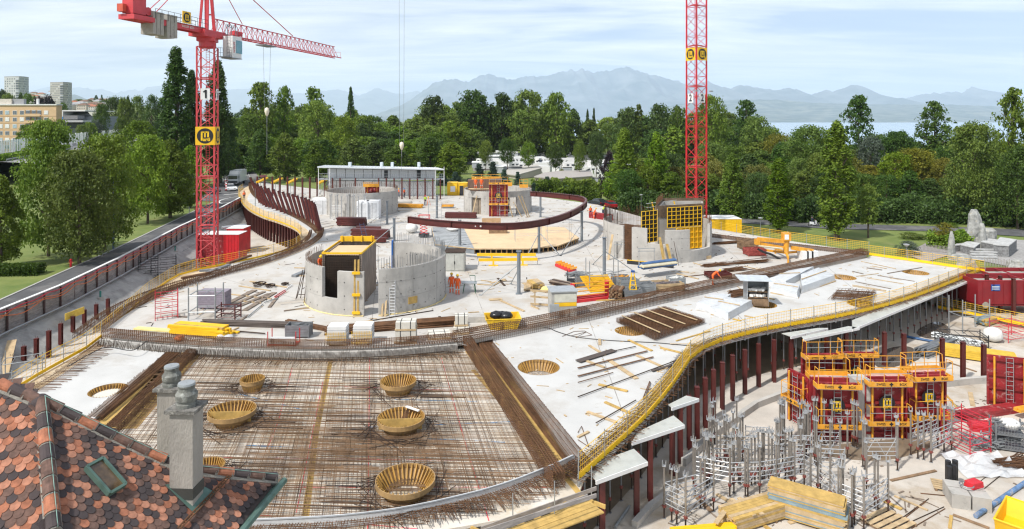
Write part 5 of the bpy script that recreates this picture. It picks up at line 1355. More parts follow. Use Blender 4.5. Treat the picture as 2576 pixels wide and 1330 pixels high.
for k,(x,y,dx,w,mt_,lb)in enumerate(((835,720,30,.30,ywood,'wide yellow board leaning on the right drum, leftmost of three'),(862,740,12,.16,wood,'narrow pale board leaning on the right drum between the two yellow ones'),(905,735,0,.32,ywood,'curved yellow board leaning on the right drum, rightmost of three'))):
 p=Z('B',x+10+dx*.5,905);lean(p,p+V(-.35,.9,2.9 if k<1 else 2.2),w,.04,mt_,lb)
p=Z('B',440,855);lean(p,p+V(.55,.5,2.7),.3,.04,wood,'pale board leaning on the left edge of the right drum')
p=Z('B',962,897);m=MB();m.tb(p,p+V(-.3,.8,2.4),.03,5);m.tg_('leaning_bar',rk,'thin dark bar leaning on the right drum','bar')
m=MB();a,b=Z('B',580,885),Z('B',925,918);m.bar(a+V(0,0,.2),b+V(0,0,.2),.12,.38);m.tg_('long_beam',black,'long black and yellow beam lying before the right drum','beam')
m=MB();m.bar(a+V(0,-.0,.41),b+V(0,0,.41),.14,.05);m.tg_('yellow_strip',yel,'yellow strip on top of the long black beam','strip')
m=MB();p=Z('B',1150,855);m.wall([p+V(-1,-.3,0),p+V(0,.1,0),p+V(1,.6,0)],.06,0,.35);m.tg_('curved_board',wood,'curved timber panel lying at the foot of the right drum','board')
for k,(x,y)in enumerate(((508,850),(690,905))):
 p=Z('B',x+35,y);o=T('trestle',['grey trestle frame at the gap of the right drum','grey trestle frame in front of the right drum'][k],'trestle',tuple(p),'grey trestles')
 for z in(1.6,1.9):m=MB(o);m.bar(p+V(-.9,0,z),p+V(.9,0.1,z),.06);m.pt('top_rail',galv,o)
 for s_ in(-.8,.8):
  m=MB(o);m.tb(p+V(s_,0,.3),p+V(s_,0,1.9),.03,5);m.pt('leg',galv,o)
  m=MB(o);m.tb(p+V(s_,0,.7),p+V(s_,-.5,0),.025,5);m.tb(p+V(s_,0,.7),p+V(s_,.5,0),.025,5);m.pt('foot',galv,o)
def txt(s_,size,mt,parent,loc,rot,name='lettering',ext=.01,sx=1.0,off=0.0):
 cu=bpy.data.curves.new(name,'FONT');cu.body=s_;cu.size=size;cu.align_x='CENTER';cu.align_y='CENTER';cu.extrude=ext;cu.offset=off;cu.resolution_u=3
 t_=bpy.data.objects.new(name,cu);me=bpy.data.meshes.new_from_object(t_);bpy.data.objects.remove(t_);me.materials.clear();me.materials.append(mt)
 return inst(name,me,parent,loc,rot,(sx,1,1))
lblk=mat('black_lettering',(.015,.015,.018),.5);lyel=mat('logo_yellow',(.82,.52,.01),.5);lwht=mat('white_lettering',(.75,.75,.75),.5)
def logo(parent,loc,rz,size,panel=True,tk=.04,pm_=None):
 """round black badge with a tall m and arti below, on a yellow board when panel; local front is -Y"""
 ca,sa=math.cos(rz),math.sin(rz)
 def tr(x,y,z):return(loc[0]+x*ca-y*sa,loc[1]+x*sa+y*ca,loc[2]+z)
 if panel:
  m=MB();m.box(loc,(size,tk,size*1.0),rz);m.pt('sign_board',pm_ or yel,parent)
 m=MB();c=tr(0,-tk/2-.01,0);r=size*.42
 n=28;a=[tr(r*math.cos(2*PI*i/n),-tk/2-.012,r*math.sin(2*PI*i/n))for i in range(n)];b=[tr(r*math.cos(2*PI*i/n),-tk/2+.0,r*math.sin(2*PI*i/n))for i in range(n)]
 m.add(a+b,[tuple(range(n)),tuple(range(2*n-1,n-1,-1))]+[((i+1)%n,i,n+i,n+(i+1)%n)for i in range(n)]);m.pt('badge',lblk,parent)
 m=MB();u=size*.085;y=-tk/2-.024
 def bxx(x,z,w,h):m.box(tr(x,y,z),(w,.015,h),rz)
 bxx(-2.0*u,-.15*u,1.05*u,5.7*u);bxx(-.1*u,.9*u,1.0*u,3.6*u);bxx(1.8*u,.9*u,1.05*u,3.6*u);bxx(-.1*u,2.45*u,4.3*u,.8*u)
 m.pt('letter_m',lyel,parent)
 txt('arti',size*.27,lyel,parent,tr(.9*u,-tk/2-.02,-2.3*u),(PI/2,0,rz),'letters_arti',.008,1.0,size*.008)
def red_panel(c,w,h,rz,lab,z0,gp,plats=(.0,),lg=True,name='wall_formwork',deep=.55,lad=True,rows_=1):
 """big red steel wall form with yellow Swiss Box platforms; local front is -Y"""
 o=T(name,lab,'wall formwork',(c[0],c[1],z0),gp,rz)
 m=MB();m.box((0,0,h/2),(w,.12,h));m.pt('steel_face',fred,o)
 n=max(2,int(w/1.2))
 for k in range(n+1):m=MB();m.box((-w/2+w*k/n,-.10,h/2),(.09,.16,h));m.pt('upright_rib',fred,o)
 for z in(.35,h*.36,h*.62,h-.25):m=MB();m.box((0,-.12,z),(w,.14,.14));m.pt('waling',mat('dark_formwork_red',(.20,.012,.014),.6,var=.2),o)
 if lg:logo(o,(0,-.24,h*.63),0,min(1.5,w*.46),False)
 for x in(-w*.36,w*.36):m=MB();m.tb((x,-.3,0.1),(x,-.3,h),.06,6);m.pt('yellow_strut',yelo,o)
 for zz in plats:
  z=h*zz if zz else h-.12
  m=MB();m.box((0,-.37,z-.04),(w+.1,.62,.06));m.pt('platform_board',mat('pink_dusted_board',(.48,.33,.30),.8,var=.2,scale=3),o)
  m=MB();m.box((0,-.7,z+.12),(w+.1,.04,.27));m.pt('platform_side',yelo,o)
  for s_ in(-1,1):m=MB();m.box((s_*(w/2+.05),-.37,z+.12),(.04,.6,.27));m.pt('platform_side',yelo,o)
  txt('SWISS',.2,lblk,o,(-w*.25,-.725,z+.12),(PI/2,0,0));txt('BOX',.2,lblk,o,(w*.28,-.725,z+.12),(PI/2,0,0))
  m=MB();m.box((0,-.725,z+.12),(.22,.01,.08));m.box((0,-.728,z+.12),(.08,.01,.22));m.pt('cross_emblem',lblk,o)
  for x in(-w/2,-w/6,w/6,w/2):m=MB();m.tb((x,-.7,z+.2),(x,-.7,z+1.1),.022,5);m.pt('guard_post',yelo,o)
  for zz2 in(.75,1.12):m=MB();m.tb((-w/2,-.7,z+zz2),(w/2,-.7,z+zz2),.02,5);m.pt('guard_tube',yelo if zz2>1 else galv,o)
  for s_ in(-1,1):m=MB();m.path([(s_*w/2,-.7,z+1.12),(s_*w/2,-.2,z+1.12),(s_*w/2,-.1,z+.3)],.028,5);m.pt('guard_end',yelo,o)
 if lad:
  for s_ in(-.2,.2):m=MB();m.tb((s_,-.40,.1),(s_,-.40,h),.02,4);m.pt('ladder_rail',galv,o)
  m=MB()
  for k in range(int(h/.3)):m.tb((-.2,-.40,.3+k*.3),(.2,-.40,.3+k*.3),.016,4)
  m.pt('ladder_rung',galv,o,kind='stuff')
 return o
p=V(*XY(1254,104.4),0);red_panel((p.x,p.y),2.9,5.3,0,'red formwork panel with a marti badge on the front of the rear centre drum',0,None,(.0,.36))
for k in range(4):
 pass
for k,(x0_,x1_,yb,yt_,dd,lb)in enumerate(((1187,1259,452,440,110,'long yellow guard rail platform on top of the rear centre drum'),(1307,1328,470,452,106,'short yellow platform at the right of the rear centre drum'),(1266,1288,466,455,105,'narrow yellow platform beside the red formwork of the rear centre drum'),(914,953,468,460,105,'yellow platform over the red panel in the rear left drum'))):
 a,b=WD(x0_,yb,dd),WD(x1_,yb,dd);top=WD(x0_,yt_,dd).z;o=T('work_platform',lb,'platform',tuple((a+b)/2),'yellow platforms on the drums')
 m=MB(o);m.bar(a+V(0,0,.15),b+V(0,0,.15),.05,.55);m.pt('side_board',yelo,o);m=MB(o);m.bar(a+V(0,.6,-.1),b+V(0,.6,-.1),1.1,.06);m.pt('deck',wood,o)
 n=max(2,int((b-a).length/1.2))
 for i in range(n+1):m=MB(o);q=a.lerp(b,i/n);m.tb(q,V(q.x,q.y,top+.1),.03,5);m.pt('guard_post',yelo,o)
 for z in(.55,1.0):m=MB(o);h_=a.z+(top-a.z)*z+.1;m.tb(V(a.x,a.y,h_),V(b.x,b.y,h_),.03,5);m.pt('guard_tube',yelo,o)
o=T('inner_form','brown timber inner formwork standing in the rear centre drum','formwork',(*XY(1222,112),3));m=MB(o);a,b=WD(1178,466,110),WD(1262,462,110);m.bar(a,b,1.5,1.9);m.pt('form_box',mat('brown_form_ply',(.17,.10,.07),.85,var=.25,stretch=(3,3,.5)),o)
p=V(*XY(932,105.2),0);red_panel((p.x,p.y+1.5),2.2,4.8,0,'red formwork panel with a marti badge inside the rear left drum',0,None,(),lad=False)
for k,(x0_,y0_,x1_,y1_,w)in enumerate(((1290,545,1258+20,502,.25),(1313,547,1292,508,.2),(1327,546,1305,492,.3),(1332,545,1313,492,.25),(1200,539,1214,484,.2))):
 p=W(x0_-(12 if k>3 else 0),min(y0_+1,546));q=V(p.x+(x1_-x0_)*105/FP,p.y+.7,(544-y1_)*105/FP);lean(p,q,w,.05,wood,['first pale board leaning on the rear centre drum, by the dark doorway','short second board leaning on the rear centre drum','long third board leaning on the rear centre drum','rightmost long board leaning on the rear centre drum','pale board leaning left of the red panel on the rear centre drum'][k],gp='boards leaning on the rear centre drum')
# ================================================================== steelwork
tops=[(1858,245),(1875,275),(1890,290),(1912,300),(1935,310),(1965,315),(1990,325),(2030,335),(2068,345),(2100,352),(2140,365),(2170,370),(2205,380),(2238,390),(2265,395),(2290,408),(2312,420),(2325,432),(2333,446),(2338,462)]
bases=[(1930,430),(1945,437),(1960,450),(1980,460),(2003,465),(2030,475),(2060,487),(2090,500),(2120,508),(2160,517),(2190,529),(2222,542),(2250,552),(2285,567),(2305,577),(2330,590),(2350,602),(2363,622),(2374,640),(2383,655)]
OR='first second third fourth fifth sixth seventh eighth ninth tenth eleventh twelfth thirteenth fourteenth fifteenth sixteenth seventeenth eighteenth nineteenth twentieth'.split()
for i,(t_,b_)in enumerate(zip(tops,bases)):
 b=Z('C',*b_,0);t=ZD('C',*t_,b.y+.5)
 o=T('raked_column',f'{OR[i]} raked dark red column counted from the street end of the curved tongue','column',tuple(b),'raked dark red columns');m=MB(o)
 m.bar(b,t,.30,.34);m.pt('shaft',dred,o);m=MB(o);m.bar(t,t+(t-b).normalized()*.04,.42,.42);m.pt('end_plate',dred,o);m=MB(o);m.bar(b-V(0,0,.02),b+V(0,0,.05),.55,.55);m.pt('foot_plate',dred,o)
m=MB();m.wall(zs(offset(back_in,.15),0),.25,0,.5);m.struct('curved_upstand',conc)
tl=offset(tong_out+tong_out[-1:],.5)
pts=rsp(zs(wl([(606,508),(625,528),(660,548),(700,561),(741,578),(756,594),(752,608)],FZ),PITZ),1.25)
for i,(p,d)in enumerate(pts[:34]):
 column(p+V(.4,.2,0),3.1,w=.30,lab=f'{ordw(i + 1)} dark red column under the curved tongue, counted from the street',gp='columns under the curved tongue',name='tongue_column',rz=math.atan2(d.y,d.x),base=False)
o=T('prop_row','back row of slim grey props under the curved tongue','props',(-43,100,PITZ),None)
for i,(p,d)in enumerate(pts[::2]):
 for k in(1,2):m=MB(o);q=p+V(1.5*k,.8*k,0);m.tb(q,q+V(0,0,3.2),.05,5);m.pt('prop',gd,o)
pipes=[('A',1697,790,3.6,'grey pipe column at the left corner of the timber platform'),('A',2285,805,3.6,'grey pipe column in front of the timber platform, under the curved beam'),('A',1158,592,3.4,'grey pipe column with a red white barrier tape before the rear left drum'),('A',1210,717,2.9,'grey pipe column behind the nearest drum'),('A',2135,1107,3.75,'free standing grey pipe column in the middle of the deck, held by two braces'),('A',1527,545,3.5,'grey pipe column with a small scaffold between the rear drums'),('B',410,968,3.7,'free standing grey pipe column among the steel crates'),('B',243,717,3.75,'grey pipe column at the right bend of the curved beam'),('K',1060,1003,3.6,'rear grey pipe column under the back leg of the curved beam')]
pipem=mat('grey_column_paint',(.17,.19,.21),.5,var=.12)
for f,x,y,h,lb in pipes:
 p=Z(f,x,y);o=T('pipe_column',lb,'column',tuple(p),'grey pipe columns');m=MB(o);m.tb(p,p+V(0,0,h),.165,14);m.pt('shaft',pipem,o)
 m=MB(o);m.box((p.x,p.y,.02),(.55,.55,.04));m.pt('base_plate',pipem,o);m=MB(o);m.box((p.x,p.y,h+.01),(.45,.45,.03));m.pt('head_plate',pipem,o)
 m=MB(o)
 for s_ in(-.13,.13):m.tb(p+V(s_,0,h),p+V(s_,0,h+.2),.015,4)
 m.pt('bolt',pipem,o)
def brace(f,x,y,x2,y2,h,lb):
 a=Z(f,x,y);b=Z(f,x2,y2);m=MB();m.tb(a+V(0,0,h),b,.045,6);m.box((b.x,b.y,.03),(.25,.25,.06));m.tg_('brace',galv,lb,'brace','inclined braces of the pipe columns')
brace('A',2135,1107,1850,1118,2.6,'long inclined brace left of the free standing column');brace('A',2135,1107,2075,1035,2.2,'short inclined brace behind the free standing column');brace('B',410,968,645,950,2.4,'brace right of the column among the crates');brace('B',410,968,325,890,2.2,'brace left of the column among the crates');brace('A',2285,805,2445,825,2.4,'brace from the platform column down to the right');brace('A',2285,805,2200,820,2.3,'brace from the platform column down to the left')
brace('A',1697,790,1570,790,2.2,'brace left of the platform corner column');brace('A',1158,592,1010,592,2.0,'brace with red white tape left of the column by the rear left drum');brace('A',1210,717,1030,750,2.0,'brace running down behind the nearest drum');brace('B',243,717,85,825,2.2,'brace from the right bend column down to the left');brace('A',1697,790,1715,760,2.0,'short brace right of the platform corner column')
bp_=[W(x,y,3.95)for x,y in((1028,552),(1090,560),(1156,565),(1240,569),(1300,568),(1357,561),(1410,548),(1450,531),(1471,516),(1473,506),(1458,499),(1420,494),(1380,490),(1334,487))]
bc_=cr(bp_,6);o=T('curved_beam','long dark red curved steel beam carried by the grey pipe columns','beam',tuple(bc_[30]))
m=MB(o);m.wall(offset(bc_,-.02),.04,3.62,4.28);m.pt('web',dred,o);m=MB(o);m.wall(offset(bc_,-.17),.34,4.28,4.32);m.pt('top_flange',dred,o);m=MB(o);m.wall(offset(bc_,-.17),.34,3.58,3.62);m.pt('bottom_flange',dred,o)
m=MB(o)
for p,d in rsp(bc_,.45):m.tb(V(p.x,p.y,4.32),V(p.x,p.y,4.46),.014,4)
m.pt('shear_stud',alu,o,kind='stuff')
for p,d in rsp(bc_,6.2):m=MB(o);m.box((p.x,p.y,3.95),(.34,.03,.66),math.atan2(d.y,d.x)+PI/2);m.pt('stiffener',dred,o)
m=MB(o)
for x in(1196,1209,1231,1245,1250):p=W(x,568.5,3.95);m.tb(p+V(0,-.0,0)-V(0,.05,0),p-V(0,.06,0),.07 if x!=1209 else .1,10)
m.pt('web_hole',mat('hole_light',(.6,.6,.58),.8),o)
for i,x in enumerate((905,960,1022,1078,1136,1190,1247,1302)):
 p=Z('H',0,0)if False else W(pxy('C',x+1000,0)[0],480-(i>4)*2)
for i,(x,yb,yt_)in enumerate(((1910,345,237),(1965,350,237),(2022,355,237),(2078,358,238),(2134,362,240),(2190,365,241),(2245,370,243),(2300,375,243))):
 p=Z('C',x,yb+25,0);h=CH-(pxy('C',x,yt_)[1]-302)*p.y/FP;column(p,h,w=.28,lab=f'{OR[i]} upright dark red column along the back edge, counted from the street',gp='upright columns along the back edge',name='upright_column')
for i,(x,yb,yt_)in enumerate(((638,375,250),(695,378,250),(752,382,250),(808,384,250),(923,388,250),(1095,392,250),(1152,394,250),(1210,395,252),(1268,396,252),(1326,396,253),(1383,396,253),(1439,396,253),(1497,396,254),(1553,395,254))):
 p=Z('A',x,yb+8,0);h=CH-(pxy('A',x,yt_)[1]-302)*p.y/FP;column(p,h,w=.24,lab=f'{OR[i]} slim dark red column in front of the white site building, from its left end',gp='slim columns before the site building',name='slim_column')
for i,(x,y)in enumerate(((1945,262),(2055,265),(2167,268),(2390,272),(2500,272))):
 for k in range(2):
  p=Z('C',x+k*14-7,370,0);z=CH-(pxy('C',x,y)[1]-302)*p.y/FP;o=T('yellow_beam',f'short yellow beam on grey props, {["first", "second", "third", "fourth", "fifth"][i]} pair from the street, {"left" if k == 0 else "right"} one','beam',tuple(p),'short yellow beams on props behind the raked columns')
  m=MB(o);m.bar(p+V(-.5,-1.2,z-.4),p+V(.5,1.4,z+.3),.22,.3);m.pt('girder',yel,o)
  for s_ in(-.35,.35):m=MB(o);m.tb(p+V(s_,s_,0),p+V(s_,s_,z-.1),.05,5);m.pt('prop',galv,o)
oz=.62
oc=[W(x,y,oz)for x,y in((1086,572),(1164,568),(1300,566),(1420,572),(1456,598),(1405,617),(1330,625),(1193,625),(1096,614))]
o=T('timber_platform','large octagonal timber platform with a pale plywood top in the middle of the deck','platform',tuple(W(1270,600,0)))
m=MB(o);m.prism([(p.x,p.y)for p in oc],oz-.06,oz);m.pt('plywood_top',ply,o)
a,b=W(1164,568,oz+.012),W(1193,624.5,oz+.012)
m=MB(o);g_=[W(1087,572.3,oz+.01),a,b,W(1096,613.5,oz+.01)];m.prism([(p.x,p.y)for p in g_],oz,oz+.03);m.pt('steel_sheet',mat('grey_trapezoid_sheet',(.40,.41,.41),.5,.3),o)
for k in range(13):m=MB(o);t_=(k+.5)/13;m.bar(g_[0].lerp(g_[3],t_)+V(.05,0,.04),g_[1].lerp(g_[2],t_)+V(-.05,0,.04),.06,.06);m.pt('sheet_rib',mat('sheet_rib_grey',(.28,.29,.3),.5,.3),o)
m=MB(o)
for i in range(9):
 a,b=oc[i],oc[(i+1)%9];n=max(1,int((b-a).length/.62))
 for k in range(n):q=a.lerp(b,k/n);c=W(1270,598,0);s_=V(c.x-q.x,c.y-q.y,0).normalized();m.box((q.x+s_.x*.15,q.y+s_.y*.15,oz/2-.03),(.1,.1,oz-.08));m.bar(V(q.x,q.y,oz-.12),V(q.x,q.y,oz-.12)+s_*1.2,.08,.12)
m.pt('timber_rib',mat('orange_timber',(.50,.30,.12),.8,var=.2),o,kind='stuff')
m=MB(o);m.wall([V(p.x,p.y,0)for p in oc+oc[:1]],.05,oz-.1,oz+.01);m.pt('edge_board',wood,o)
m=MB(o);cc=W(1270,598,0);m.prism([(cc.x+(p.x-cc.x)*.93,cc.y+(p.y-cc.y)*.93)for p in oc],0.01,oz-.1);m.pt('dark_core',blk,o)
m=MB(o);m.wall(zs([oc[8],oc[0]],0),.06,0,oz);m.wall(zs([oc[8],oc[7]],0)[::1],-.0+.06,0,oz-.12);m.pt('grey_skirt',mat('grey_skirting',(.2,.22,.24),.6),o)
# ================================================================== tower cranes
def mast(o,w,z0,z1,mt,pitch=1.5,sec=6.0,chord=.11,L=(0,0)):
 """lattice mast in local coordinates of o"""
 h=w/2
 n=int((z1-z0)/sec)+1
 for a in(-1,1):
  for b in(-1,1):
   for k in range(n):
    za,zb=z0+k*sec,min(z1,z0+(k+1)*sec)
    if zb-za<.1:continue
    m=MB();m.bar((a*h,b*h,za),(a*h,b*h,zb-.03),chord*1.6);m.pt('leg',mt,o)
 for f in range(4):
  a0=f*PI/2;ca,sa=math.cos(a0),math.sin(a0)
  P=lambda u,z:(u*h*ca+h*sa,u*h*sa-h*ca,z)
  m=MB();k=0;z=z0
  while z<z1-.01:
   z2=min(z1,z+pitch)
   s_=1 if k%2==0 else-1
   m.tb(P(-s_,z),P(s_,z2),.042,5)
   if k%4==0:m.bar(P(-1,z),P(1,z),.09)
   if k%2==0:m.tb(P(-1,z2),P(1,z2),.035,5)
   z=z2;k+=1
  m.pt('bracing',mt,o)
 z=z0+2;k=0
 m=MB()
 for s_ in(-.2,.2):m.tb((s_,.2*h,z0),(s_,.2*h,z1),.025,4)
 z=z0
 while z<z1:m.tb((-.2,.2*h,z),(.2,.2*h,z),.016,4);z+=.3
 m.pt('ladder',mt,o,kind='stuff')
 for k in range(n):
  z=z0+k*sec+.2
  if z<z1:m=MB();m.box((0,.1*h,z),(w*.8,w*.55,.05));m.pt('rest_platform',mt,o)
c1=V((522-1288)*80/FP,80,PITZ);RZ1=R(12);MW=1.95
o1=T('tower_crane','red tower crane number 1 with its counterweights and long jib in full view','tower crane',tuple(c1),None,RZ1)
Zc=lambda z:z-PITZ
mast(o1,MW,0,Zc(24.2),cred1)
m=MB();m.box((0,0,.15),(3.2,3.2,.5));m.pt('foundation',conc,o1)
m=MB();m.box((0,0,Zc(25.1)),(MW+.1,MW+.1,.5));m.pt('slewing_frame',cred1,o1);m=MB();m.tb((0,0,Zc(24.1)),(0,0,Zc(25.2)),MW*.5,20);m.pt('slewing_ring',cred1,o1)
jd=V(.205,.979,0);ja=math.atan2(jd.y,jd.x)-RZ1
def J(s_,t_,z):
 c,s2=math.cos(ja),math.sin(ja);return V(s_*c-t_*s2,s_*s2+t_*c,Zc(z))
m=MB();m.bar(J(-2,0,25.75),J(2,0,25.75),2.2,.8);m.pt('slewing_platform',cred1,o1)
for t_ in(-.55,.55):m=MB();m.bar(J(-12.6,t_,26.0),J(-1.2,t_,26.0),.22,.62);m.pt('counter_jib_beam',cred1,o1)
m=MB();m.bar(J(-12.7,0,26.0),J(-9.8,0,26.0),1.9,.5);m.pt('end_box',cred1,o1)
m=MB();m.bar(J(-9.8,0,26.34),J(-1.2,0,26.34),1.5,.04);m.pt('walkway',gd,o1)
m=MB();m.bar(J(-12.4,.1,27.4),J(-10.6,.1,27.4),1.3,2.0);m.pt('winch_house',cred1,o1);m=MB();m.bar(J(-13.0,.5,26.9),J(-12.5,.5,26.9),.7,.8);m.pt('control_box',mat('orange_red_box',(.55,.09,.05),.5),o1)
m=MB();m.tb(J(-10.2,-.5,26.9),J(-10.2,.5,26.9),.45,16);m.pt('rope_drum',cred1,o1)
ccm=mat('ballast_concrete',(.36,.34,.30),.9,var=.12,scale=2,wear=((.25,.23,.2),2,.55))
for k,(s_,h)in enumerate(((-9.6,1.55),(-9.05,1.55),(-8.5,1.55),(-7.5,1.7),(-6.95,1.7),(-6.4,1.6))):
 m=MB();a=J(s_,0,25.9);m.bar(J(s_-.25,0,26.55-h*.5),J(s_+.22,0,26.55-h*.5),1.55,h+.9);m.pt('counterweight',ccm,o1)
for t_ in(-.85,.85):
 m=MB()
 for z in(26.85,27.3):m.tb(J(-9.6,t_,z),J(-1.0,t_,z),.022,4)
 for k in range(10):m.tb(J(-9.6+k*.95,t_,26.2),J(-9.6+k*.95,t_,27.3),.022,4)
 m.pt('guard_rail',black,o1)
lo=J(-4.9,-.95,27.05);lg_rz=ja
logo(o1,tuple(lo),ja,1.35,True,.08);txt('WOLFF 6531',.38,lwht,o1,tuple(J(-4.3,-.68,26.05)),(PI/2,0,ja))
for t_ in(-.55,.55):m=MB();m.bar(J(.55,t_,26.1),J(-.1,t_*.3,35.2),.34,.34);m.pt('head_leg',cred1,o1);m=MB();m.bar(J(-.75,t_,26.1),J(-.1,t_*.3,35.2),.26,.26);m.pt('head_leg',cred1,o1)
for z in(28.2,30.6):m=MB();m.bar(J(.4-(z-26)*.06,-.45,z),J(.4-(z-26)*.06,.45,z),.16,.16);m.pt('head_cross',cred1,o1)
for t_ in(-.3,.3):m=MB();m.tb(J(-.1,t_*.4,35.1),J(-9.9,t_*2.2,26.4),.045,6);m.pt('counter_tie',cred1,o1)
m=MB();m.tb(J(-.1,0,35.1),J(19.6,0,28.0),.06,6);m.pt('jib_tie',cred1,o1)
m=MB();m.tb(J(-.1,0,35.0),J(7,0,28.0),.05,6);m.pt('jib_tie',cred1,o1)
JL=34.2;jb=26.05;jt=27.85;m1,m2,m3=MB(),MB(),MB()
for t_ in(-.62,.62):m=MB();m.bar(J(1.2,t_,jb),J(JL,t_,jb),.11,.14);m.pt('bottom_chord',cred1,o1)
m=MB();m.bar(J(1.2,0,jt),J(JL-1.2,0,jt),.12);m.pt('top_chord',cred1,o1)
n=26
for k in range(n):
 s0,s1,s2=1.2+(JL-2.4)*k/n,1.2+(JL-2.4)*(k+.5)/n,1.2+(JL-2.4)*(k+1)/n
 for t_ in(-.62,.62):m1.tb(J(s0,t_,jb),J(s1,0,jt),.033,4);m1.tb(J(s1,0,jt),J(s2,t_,jb),.033,4)
 m2.tb(J(s0,-.62,jb),J(s0,.62,jb),.03,4);m2.tb(J(s0,-.62,jb),J(s2,.62,jb),.025,4)
m1.pt('web_diagonal',cred1,o1);m2.pt('bottom_bracing',cred1,o1)
m=MB();m.bar(J(1.4,0,26.12),J(9.5,0,26.12),.5,.03);m.pt('jib_walkway',cred1,o1)
m=MB()
for t_ in(-.5,.5):m.tb(J(JL-.1,t_,jb),J(JL-.1,t_,jb+1.0),.025,4)
m.tb(J(JL-.1,-.5,jb+1),J(JL-.1,.5,jb+1),.025,4);m.tb(J(JL-1.2,.5,jb+1),J(JL-.1,.5,jb+1),.025,4);m.pt('tip_guard',cred1,o1)
m=MB();m.bar(J(5,0,26.6),J(6.6,0,26.6),.6,.55);m.pt('trolley_winch',cred1,o1)
def cabbox(s0,s1,t0,t1,z0,z1,mt,name):
 m=MB();m.bar(J(s0,(t0+t1)/2,(z0+z1)/2),J(s1,(t0+t1)/2,(z0+z1)/2),abs(t1-t0),z1-z0);return m.pt(name,mt,o1)
cw=cabbox(1.2,3.0,-2.6,-1.25,23.0,25.7,white,'cab');cabbox(1.9,3.06,-2.66,-1.2,23.6,25.2,mat('cab_glass',(.12,.30,.36),.08,spec=.9),'cab_window');cabbox(.2,1.2,-2.5,-1.3,23.0,23.08,gd,'cab_platform');cabbox(1.0,3.0,-2.7,-1.1,22.92,23.0,gd,'cab_floor')
m=MB()
for t_ in(-2.5,-1.3):
 for s_ in(.2,.7,1.15):m.tb(J(s_,t_,23),J(s_,t_,24.2),.022,4)
 m.tb(J(.2,t_,24.2),J(1.15,t_,24.2),.022,4);m.tb(J(.2,t_,23.6),J(1.15,t_,23.6),.022,4)
for k in range(8):m.tb(J(.9,-2.45,23.2+k*.38),J(.9,-2.05,23.2+k*.38),.016,4)
for t_ in(-2.45,-2.05):m.tb(J(.9,t_,23),J(.9,t_,26.2),.022,4)
for k in range(8):a=k*PI/4;m.tb(J(2+.8*math.cos(a),-1.9+.6*math.sin(a),25.8),J(2+.8*math.cos(a),-1.9+.6*math.sin(a),26.9),.022,4)
m.pt('cab_guard',gd,o1,kind='stuff')
txt('WOLFF',.42,cred,o1,tuple(J(1.52,-2.63,24.3)),(PI/2,-PI/2,ja));txt('WOLFF',.6,lblk,o1,tuple(J(3.6,-.72,27.2)),(PI/2,0,ja))
h=MW/2
def signs(o,w,zb,size,zn,numtxt,pm_,both=(0,1)):
 for f in both:
  a0=f*PI/2
  nx_,ny_=math.sin(a0),-math.cos(a0)
  logo(o,(nx_*(w/2+.16),ny_*(w/2+.16),zb),a0,size,True,.06,pm_)
  m=MB();m.box((nx_*(w/2+.14),ny_*(w/2+.14),zn),(1.05,.05,1.35),a0);m.pt('number_board',white,o)
  if numtxt=='1':m=MB();q=(w/2+.19);c_=(nx_*q,ny_*q,zn);ux_=V(math.cos(a0),math.sin(a0),0);m.bar(V(*c_)+ux_*.08-V(0,0,.5),V(*c_)+ux_*.08+V(0,0,.5),.2,.03,up=(nx_,ny_,0));m.bar(V(*c_)+ux_*.1+V(0,0,.46),V(*c_)-ux_*.2+V(0,0,.22),.17,.03,up=(nx_,ny_,0));m.pt('number',lblk,o)
  else:txt(numtxt,1.45,lblk,o,(nx_*(w/2+.19),ny_*(w/2+.19),zn),(PI/2,0,a0),'number',.01,.8,.03)
signs(o1,MW,Zc(15.3-(341-302)*80/FP),MW+.25,Zc(15.3+(302-237)*80/FP),'1',yel)
m=MB();m.box((h+.5,-h-.1,Zc(18.7)),(.5,.3,.22));m.tb((h,-h,Zc(18.6)),(h+.5,-h-.1,Zc(18.6)),.03,4);m.pt('floodlight',galv,o1)
def hook(top,x,y,z,lab,sp=.28,load=None):
 o=T('crane_hook',lab,'hook',(x,y,z));m=MB(o)
 for k in(-1,1):m.tb((x+k*sp,y,z+.9),(x+k*sp*1.6,y,top),.02,4)
 m.pt('cable',gd,o)
 m=MB(o);m.lathe([(.01,1.25),(.28,1.1),(.34,.7),(.22,.25),(.08,0),(.01,-.05)],12,(x,y,z));m.pt('hook_block',mat('cream_paint',(.70,.64,.5),.5),o,smooth=True)
 m=MB(o);m.tb((x,y,z),(x,y,z-.9),.05,5);m.tb((x,y,z-.9),(x,y,z-load),.03 if load>4 else .02,5);m.pt('sling',gd,o);return o
T1=c1+V(0,0,0)
hx,hy=c1.x+jd.x*12.7,c1.y+jd.y*12.7
hook(26.0,hx,hy,15.3+(302-292)*92.4/FP,'hook block of the first crane hanging before the wood with a long sling',.32,5.4)
o=T('crane_trolley','grey trolley running under the jib of the first crane','trolley',(hx,hy,25.7));m=MB(o);m.bar((hx-jd.x*1.6,hy-jd.y*1.6,25.75),(hx+jd.x*1.2,hy+jd.y*1.2,25.75),1.5,.16);m.pt('frame',gd,o)
for s_ in(-1,1):m=MB(o);m.tb((hx+jd.x*s_-.1,hy+jd.y*s_,26.2),(hx+jd.x*s_+.1,hy+jd.y*s_,26.2),.2,10);m.pt('sheave',gd,o)
c2=V((1752-1288)*98/FP,98,PITZ);RZ2=R(29);MW2=2.03
o2=T('tower_crane','red tower crane number 2, only its lattice mast in view behind the right drum','tower crane',tuple(c2),None,RZ2)
mast(o2,MW2,0,Zc(58),cred)
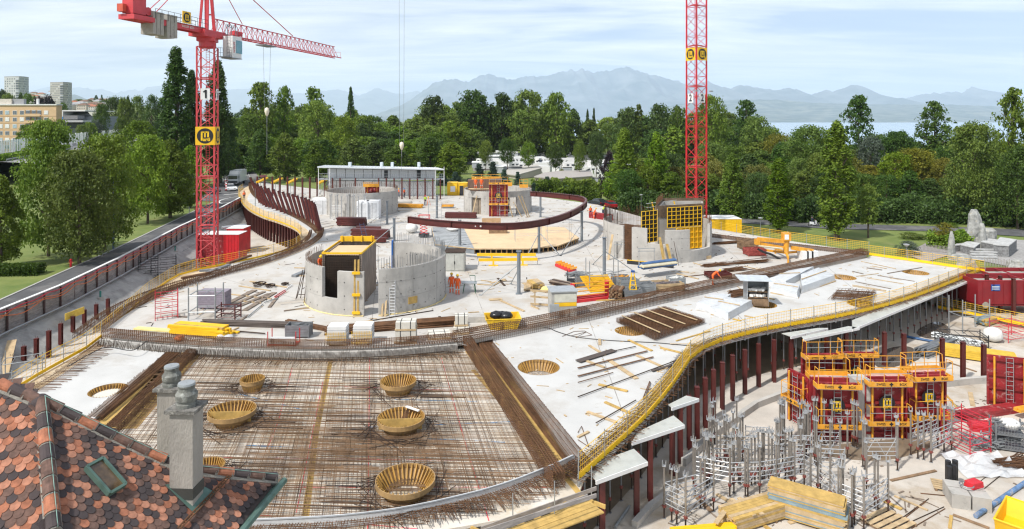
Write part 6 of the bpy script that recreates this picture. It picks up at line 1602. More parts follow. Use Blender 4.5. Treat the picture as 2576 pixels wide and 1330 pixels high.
signs(o2,MW2,Zc(15.3+(302-137)*98/FP),MW2-.15,Zc(15.3+(302-247)*98/FP),'2',yel,(0,3))
for f in(0,1):
 m=MB();a0=f*PI/2;m.box((math.sin(a0-.78)*2.1,-math.cos(a0-.78)*2.1,Zc(19.6)),(.5,.3,.2));m.pt('floodlight',galv,o2)
m=MB();m.box((0,0,Zc(58.5)),(2.4,2.4,1));m.pt('slewing_ring',cred,o2)
h2x,h2y=(1010.5-1288)*99/FP,99.0
aj=math.atan2(h2y-c2.y,h2x-c2.x)-RZ2
for t_ in(-.6,.6):m=MB();m.bar((0,t_,Zc(59.5)),(52*math.cos(aj),52*math.sin(aj)+t_,Zc(59.5)),.14);m.pt('bottom_chord',cred,o2)
m=MB();m.bar((0,0,Zc(61.3)),(51*math.cos(aj),51*math.sin(aj),Zc(61.3)),.14)
for k in range(34):
 for t_ in(-.6,.6):a,b=k*1.5,k*1.5+.75;m.tb((a*math.cos(aj),a*math.sin(aj)+t_,Zc(59.5)),(b*math.cos(aj),b*math.sin(aj),Zc(61.3)),.04,4);m.tb(((a+1.5)*math.cos(aj),(a+1.5)*math.sin(aj)+t_,Zc(59.5)),(b*math.cos(aj),b*math.sin(aj),Zc(61.3)),.04,4)
m.pt('jib_lattice',cred,o2)
hook(59.4,h2x,h2y,15.3-(377-302)*99/FP,'white hook block of the second crane hanging before the white site building',.30,3.2)
# ================================================================== white site building, cabins, campsite
dW=133.0
o=T('site_building','two storey white container building with a flat overhanging metal roof','building',tuple(W(958,497,-.4)));L0=Vec(o.location)
def fb(px0,y0,px1,y1,d,dep,mt,name,par=None):
 a,b=WD(px0,y0,d),WD(px1,y1,d);m=MB(o);m.box(((a.x+b.x)/2,d+dep/2,(a.z+b.z)/2),(abs(b.x-a.x),dep,abs(a.z-b.z)));return m.pt(name,mt,o)
wpan=mat('white_cladding',(.80,.81,.82),.5,var=.03)
for r_,(ya,yb)in enumerate(((424.5,449),(454,493))):
 n=12
 for k in range(n):
  a,b=824+(1094-824)*k/n,824+(1094-824)*(k+1)/n
  fb(a+.3,ya+k*.35,b-.3,yb+k*.15,dW,2.5,wpan,'wall_panel')
  if k:fb(a-.45,ya+k*.35,a+.45,yb+k*.15,dW-.03,.1,mat('brown_joint',(.10,.08,.07),.8),'joint_profile')
for x in(971,1054):fb(x-4.5,428,x+4.5,449,dW-.06,.1,mat('dark_doorway',(.03,.03,.035),.6),'door')
m=MB(o);a,b,c,d_=WD(798,419,dW-2.5),WD(1118,425,dW-2.5),WD(1100,421,dW+4),WD(820,415,dW+4)
m.add([a,b,c,d_]+[q+V(0,0,-.22)for q in(a,b,c,d_)],((0,1,2,3),(7,6,5,4),(4,5,1,0),(5,6,2,1),(6,7,3,2),(7,4,0,3)));m.pt('roof',mat('white_metal_roof',(.60,.63,.66),.45,.2,var=.05),o)
m=MB(o)
for k in range(40):p,q=a.lerp(b,k/40),d_.lerp(c,k/40);m.bar(p+V(0,0,.02),q+V(0,0,.02),.05,.05)
m.pt('roof_rib',white,o,kind='stuff')
fb(800,449.5,1116,452.5,dW-2.3,2.3,galv,'walkway')
m=MB(o)
for z in(.55,1.05):
 p,q=WD(800,449.5,dW-2.3),WD(1116,450.5,dW-2.3);m.tb(p+V(0,0,z),q+V(0,0,z),.025,4)
for k in range(60):t_=p.lerp(q,k/59);m.tb(t_,t_+V(0,0,1.05),.018,4)
m.pt('guard_rail',galv,o)
for x in(801,829,1095,1117):fb(x-.6,419,x+.6,496,dW-2.4,.12,white,'roof_post')
for x in(879,959,986,1053):fb(x-3.2,408,x+3.2,419,dW+.5,.9,mat('air_unit',(.55,.6,.64),.5),'air_conditioner')
m=MB(o)
for k in range(9):
 p=WD(1004+k*12,496,dW-2.6);m.tb(p,p+V(0,0,3.6),.035,4);m.tb(p,p+V(.95,0,1.7),.025,4);m.tb(p+V(.95,0,1.7),p+V(0,0,3.4),.025,4);m.tb(p+V(0,0,1.8),p+V(.97,0,1.8),.03,4);m.tb(p+V(0,0,3.5),p+V(.97,0,3.5),.03,4)
m.pt('scaffold',gd,o,kind='stuff')
m=MB(o)
for k in range(10):p=WD(798,496,dW-1)+V(k*.26,0,.17+k*.32);m.bar(p-V(0,.5,0),p+V(0,.5,0),.26,.05,up=(0,0,1))
m.pt('stair',gd,o)
def cabin(x0,y0,x1,y1,d,lab,mt,door=None,win=None,gp=None,dep=2.5,cat='container',name='site_container',ribs=0):
 global o
 a=WD(x0,y0,d);b=WD(x1,y1,d);o=T(name,lab,cat,((a.x+b.x)/2,d,b.z),gp)
 fb(x0,y0,x1,y1,d,dep,mt,'body');m=MB(o);m.box(((a.x+b.x)/2,d+dep/2,a.z+.03),(b.x-a.x+.06,dep+.06,.06));m.pt('roof',mt if not ribs else white,o)
 for xx in(x0+.6,x1-.6):fb(xx-.6,y0,xx+.6,y1,d-.04,.1,mt,'corner_post')
 if door:fb(door[0],door[1],door[2],y1,d-.03,.1,mat('dark_doorway',(.03,.03,.035),.6),'door')
 if win:fb(*win,d-.04,.1,white,'window');
 for k in range(ribs):
  t_=x0+(x1-x0)*(k+.5)/ribs;fb(t_-.5,y0+1,t_+.5,y1-1,d-.03,.1,mt,'rib')
 return o
cabin(1125,460,1150,496,134,'yellow site cabin with a white window behind the rear drums',yel,None,(1133,468,1145,482),'yellow site cabins');cabin(1150.5,461,1175,496,134.2,'yellow site cabin with an open dark door next to the one with the window',yel,(1156,467,1166),None,'yellow site cabins')
cabin(1785,551,1866,588,101,'yellow corrugated container behind the portable toilet at the lawn',yel,None,None,None,4,ribs=14)
p=onG(1822,592);o=T('portable_toilet','white and blue portable toilet in front of the yellow container','portable toilet',tuple(p));m=MB(o);m.box((p.x,p.y,p.z+1.1),(1.5,1.2,2.2));m.pt('cabin',white,o);m=MB(o);m.lathe([(.85,0),(.6,.22),(.01,.3)],4,(p.x,p.y,p.z+2.2),PI/4,PI/4+2*PI);m.pt('roof',white,o)
for s_ in(-.62,.62):m=MB(o);m.box((p.x+s_,p.y-.62,p.z+1.1),(.2,.05,2.1));m.pt('side_strip',mat('toilet_blue',(.03,.12,.25),.5),o)
m=MB(o);m.box((p.x,p.y-.62,p.z+1.0),(.7,.04,1.9));m.pt('door',mat('toilet_door',(.55,.58,.6),.5),o)
crv=mat('caravan_white',(.70,.70,.69),.4,var=.03);crb=mat('caravan_beige',(.50,.45,.38),.6,var=.08);dkw=mat('caravan_window',(.05,.06,.07),.2,spec=.9);awn=mat('grey_awning',(.33,.35,.38),.8,var=.1)
def caravan_proto(kind):
 o=T(kind,'x','caravan' if kind=='caravan' else 'motorhome' if kind=='motorhome' else 'awning',(0,-400,0))
 if kind=='caravan':
  pr=[(-2.6,.45),(-2.75,1.3),(-2.3,2.45),(2.2,2.5),(2.7,1.5),(2.5,.45)]
  m=MB();n=len(pr);m.add([(a,-1.15,b)for a,b in pr]+[(a,1.15,b)for a,b in pr],[tuple(range(n)),tuple(range(2*n-1,n-1,-1))]+[((i+1)%n,i,n+i,n+(i+1)%n)for i in range(n)]);m.pt('body',crv,o)
  for x,w in((-1.6,1.0),(.2,1.3),(1.6,.7)):m=MB();m.box((x,-1.17,1.65),(w,.06,.6));m.pt('window',dkw,o)
  m=MB();m.box((2.55,0,1.75),(.35,1.6,.5));m.pt('window',dkw,o)
 elif kind=='motorhome':
  pr=[(-3.2,.45),(-3.3,2.85),(2.4,2.95),(3.0,2.6),(2.9,2.05),(2.3,1.9),(3.1,1.15),(3.3,.5)]
  m=MB();n=len(pr);m.add([(a,-1.15,b)for a,b in pr]+[(a,1.15,b)for a,b in pr],[tuple(range(n)),tuple(range(2*n-1,n-1,-1))]+[((i+1)%n,i,n+i,n+(i+1)%n)for i in range(n)]);m.pt('body',crv,o)
  for x,w in((-2.2,.9),(-.3,1.2)):m=MB();m.box((x,-1.17,1.9),(w,.06,.6));m.pt('window',dkw,o)
  m=MB();m.box((2.3,-1.17,1.45),(.9,.06,.55));m.pt('cab_window',dkw,o)
  m=MB();m.add([(2.38,-1.05,1.9),(3.12,-1.05,1.18),(3.12,1.05,1.18),(2.38,1.05,1.9),(2.45,-1.05,1.95),(3.2,-1.05,1.2),(3.2,1.05,1.2),(2.45,1.05,1.95)],((0,1,2,3),(7,6,5,4),(0,4,5,1),(1,5,6,2),(2,6,7,3),(3,7,4,0)));m.pt('windscreen',dkw,o)
 else:
  m=MB();m.box((0,0,1.0),(4.4,2.6,2.0));m.pt('side_cloth',awn,o)
  m=MB();m.add([(-2.3,-1.45,2.0),(2.3,-1.45,2.0),(2.3,1.45,2.35),(-2.3,1.45,2.35),(-2.3,-1.45,2.1),(2.3,-1.45,2.1),(2.3,1.45,2.45),(-2.3,1.45,2.45)],((3,2,1,0),(4,5,6,7),(0,1,5,4),(1,2,6,5),(2,3,7,6),(3,0,4,7)));m.pt('roof_cloth',crv,o)
 if kind!='awning':
  wm_=wheel_mesh(.33,.2)
  for x in((-.1,)if kind=='caravan' else(-2,2.2)):
   for y in(-1.05,1.05):inst('wheel',wm_,o,(x,y,.33),(0,0,PI/2))
 return o
PR={k:caravan_proto(k)for k in('caravan','motorhome','awning')}
KIDS.clear()
cv=random.Random(21);used_=set();k=0
spots=[]
for row,(y,xa,xb,st_)in enumerate(((398,1190,1530,24),(406,1186,1540,26),(415,1192,1550,27),(425,1200,1560,29),(436,1260,1558,33),(449,1440,1566,36),(462,1500,1560,34))):
 x=xa
 while x<xb:
  if not(1300<x<1345 and y>430):spots.append((x+cv.uniform(-6,6),y+cv.uniform(-3,3),row))
  x+=st_*cv.uniform(.85,1.25)
spots+=[(1585,430,9),(1590,455,9),(1668,470,9),(1630,395,9),(1690,478,9),(1835,470,9),(1915,460,9),(2010,472,9),(2025,452,9),(2200,468,9),(2216,480,9),(2230,466,9),(1980,490,9),(1700,450,9)]
rowsn=['back row of the campsite','second row of the campsite','third row of the campsite','fourth row of the campsite','fifth row of the campsite','row behind the white roof','front row beside the purple tree','','','trees right of the campsite']
for x,y,row in spots:
 kd=cv.choice(['caravan','caravan','motorhome','awning','motorhome']);p=onG(x,y);col={'caravan':'white caravan','motorhome':'white motorhome','awning':'grey tent'}[kd]
 nr_=row_n[(row)]=row_n.get(row,0)+1
 dup(PR[kd],tuple(p),cv.choice([0,0,.4,-.5,PI,PI-.4,1.4]),f'{col}, {ordw(nr_)} from the left in the {rowsn[row]}',1.0 if p.y<260 else 1.15,'caravans and tents of the campsite')
for k_ in PR.values():
 for ch in list(k_.children):bpy.data.objects.remove(ch)
 bpy.data.objects.remove(k_)
def flat_roof(pts,h,lab,mt,wallm):
 P_=[onG(x,y,h)for x,y in pts];zt=max(p.z for p in P_);c=sum((p for p in P_),V(0,0,0))/len(P_)
 o=T('flat_building',lab,'building',(c.x,c.y,G(c.x,c.y)));m=MB(o);m.prism([(p.x,p.y)for p in P_],G(c.x,c.y)-.5,P_[0].z-.2);m.pt('wall',wallm,o);m=MB(o);m.prism([(c.x+(p.x-c.x)*1.04,c.y+(p.y-c.y)*1.04)for p in P_],P_[0].z-.2,P_[0].z+.1);m.pt('roof',mt,o)
flat_roof([(1266,436),(1300,441),(1362,436),(1350,429),(1285,427)],1.0,'low building with a flat pale roof in front of the campsite, left one',mat('pale_flat_roof',(.42,.39,.35),.8,var=.1),crb)
flat_roof([(1346,444),(1400,455),(1488,459),(1484,449),(1420,444),(1372,441)],1.0,'low building with a large flat grey roof in front of the campsite, right one',mat('grey_flat_roof',(.34,.31,.29),.8,var=.1),crb)
for i,(x,y,lf)in enumerate(((1413,440,'olive'),(1452,438,'purple'),(1497,442,'mid'),(1512,440,'mid'),(1580,462,'mid'),(1245,425,'mid'))):
 p=onG(x,y);tree('bush',x,p.y,y-14,20,['yellow flowering bush at the flat roof','dark red bush beside the yellow one','round green bush at the motorhomes','second round green bush at the motorhomes','green bush at the foot of the leftmost poplar','green bush at the pines'][i],lf,'far')
ribbon([onG(1370,447),onG(1440,446),onG(1500,448)],[onG(1360,424),onG(1430,420),onG(1500,424)],'campsite_grass',mat('campsite_turf',(.14,.15,.05),.95,var=.2),.06,2)
ribbon([onG(1190,430),onG(1300,432),onG(1380,428),onG(1560,436)],[onG(1190,395),onG(1300,393),onG(1380,393),onG(1560,396)],'campsite_ground',mat('campsite_gravel',(.20,.18,.15),.95,var=.2),.03,2)
# ================================================================== tiled roof of the house at the lower left
ap=WD(100,1011,13.0);al=R(80);pc=R(38)
def plane(u,v):
 n=u.cross(v)
 def hit(px,py,up=0.0):
  d=V((px-1288)/FP,1,-(py-302)/FP);t=(ap+n*up-V(0,0,CH)).dot(n)/d.dot(n);return V(0,0,CH)+d*t
 return n,hit
uR,vR=V(math.cos(al),math.sin(al),0),V(math.cos(pc)*math.sin(al),-math.cos(pc)*math.cos(al),-math.sin(pc))
aL=R(20)
uL,vL=V(math.cos(aL),math.sin(aL),0),V(math.cos(pc)*math.sin(aL),-math.cos(pc)*math.cos(aL),-math.sin(pc))
nR,hR=plane(uR,vR);nL,hL=plane(uL,vL)
if nR.z<0:nR=-nR
if nL.z<0:nL=-nL
def onR(px,py,up=0.0):return hR(px,py)+nR*up
def onL(px,py,up=0.0):return hL(px,py)+nL*up
house=T('tiled_house','house at the lower left with a roof of red and brown plain tiles','house',(ap.x,ap.y,PITZ));H0=Vec(house.location)
outR=[(100,1011),(212,1070),(327,1126),(425,1171),(502,1190),(600,1201),(687,1209),(692,1216),(596,1335),(500,1450),(130,1450),(128,1330)]
outL=[(100,1011),(0,972),(-70,945),(-70,1450),(130,1450),(128,1330)]
TC=[mat('tile_terracotta',(.40,.15,.08),.75,var=.3,scale=7,wear=((.27,.22,.17),13,.64)),mat('tile_brown',(.16,.09,.068),.75,var=.35,scale=7,wear=((.25,.22,.18),13,.66)),mat('tile_dark',(.062,.045,.045),.7,var=.25,scale=1.7),mat('tile_salmon',(.50,.22,.135),.75,var=.25,scale=7)]
for k,m_ in enumerate(TC):
 t=m_.node_tree;bp=t.nodes.new('ShaderNodeBump');wv=t.nodes.new('ShaderNodeTexWave');tcn=t.nodes.new('ShaderNodeTexCoord')
 wv.inputs['Scale'].default_value=22;wv.bands_direction='X';bp.inputs['Strength'].default_value=.7;bp.inputs['Distance'].default_value=.01
 t.links.new(tcn.outputs['Object'],wv.inputs['Vector']);t.links.new(wv.outputs[0],bp.inputs['Height']);t.links.new(bp.outputs[0],t.nodes['Principled BSDF'].inputs['Normal'])
TW,TE=.166,.138
def tile_mb(w=TW*.96,L=.30):
 n=7;pr=[(-w/2,-L)]+[(-w/2*math.cos(PI*i/n),-.075+.085*math.sin(PI*i/n))for i in range(n+1)]+[(w/2,-L)];N=len(pr)
 return[(a,b,.0)for a,b in pr]+[(a,b,.017)for a,b in pr],[tuple(range(N)),tuple(range(2*N-1,N-1,-1))]+[(i,N+i,N+(i+1)%N,(i+1)%N)for i in range(N)]
tv,tf=tile_mb();tme=[]
for k in range(4):
 me=bpy.data.meshes.new('tile');me.from_pydata([(a,-b,c)for a,b,c in tv],[],[f[::-1]for f in tf]);me.materials.append(TC[k]);tme.append(me)
tl_=[]
from mathutils import Matrix
trn=random.Random(8)
for u,v,n,out,rng_ in((uR,vR,nR,outR,(-70,80)),(uL,vL,nL,outL,(-70,70))):
 bx_=u if u.cross(-v).dot(n)>0 else-u
 rot=Matrix((bx_,-v,n)).transposed().to_4x4()
 for j in range(-6,60):
  for i in range(*rng_):
   p=ap+u*((i+(.5 if j%2 else 0))*TW)+v*(j*TE)
   if p.y<2:continue
   px,py=1288+FP*p.x/p.y,302+FP*(CH-p.z)/p.y
   if not ins(px,py,out)or py>1400:continue
   M_=Matrix.Translation(p+n*(.03+trn.uniform(0,.006)))@rot@Matrix.Rotation(R(-4.5),4,'X')@Matrix.Rotation(trn.uniform(-.03,.03),4,'Z')
   pat=(i*3+j*5+trn.choice([0,0,1]))%6
   tl_.append((0 if-20<px and py<1335 else 1,-FP/p.y,M_,[0,2,1,3,2,1][pat]if trn.random()<.8 else trn.randint(0,3)))
tl_.sort(key=lambda t_:t_[:2])
sb=MB()
for q,(_,_,M_,k)in enumerate(tl_):
 if q<300:
  o=bpy.data.objects.new('tile',tme[k]);sc.collection.objects.link(o);o.parent=house;o.matrix_local=Matrix.Translation(-H0)@M_
 else:
  sb.mi=k;sb.add([(M_@V(a,-b,c))-H0 for a,b,c in tv],[f[::-1]for f in tf])
sb.pt('tile_field',TC,house,kind='stuff')
mort=mat('mortar',(.25,.23,.20),.95,var=.2,scale=6,bump=.8)
m=MB(house);m.add([onR(*p)for p in outR],[tuple(range(len(outR)))]);m.add([onL(*p)for p in outL],[tuple(range(len(outL)))]);m.pt('roof_deck',mat('roof_underlay',(.06,.045,.04),.9),house)
ev=[onR(685,1216),onR(596,1335),onR(500,1450)];a,b=ev[0],ev[2]
m=MB(house);w0,w1=a-uR*.2-V(.5,0,.25),b-V(.5,0,.25);m.prism([(w0.x,w0.y),(w1.x,w1.y),(w1.x-9,w1.y+1.0),(w0.x-9.5,w0.y+1.0)],PITZ,min(w0.z,w1.z)-.6);m.pt('wall',mat('house_render',(.55,.5,.42),.9),house)
def caps(pts,r,n_,name='ridge_tile',flip=False):
 cols=[1,2,0,2,1,1,0,2,2,1,0,2]
 tot=rsp(pts,.005);L=len(tot)
 for k in range(n_):
  a,b=tot[int(L*k/n_)][0],tot[min(L-1,int(L*(k+1.12)/n_))][0];m=MB(house);m.tb(a+V(0,0,.0),b+V(0,0,.02),r*.93,14,r*1.07);m.pt(name,TC[cols[k%12]],house,smooth=False)
  m=MB(house);m.tb(b-(b-a).normalized()*.05,b+(b-a).normalized()*.01,r*1.12,14,r*1.0);m.pt('mortar_joint',mort,house)
 m=MB(house);m.path([p-V(0,0,r*.75)for p in pts],r*1.15,6);m.pt('mortar_bed',mort,house)
rl_=[onR(100,1011,.06),onR(212,1068,.06),onR(327,1124,.06),onR(425,1169,.06),onR(502,1188,.06),onR(600,1198,.06),onR(690,1207,.06)]
caps(rl_,.105,14);caps([onR(100,1013,.07),onR(115,1170,.07),onR(130,1345,.07)],.115,8);caps([onL(100,1011,.06),onL(0,970,.06),onL(-60,948,.06)],.105,5)
m=MB(house);m.lathe([(.2,-.1),(.19,.04),(.1,.13),(.01,.16)],14,tuple(ap));m.pt('hip_cap',TC[2],house,smooth=True)
m=MB(house);m.path([p+nR*.12 for p in rl_],.008,4);m.path([onR(100,1013,.2),onR(115,1170,.2),onR(130,1345,.2)],.007,4);m.pt('lightning_wire',mat('verdigris_wire',(.2,.33,.28),.6),house)
grn=mat('verdigris_copper',(.10,.17,.14),.55,.3,var=.2,scale=3)
g0,g1=onR(700,1213,0),onR(585,1350,0);m=MB(house)
dg=(g1-g0).normalized();sd=V(-dg.y,dg.x,0).normalized();sd=sd if sd.x>0 else-sd;m.path([g0-dg*.1+sd*.1,g1+sd*.1],.075,8);m.bar(g0+V(0,0,-.02),g1+V(0,0,-.02),.16,.03);m.pt('gutter',grn,house)
sk=[(690*.2951,937.7+842*.2951),(840*.2951,937.7+760*.2951),(1050*.2951,937.7+998*.2951),(905*.2951,937.7+1085*.2951)]
P4=[onR(x,y,.12)for x,y in sk];m=MB(house);c=sum(P4,V(0,0,0))/4
m.add([c+(p-c)*1.22-nR*.085 for p in P4],[(0,1,2,3)]);m.pt('flashing',grn,house);m=MB(house)
for i in range(4):m.bar(c+(P4[i]-c)*.93,c+(P4[(i+1)%4]-c)*.93,.05,.1,up=nR)
sky_f=m.pt('skylight_frame',grn,house);m=MB(house);m.off=H0;m.add([c+(p-c)*.9+nR*.01 for p in P4],[(0,1,2,3)]);m.pt('skylight_glass',mat('dark_ribbed_glass',(.05,.035,.022),.12,spec=.9,col2=(.16,.10,.05),scale=4),house)
m=MB(house)
for k in(0,1):
 a,b=onR(574+k*7,1197+k*2,.1),onR(440+k*7,1336+k*2,.1);m.tb(a,b,.016,5)
for i in range(16):t_=(i+.5)/16;m.tb(onR(574,1197,.1).lerp(onR(440,1336,.1),t_),onR(581,1199,.1).lerp(onR(447,1338,.1),t_),.012,4)
m.pt('snow_guard',rust,house)
chm=mat('chimney_render',(.30,.275,.245),.95,var=.2,scale=1.2,bump=.7,bscale=30,stretch=(1,1,.35),wear=((.20,.185,.17),1.3,.56));cap_m=mat('lichened_slab',(.17,.16,.145),.95,var=.4,scale=8,bump=1,wear=((.50,.48,.42),5,.56))
cowm=mat('cowl_concrete',(.15,.15,.135),.85,var=.35,scale=7,wear=((.36,.37,.34),6,.55))
def chimney(cpx,base_y,top_y,wpx,lb,d=None):
 b=onR(cpx,base_y);d=d or b.y;s_=wpx*d/FP;zt=CH-(top_y-302)*d/FP;zb=min(b.z,zt-2.2)-.3;x=(cpx-1288)*d/FP
 w=s_/1.22;rz=R(-3);c=V(x,d+w*.45,0)
 m=MB(house);m.box((c.x,c.y,(zt+zb)/2),(w,w*.85,zt-zb),rz);ch=m.pt('chimney',chm,house,lb)
 m=MB(house);m.box((c.x,c.y,zt+.035),(w*1.3,w*1.15,.07),rz);o=m.pt('cap_slab',cap_m,ch);o.location=(0,0,0)
 r=w*.47;m=MB(house);m.lathe([(r*.9,.07),(r*.9,.14),(r*.82,.15),(r*.82,.2),(r*.92,.21),(r*.95,.32),(r*.72,.39),(r*.68,.46),(r*.74,.47),(r*.74,.5),(.01,.5)],18,(c.x,c.y,zt));m.pt('cowl',cowm,ch)
 m=MB(house);m.lathe([(r*.76,.50),(r*.72,.54),(.01,.545)],18,(c.x,c.y,zt));m.pt('cowl_lid',galv,ch)
 return c,w,zt,rz,b
c,w,zt,rz,b=chimney(456,1262,1040,73,'front chimney with a grey rendered shaft and a lichened slab')
m=MB(house);m.box((c.x,c.y,b.z+.15),(w*1.05,w*.9,.22),rz);m.pt('chimney_skirt',mat('dark_lead',(.05,.05,.045),.6),house)
m=MB(house);q=[onR(cpx,cy_2,.07)for cpx,cy_2 in((410,1225),(480,1215),(540,1245),(484,1298))];m.add(q,[(0,1,2,3)]);m.pt('chimney_flashing',grn,house)
chimney(420,1180,985,62,'rear chimney standing behind the front one',d=b.y*1.17)
# ================================================================== the pit at the lower right
def GZ(x,y,z=PITZ):return Z('G',x,y,z)
for i,(x,y)in enumerate(((135,1042),(325,905),(400,828),(523,712),(567,655),(617,592),(661,540),(706,490),(752,445),(801,405),(858,365),(926,335),(1002,302),(1087,280),(1182,262),(1380,240),(1487,235),(1255,262))):
 p=GZ(x,y,-.62);column(V(p.x,p.y,PITZ),3.05,w=.25,lab=f'dark red column under the curved right deck edge, {OR[i]} from the front',gp='columns under the right deck',name='deck_column',base=False)
for i,(f,x,y0,y1,lb)in enumerate((('G',1700,240,420,'behind the rear red formwork'),('G',1808,248,430,'behind the right red formwork'),('G',2020,275,440,'in front of the pipe stack'),('G',2135,295,510,'left of the two before the yellow beam stack'),('G',2250,310,500,'right of the two before the yellow beam stack'),('J',1250,810,1075,'under the tip of the deck'),('J',1400,740,1095,'at the left end of the red skips'),('J',1546,665,1130,'first before the red skips'),('J',1700,680,1160,'second before the red skips'),('J',1853,710,1188,'third before the red skips'))):
 p=Z(f,x,y1,PITZ);h=CH-(pxy(f,x,y0)[1]-302)*p.y/FP-PITZ;column(p,h,w=.26,lab='free standing dark red column '+lb,gp='free standing columns in the pit',name='steel_column')
def prop_proto(h,uhead,mt,r=.045):
 o=T('steel_prop','x','prop',(0,-300,0))
 m=MB();m.box((0,0,.01),(.16,.16,.02));m.pt('foot_plate',gd,o);m=MB();m.tb((0,0,0),(0,0,h*.22),r*.8,6);m.pt('inner_tube',rk,o)
 m=MB();m.tb((0,0,h*.22),(0,0,h-.12),r,8);m.pt('outer_tube',mt,o);m=MB();m.tb((0,0,h*.2),(0,0,h*.25),r*1.7,8);m.bar((-.12,0,h*.225),(.12,0,h*.225),.03);m.pt('collar',mat('red_collar',(.2,.05,.04),.6),o)
 m=MB();m.box((0,0,h-.1),(.18,.18,.02));m.pt('head_plate',alu,o)
 if uhead:
  m=MB()
  for a in(-.08,.08):m.tb((a,-.08,h-.1),(a,-.08,h+.12),.018,4);m.tb((a,.08,h-.1),(a,.08,h+.12),.018,4);m.box((a,0,h-.05),(.012,.16,.09))
  m.pt('fork_head',alu,o)
 return o
PS=prop_proto(3.05,False,gd);PU=prop_proto(2.6,True,pgrey,.05);pr_=random.Random(4)
sl_={0:[],1:[],2:[]}
for k,(dd,st_)in enumerate(((.35,1.25),(1.9,1.9),(3.6,2.4))):
 ln=offset(right_out,dd)
 if not ins(ln[20].x,ln[20].y,deck_r):ln=offset(right_out,-dd)
 for i,(p,d)in enumerate(rsp(ln,st_)):
  if ins(p.x,p.y,deck_r):sl_[k].append(dup(PS,(p.x,p.y,PITZ),pr_.random()*3,'x',gp='slim props under the right deck'))
spots=[(478,1270),(520,1290),(548,1305),(597,1335),(680,1215),(703,1220),(752,1232),(842,1150),(865,1130),(928,1150),(942,1152),(1008,1145),(1075,1090),(1100,1130),(1400,1190),(1445,1262),(1460,1278),(1520,1320),(1533,1306),(1585,1332),(1645,1215),(1663,1226),(1720,1242),(1600,1120),(1255,1100),(1765,960),(1772,1005),(1580,985),(1592,1000),(1845,920),(1885,940),(1917,945),(1958,960),(1995,882),(2030,900),(2072,905),
         (770,985),(790,1010),(640,1110),(650,1150),(715,1100),(700,1060),(1470,1225),(1330,1150),(1290,1180),(1345,1110)]
for i in range(46):
 x,y=pr_.uniform(690,1560),pr_.uniform(850,1110)
 if x>1300 and y>1010:continue
 spots.append((x,y));
 if pr_.random()<.5:spots.append((x+pr_.uniform(8,20),y+pr_.uniform(-8,8)))
def zone(x,y):return('front left group' if x<820 and y>1150 else 'front right group beside the plywood stack' if y>1170 else 'dense middle group' if x<1300 else 'group before the red formwork' if x<1700 else 'right group beside the red scaffold frame')
zn_={}
for x,y in spots:
 p=GZ(x,y);zn_.setdefault(zone(x,y),[]).append(dup(PU,tuple(p),pr_.random()*3,'x',gp='fork headed props in the pit'))
for k in zn_:rankin(zn_[k],LX,'{} fork headed prop from the left in the '+k)
for k in(0,1,2):rankin(sl_[k],LX,'{} slim prop from the left in the '+['outer','second','inner'][k]+' row under the right deck')
for q in(PS,PU):
 for ch in list(q.children):bpy.data.objects.remove(ch)
 bpy.data.objects.remove(q)
KIDS.clear()
def frame(a,b,z0,h,nh,lb):
 o=T('shoring_frame',lb,'shoring frame',(a.x,a.y,PITZ+z0),'white shoring frames between the props')
 for k in range(nh+1):m=MB(o);z=PITZ+z0+h*k/nh;m.tb(V(a.x,a.y,z),V(b.x,b.y,z),.024,5);m.pt('rail',alu,o)
 n=3
 for k in range(n):
  u,v=a.lerp(b,k/n),a.lerp(b,(k+1)/n);z=PITZ+z0;m=MB(o);m.tb(V(u.x,u.y,z+(h if k%2 else 0)),V(v.x,v.y,z+(0 if k%2 else h)),.018,5);m.pt('diagonal',alu,o)
 for q in(a,b):m=MB(o);m.tb(V(q.x,q.y,PITZ+z0-.1),V(q.x,q.y,PITZ+z0+h+.1),.026,5);m.pt('upright',alu,o)
for(x0,y0,x1,y1)in((478,1270,597,1335),(597,1335,752,1232),(478,1270,680,1215),(640,1110,842,1150),(842,1150,1008,1145),(1008,1145,1100,1130),(1100,1130,1255,1100),(700,1060,900,1065),(770,985,960,990),(950,1040,1090,1045),(1110,1040,1255,1045),(1110,980,1290,985),(930,930,1060,935),(1590,1000,1765,1000),(1255,1100,1400,1190),(1400,1190,1460,1278),(1460,1278,1585,1332),(1585,1332,1720,1242),(1520,1240,1645,1215),(1885,940,1995,882),(1958,960,2072,905),(1845,920,1960,880),(1300,960,1450,965),(1330,1060,1480,1070)):
 z0=.75;frame(GZ(x0,y0),GZ(x1,y1),z0,.95,4,f'{ordw(1 + len([1 for o_ in bpy.data.objects if o_.name[:13] == "shoring_frame"]))} white lattice frame between the props, counted from the front left')
spn=mat('white_shuttering_panel',(.42,.43,.40),.5,var=.12,scale=1.5,wear=((.3,.26,.2),1.5,.58))
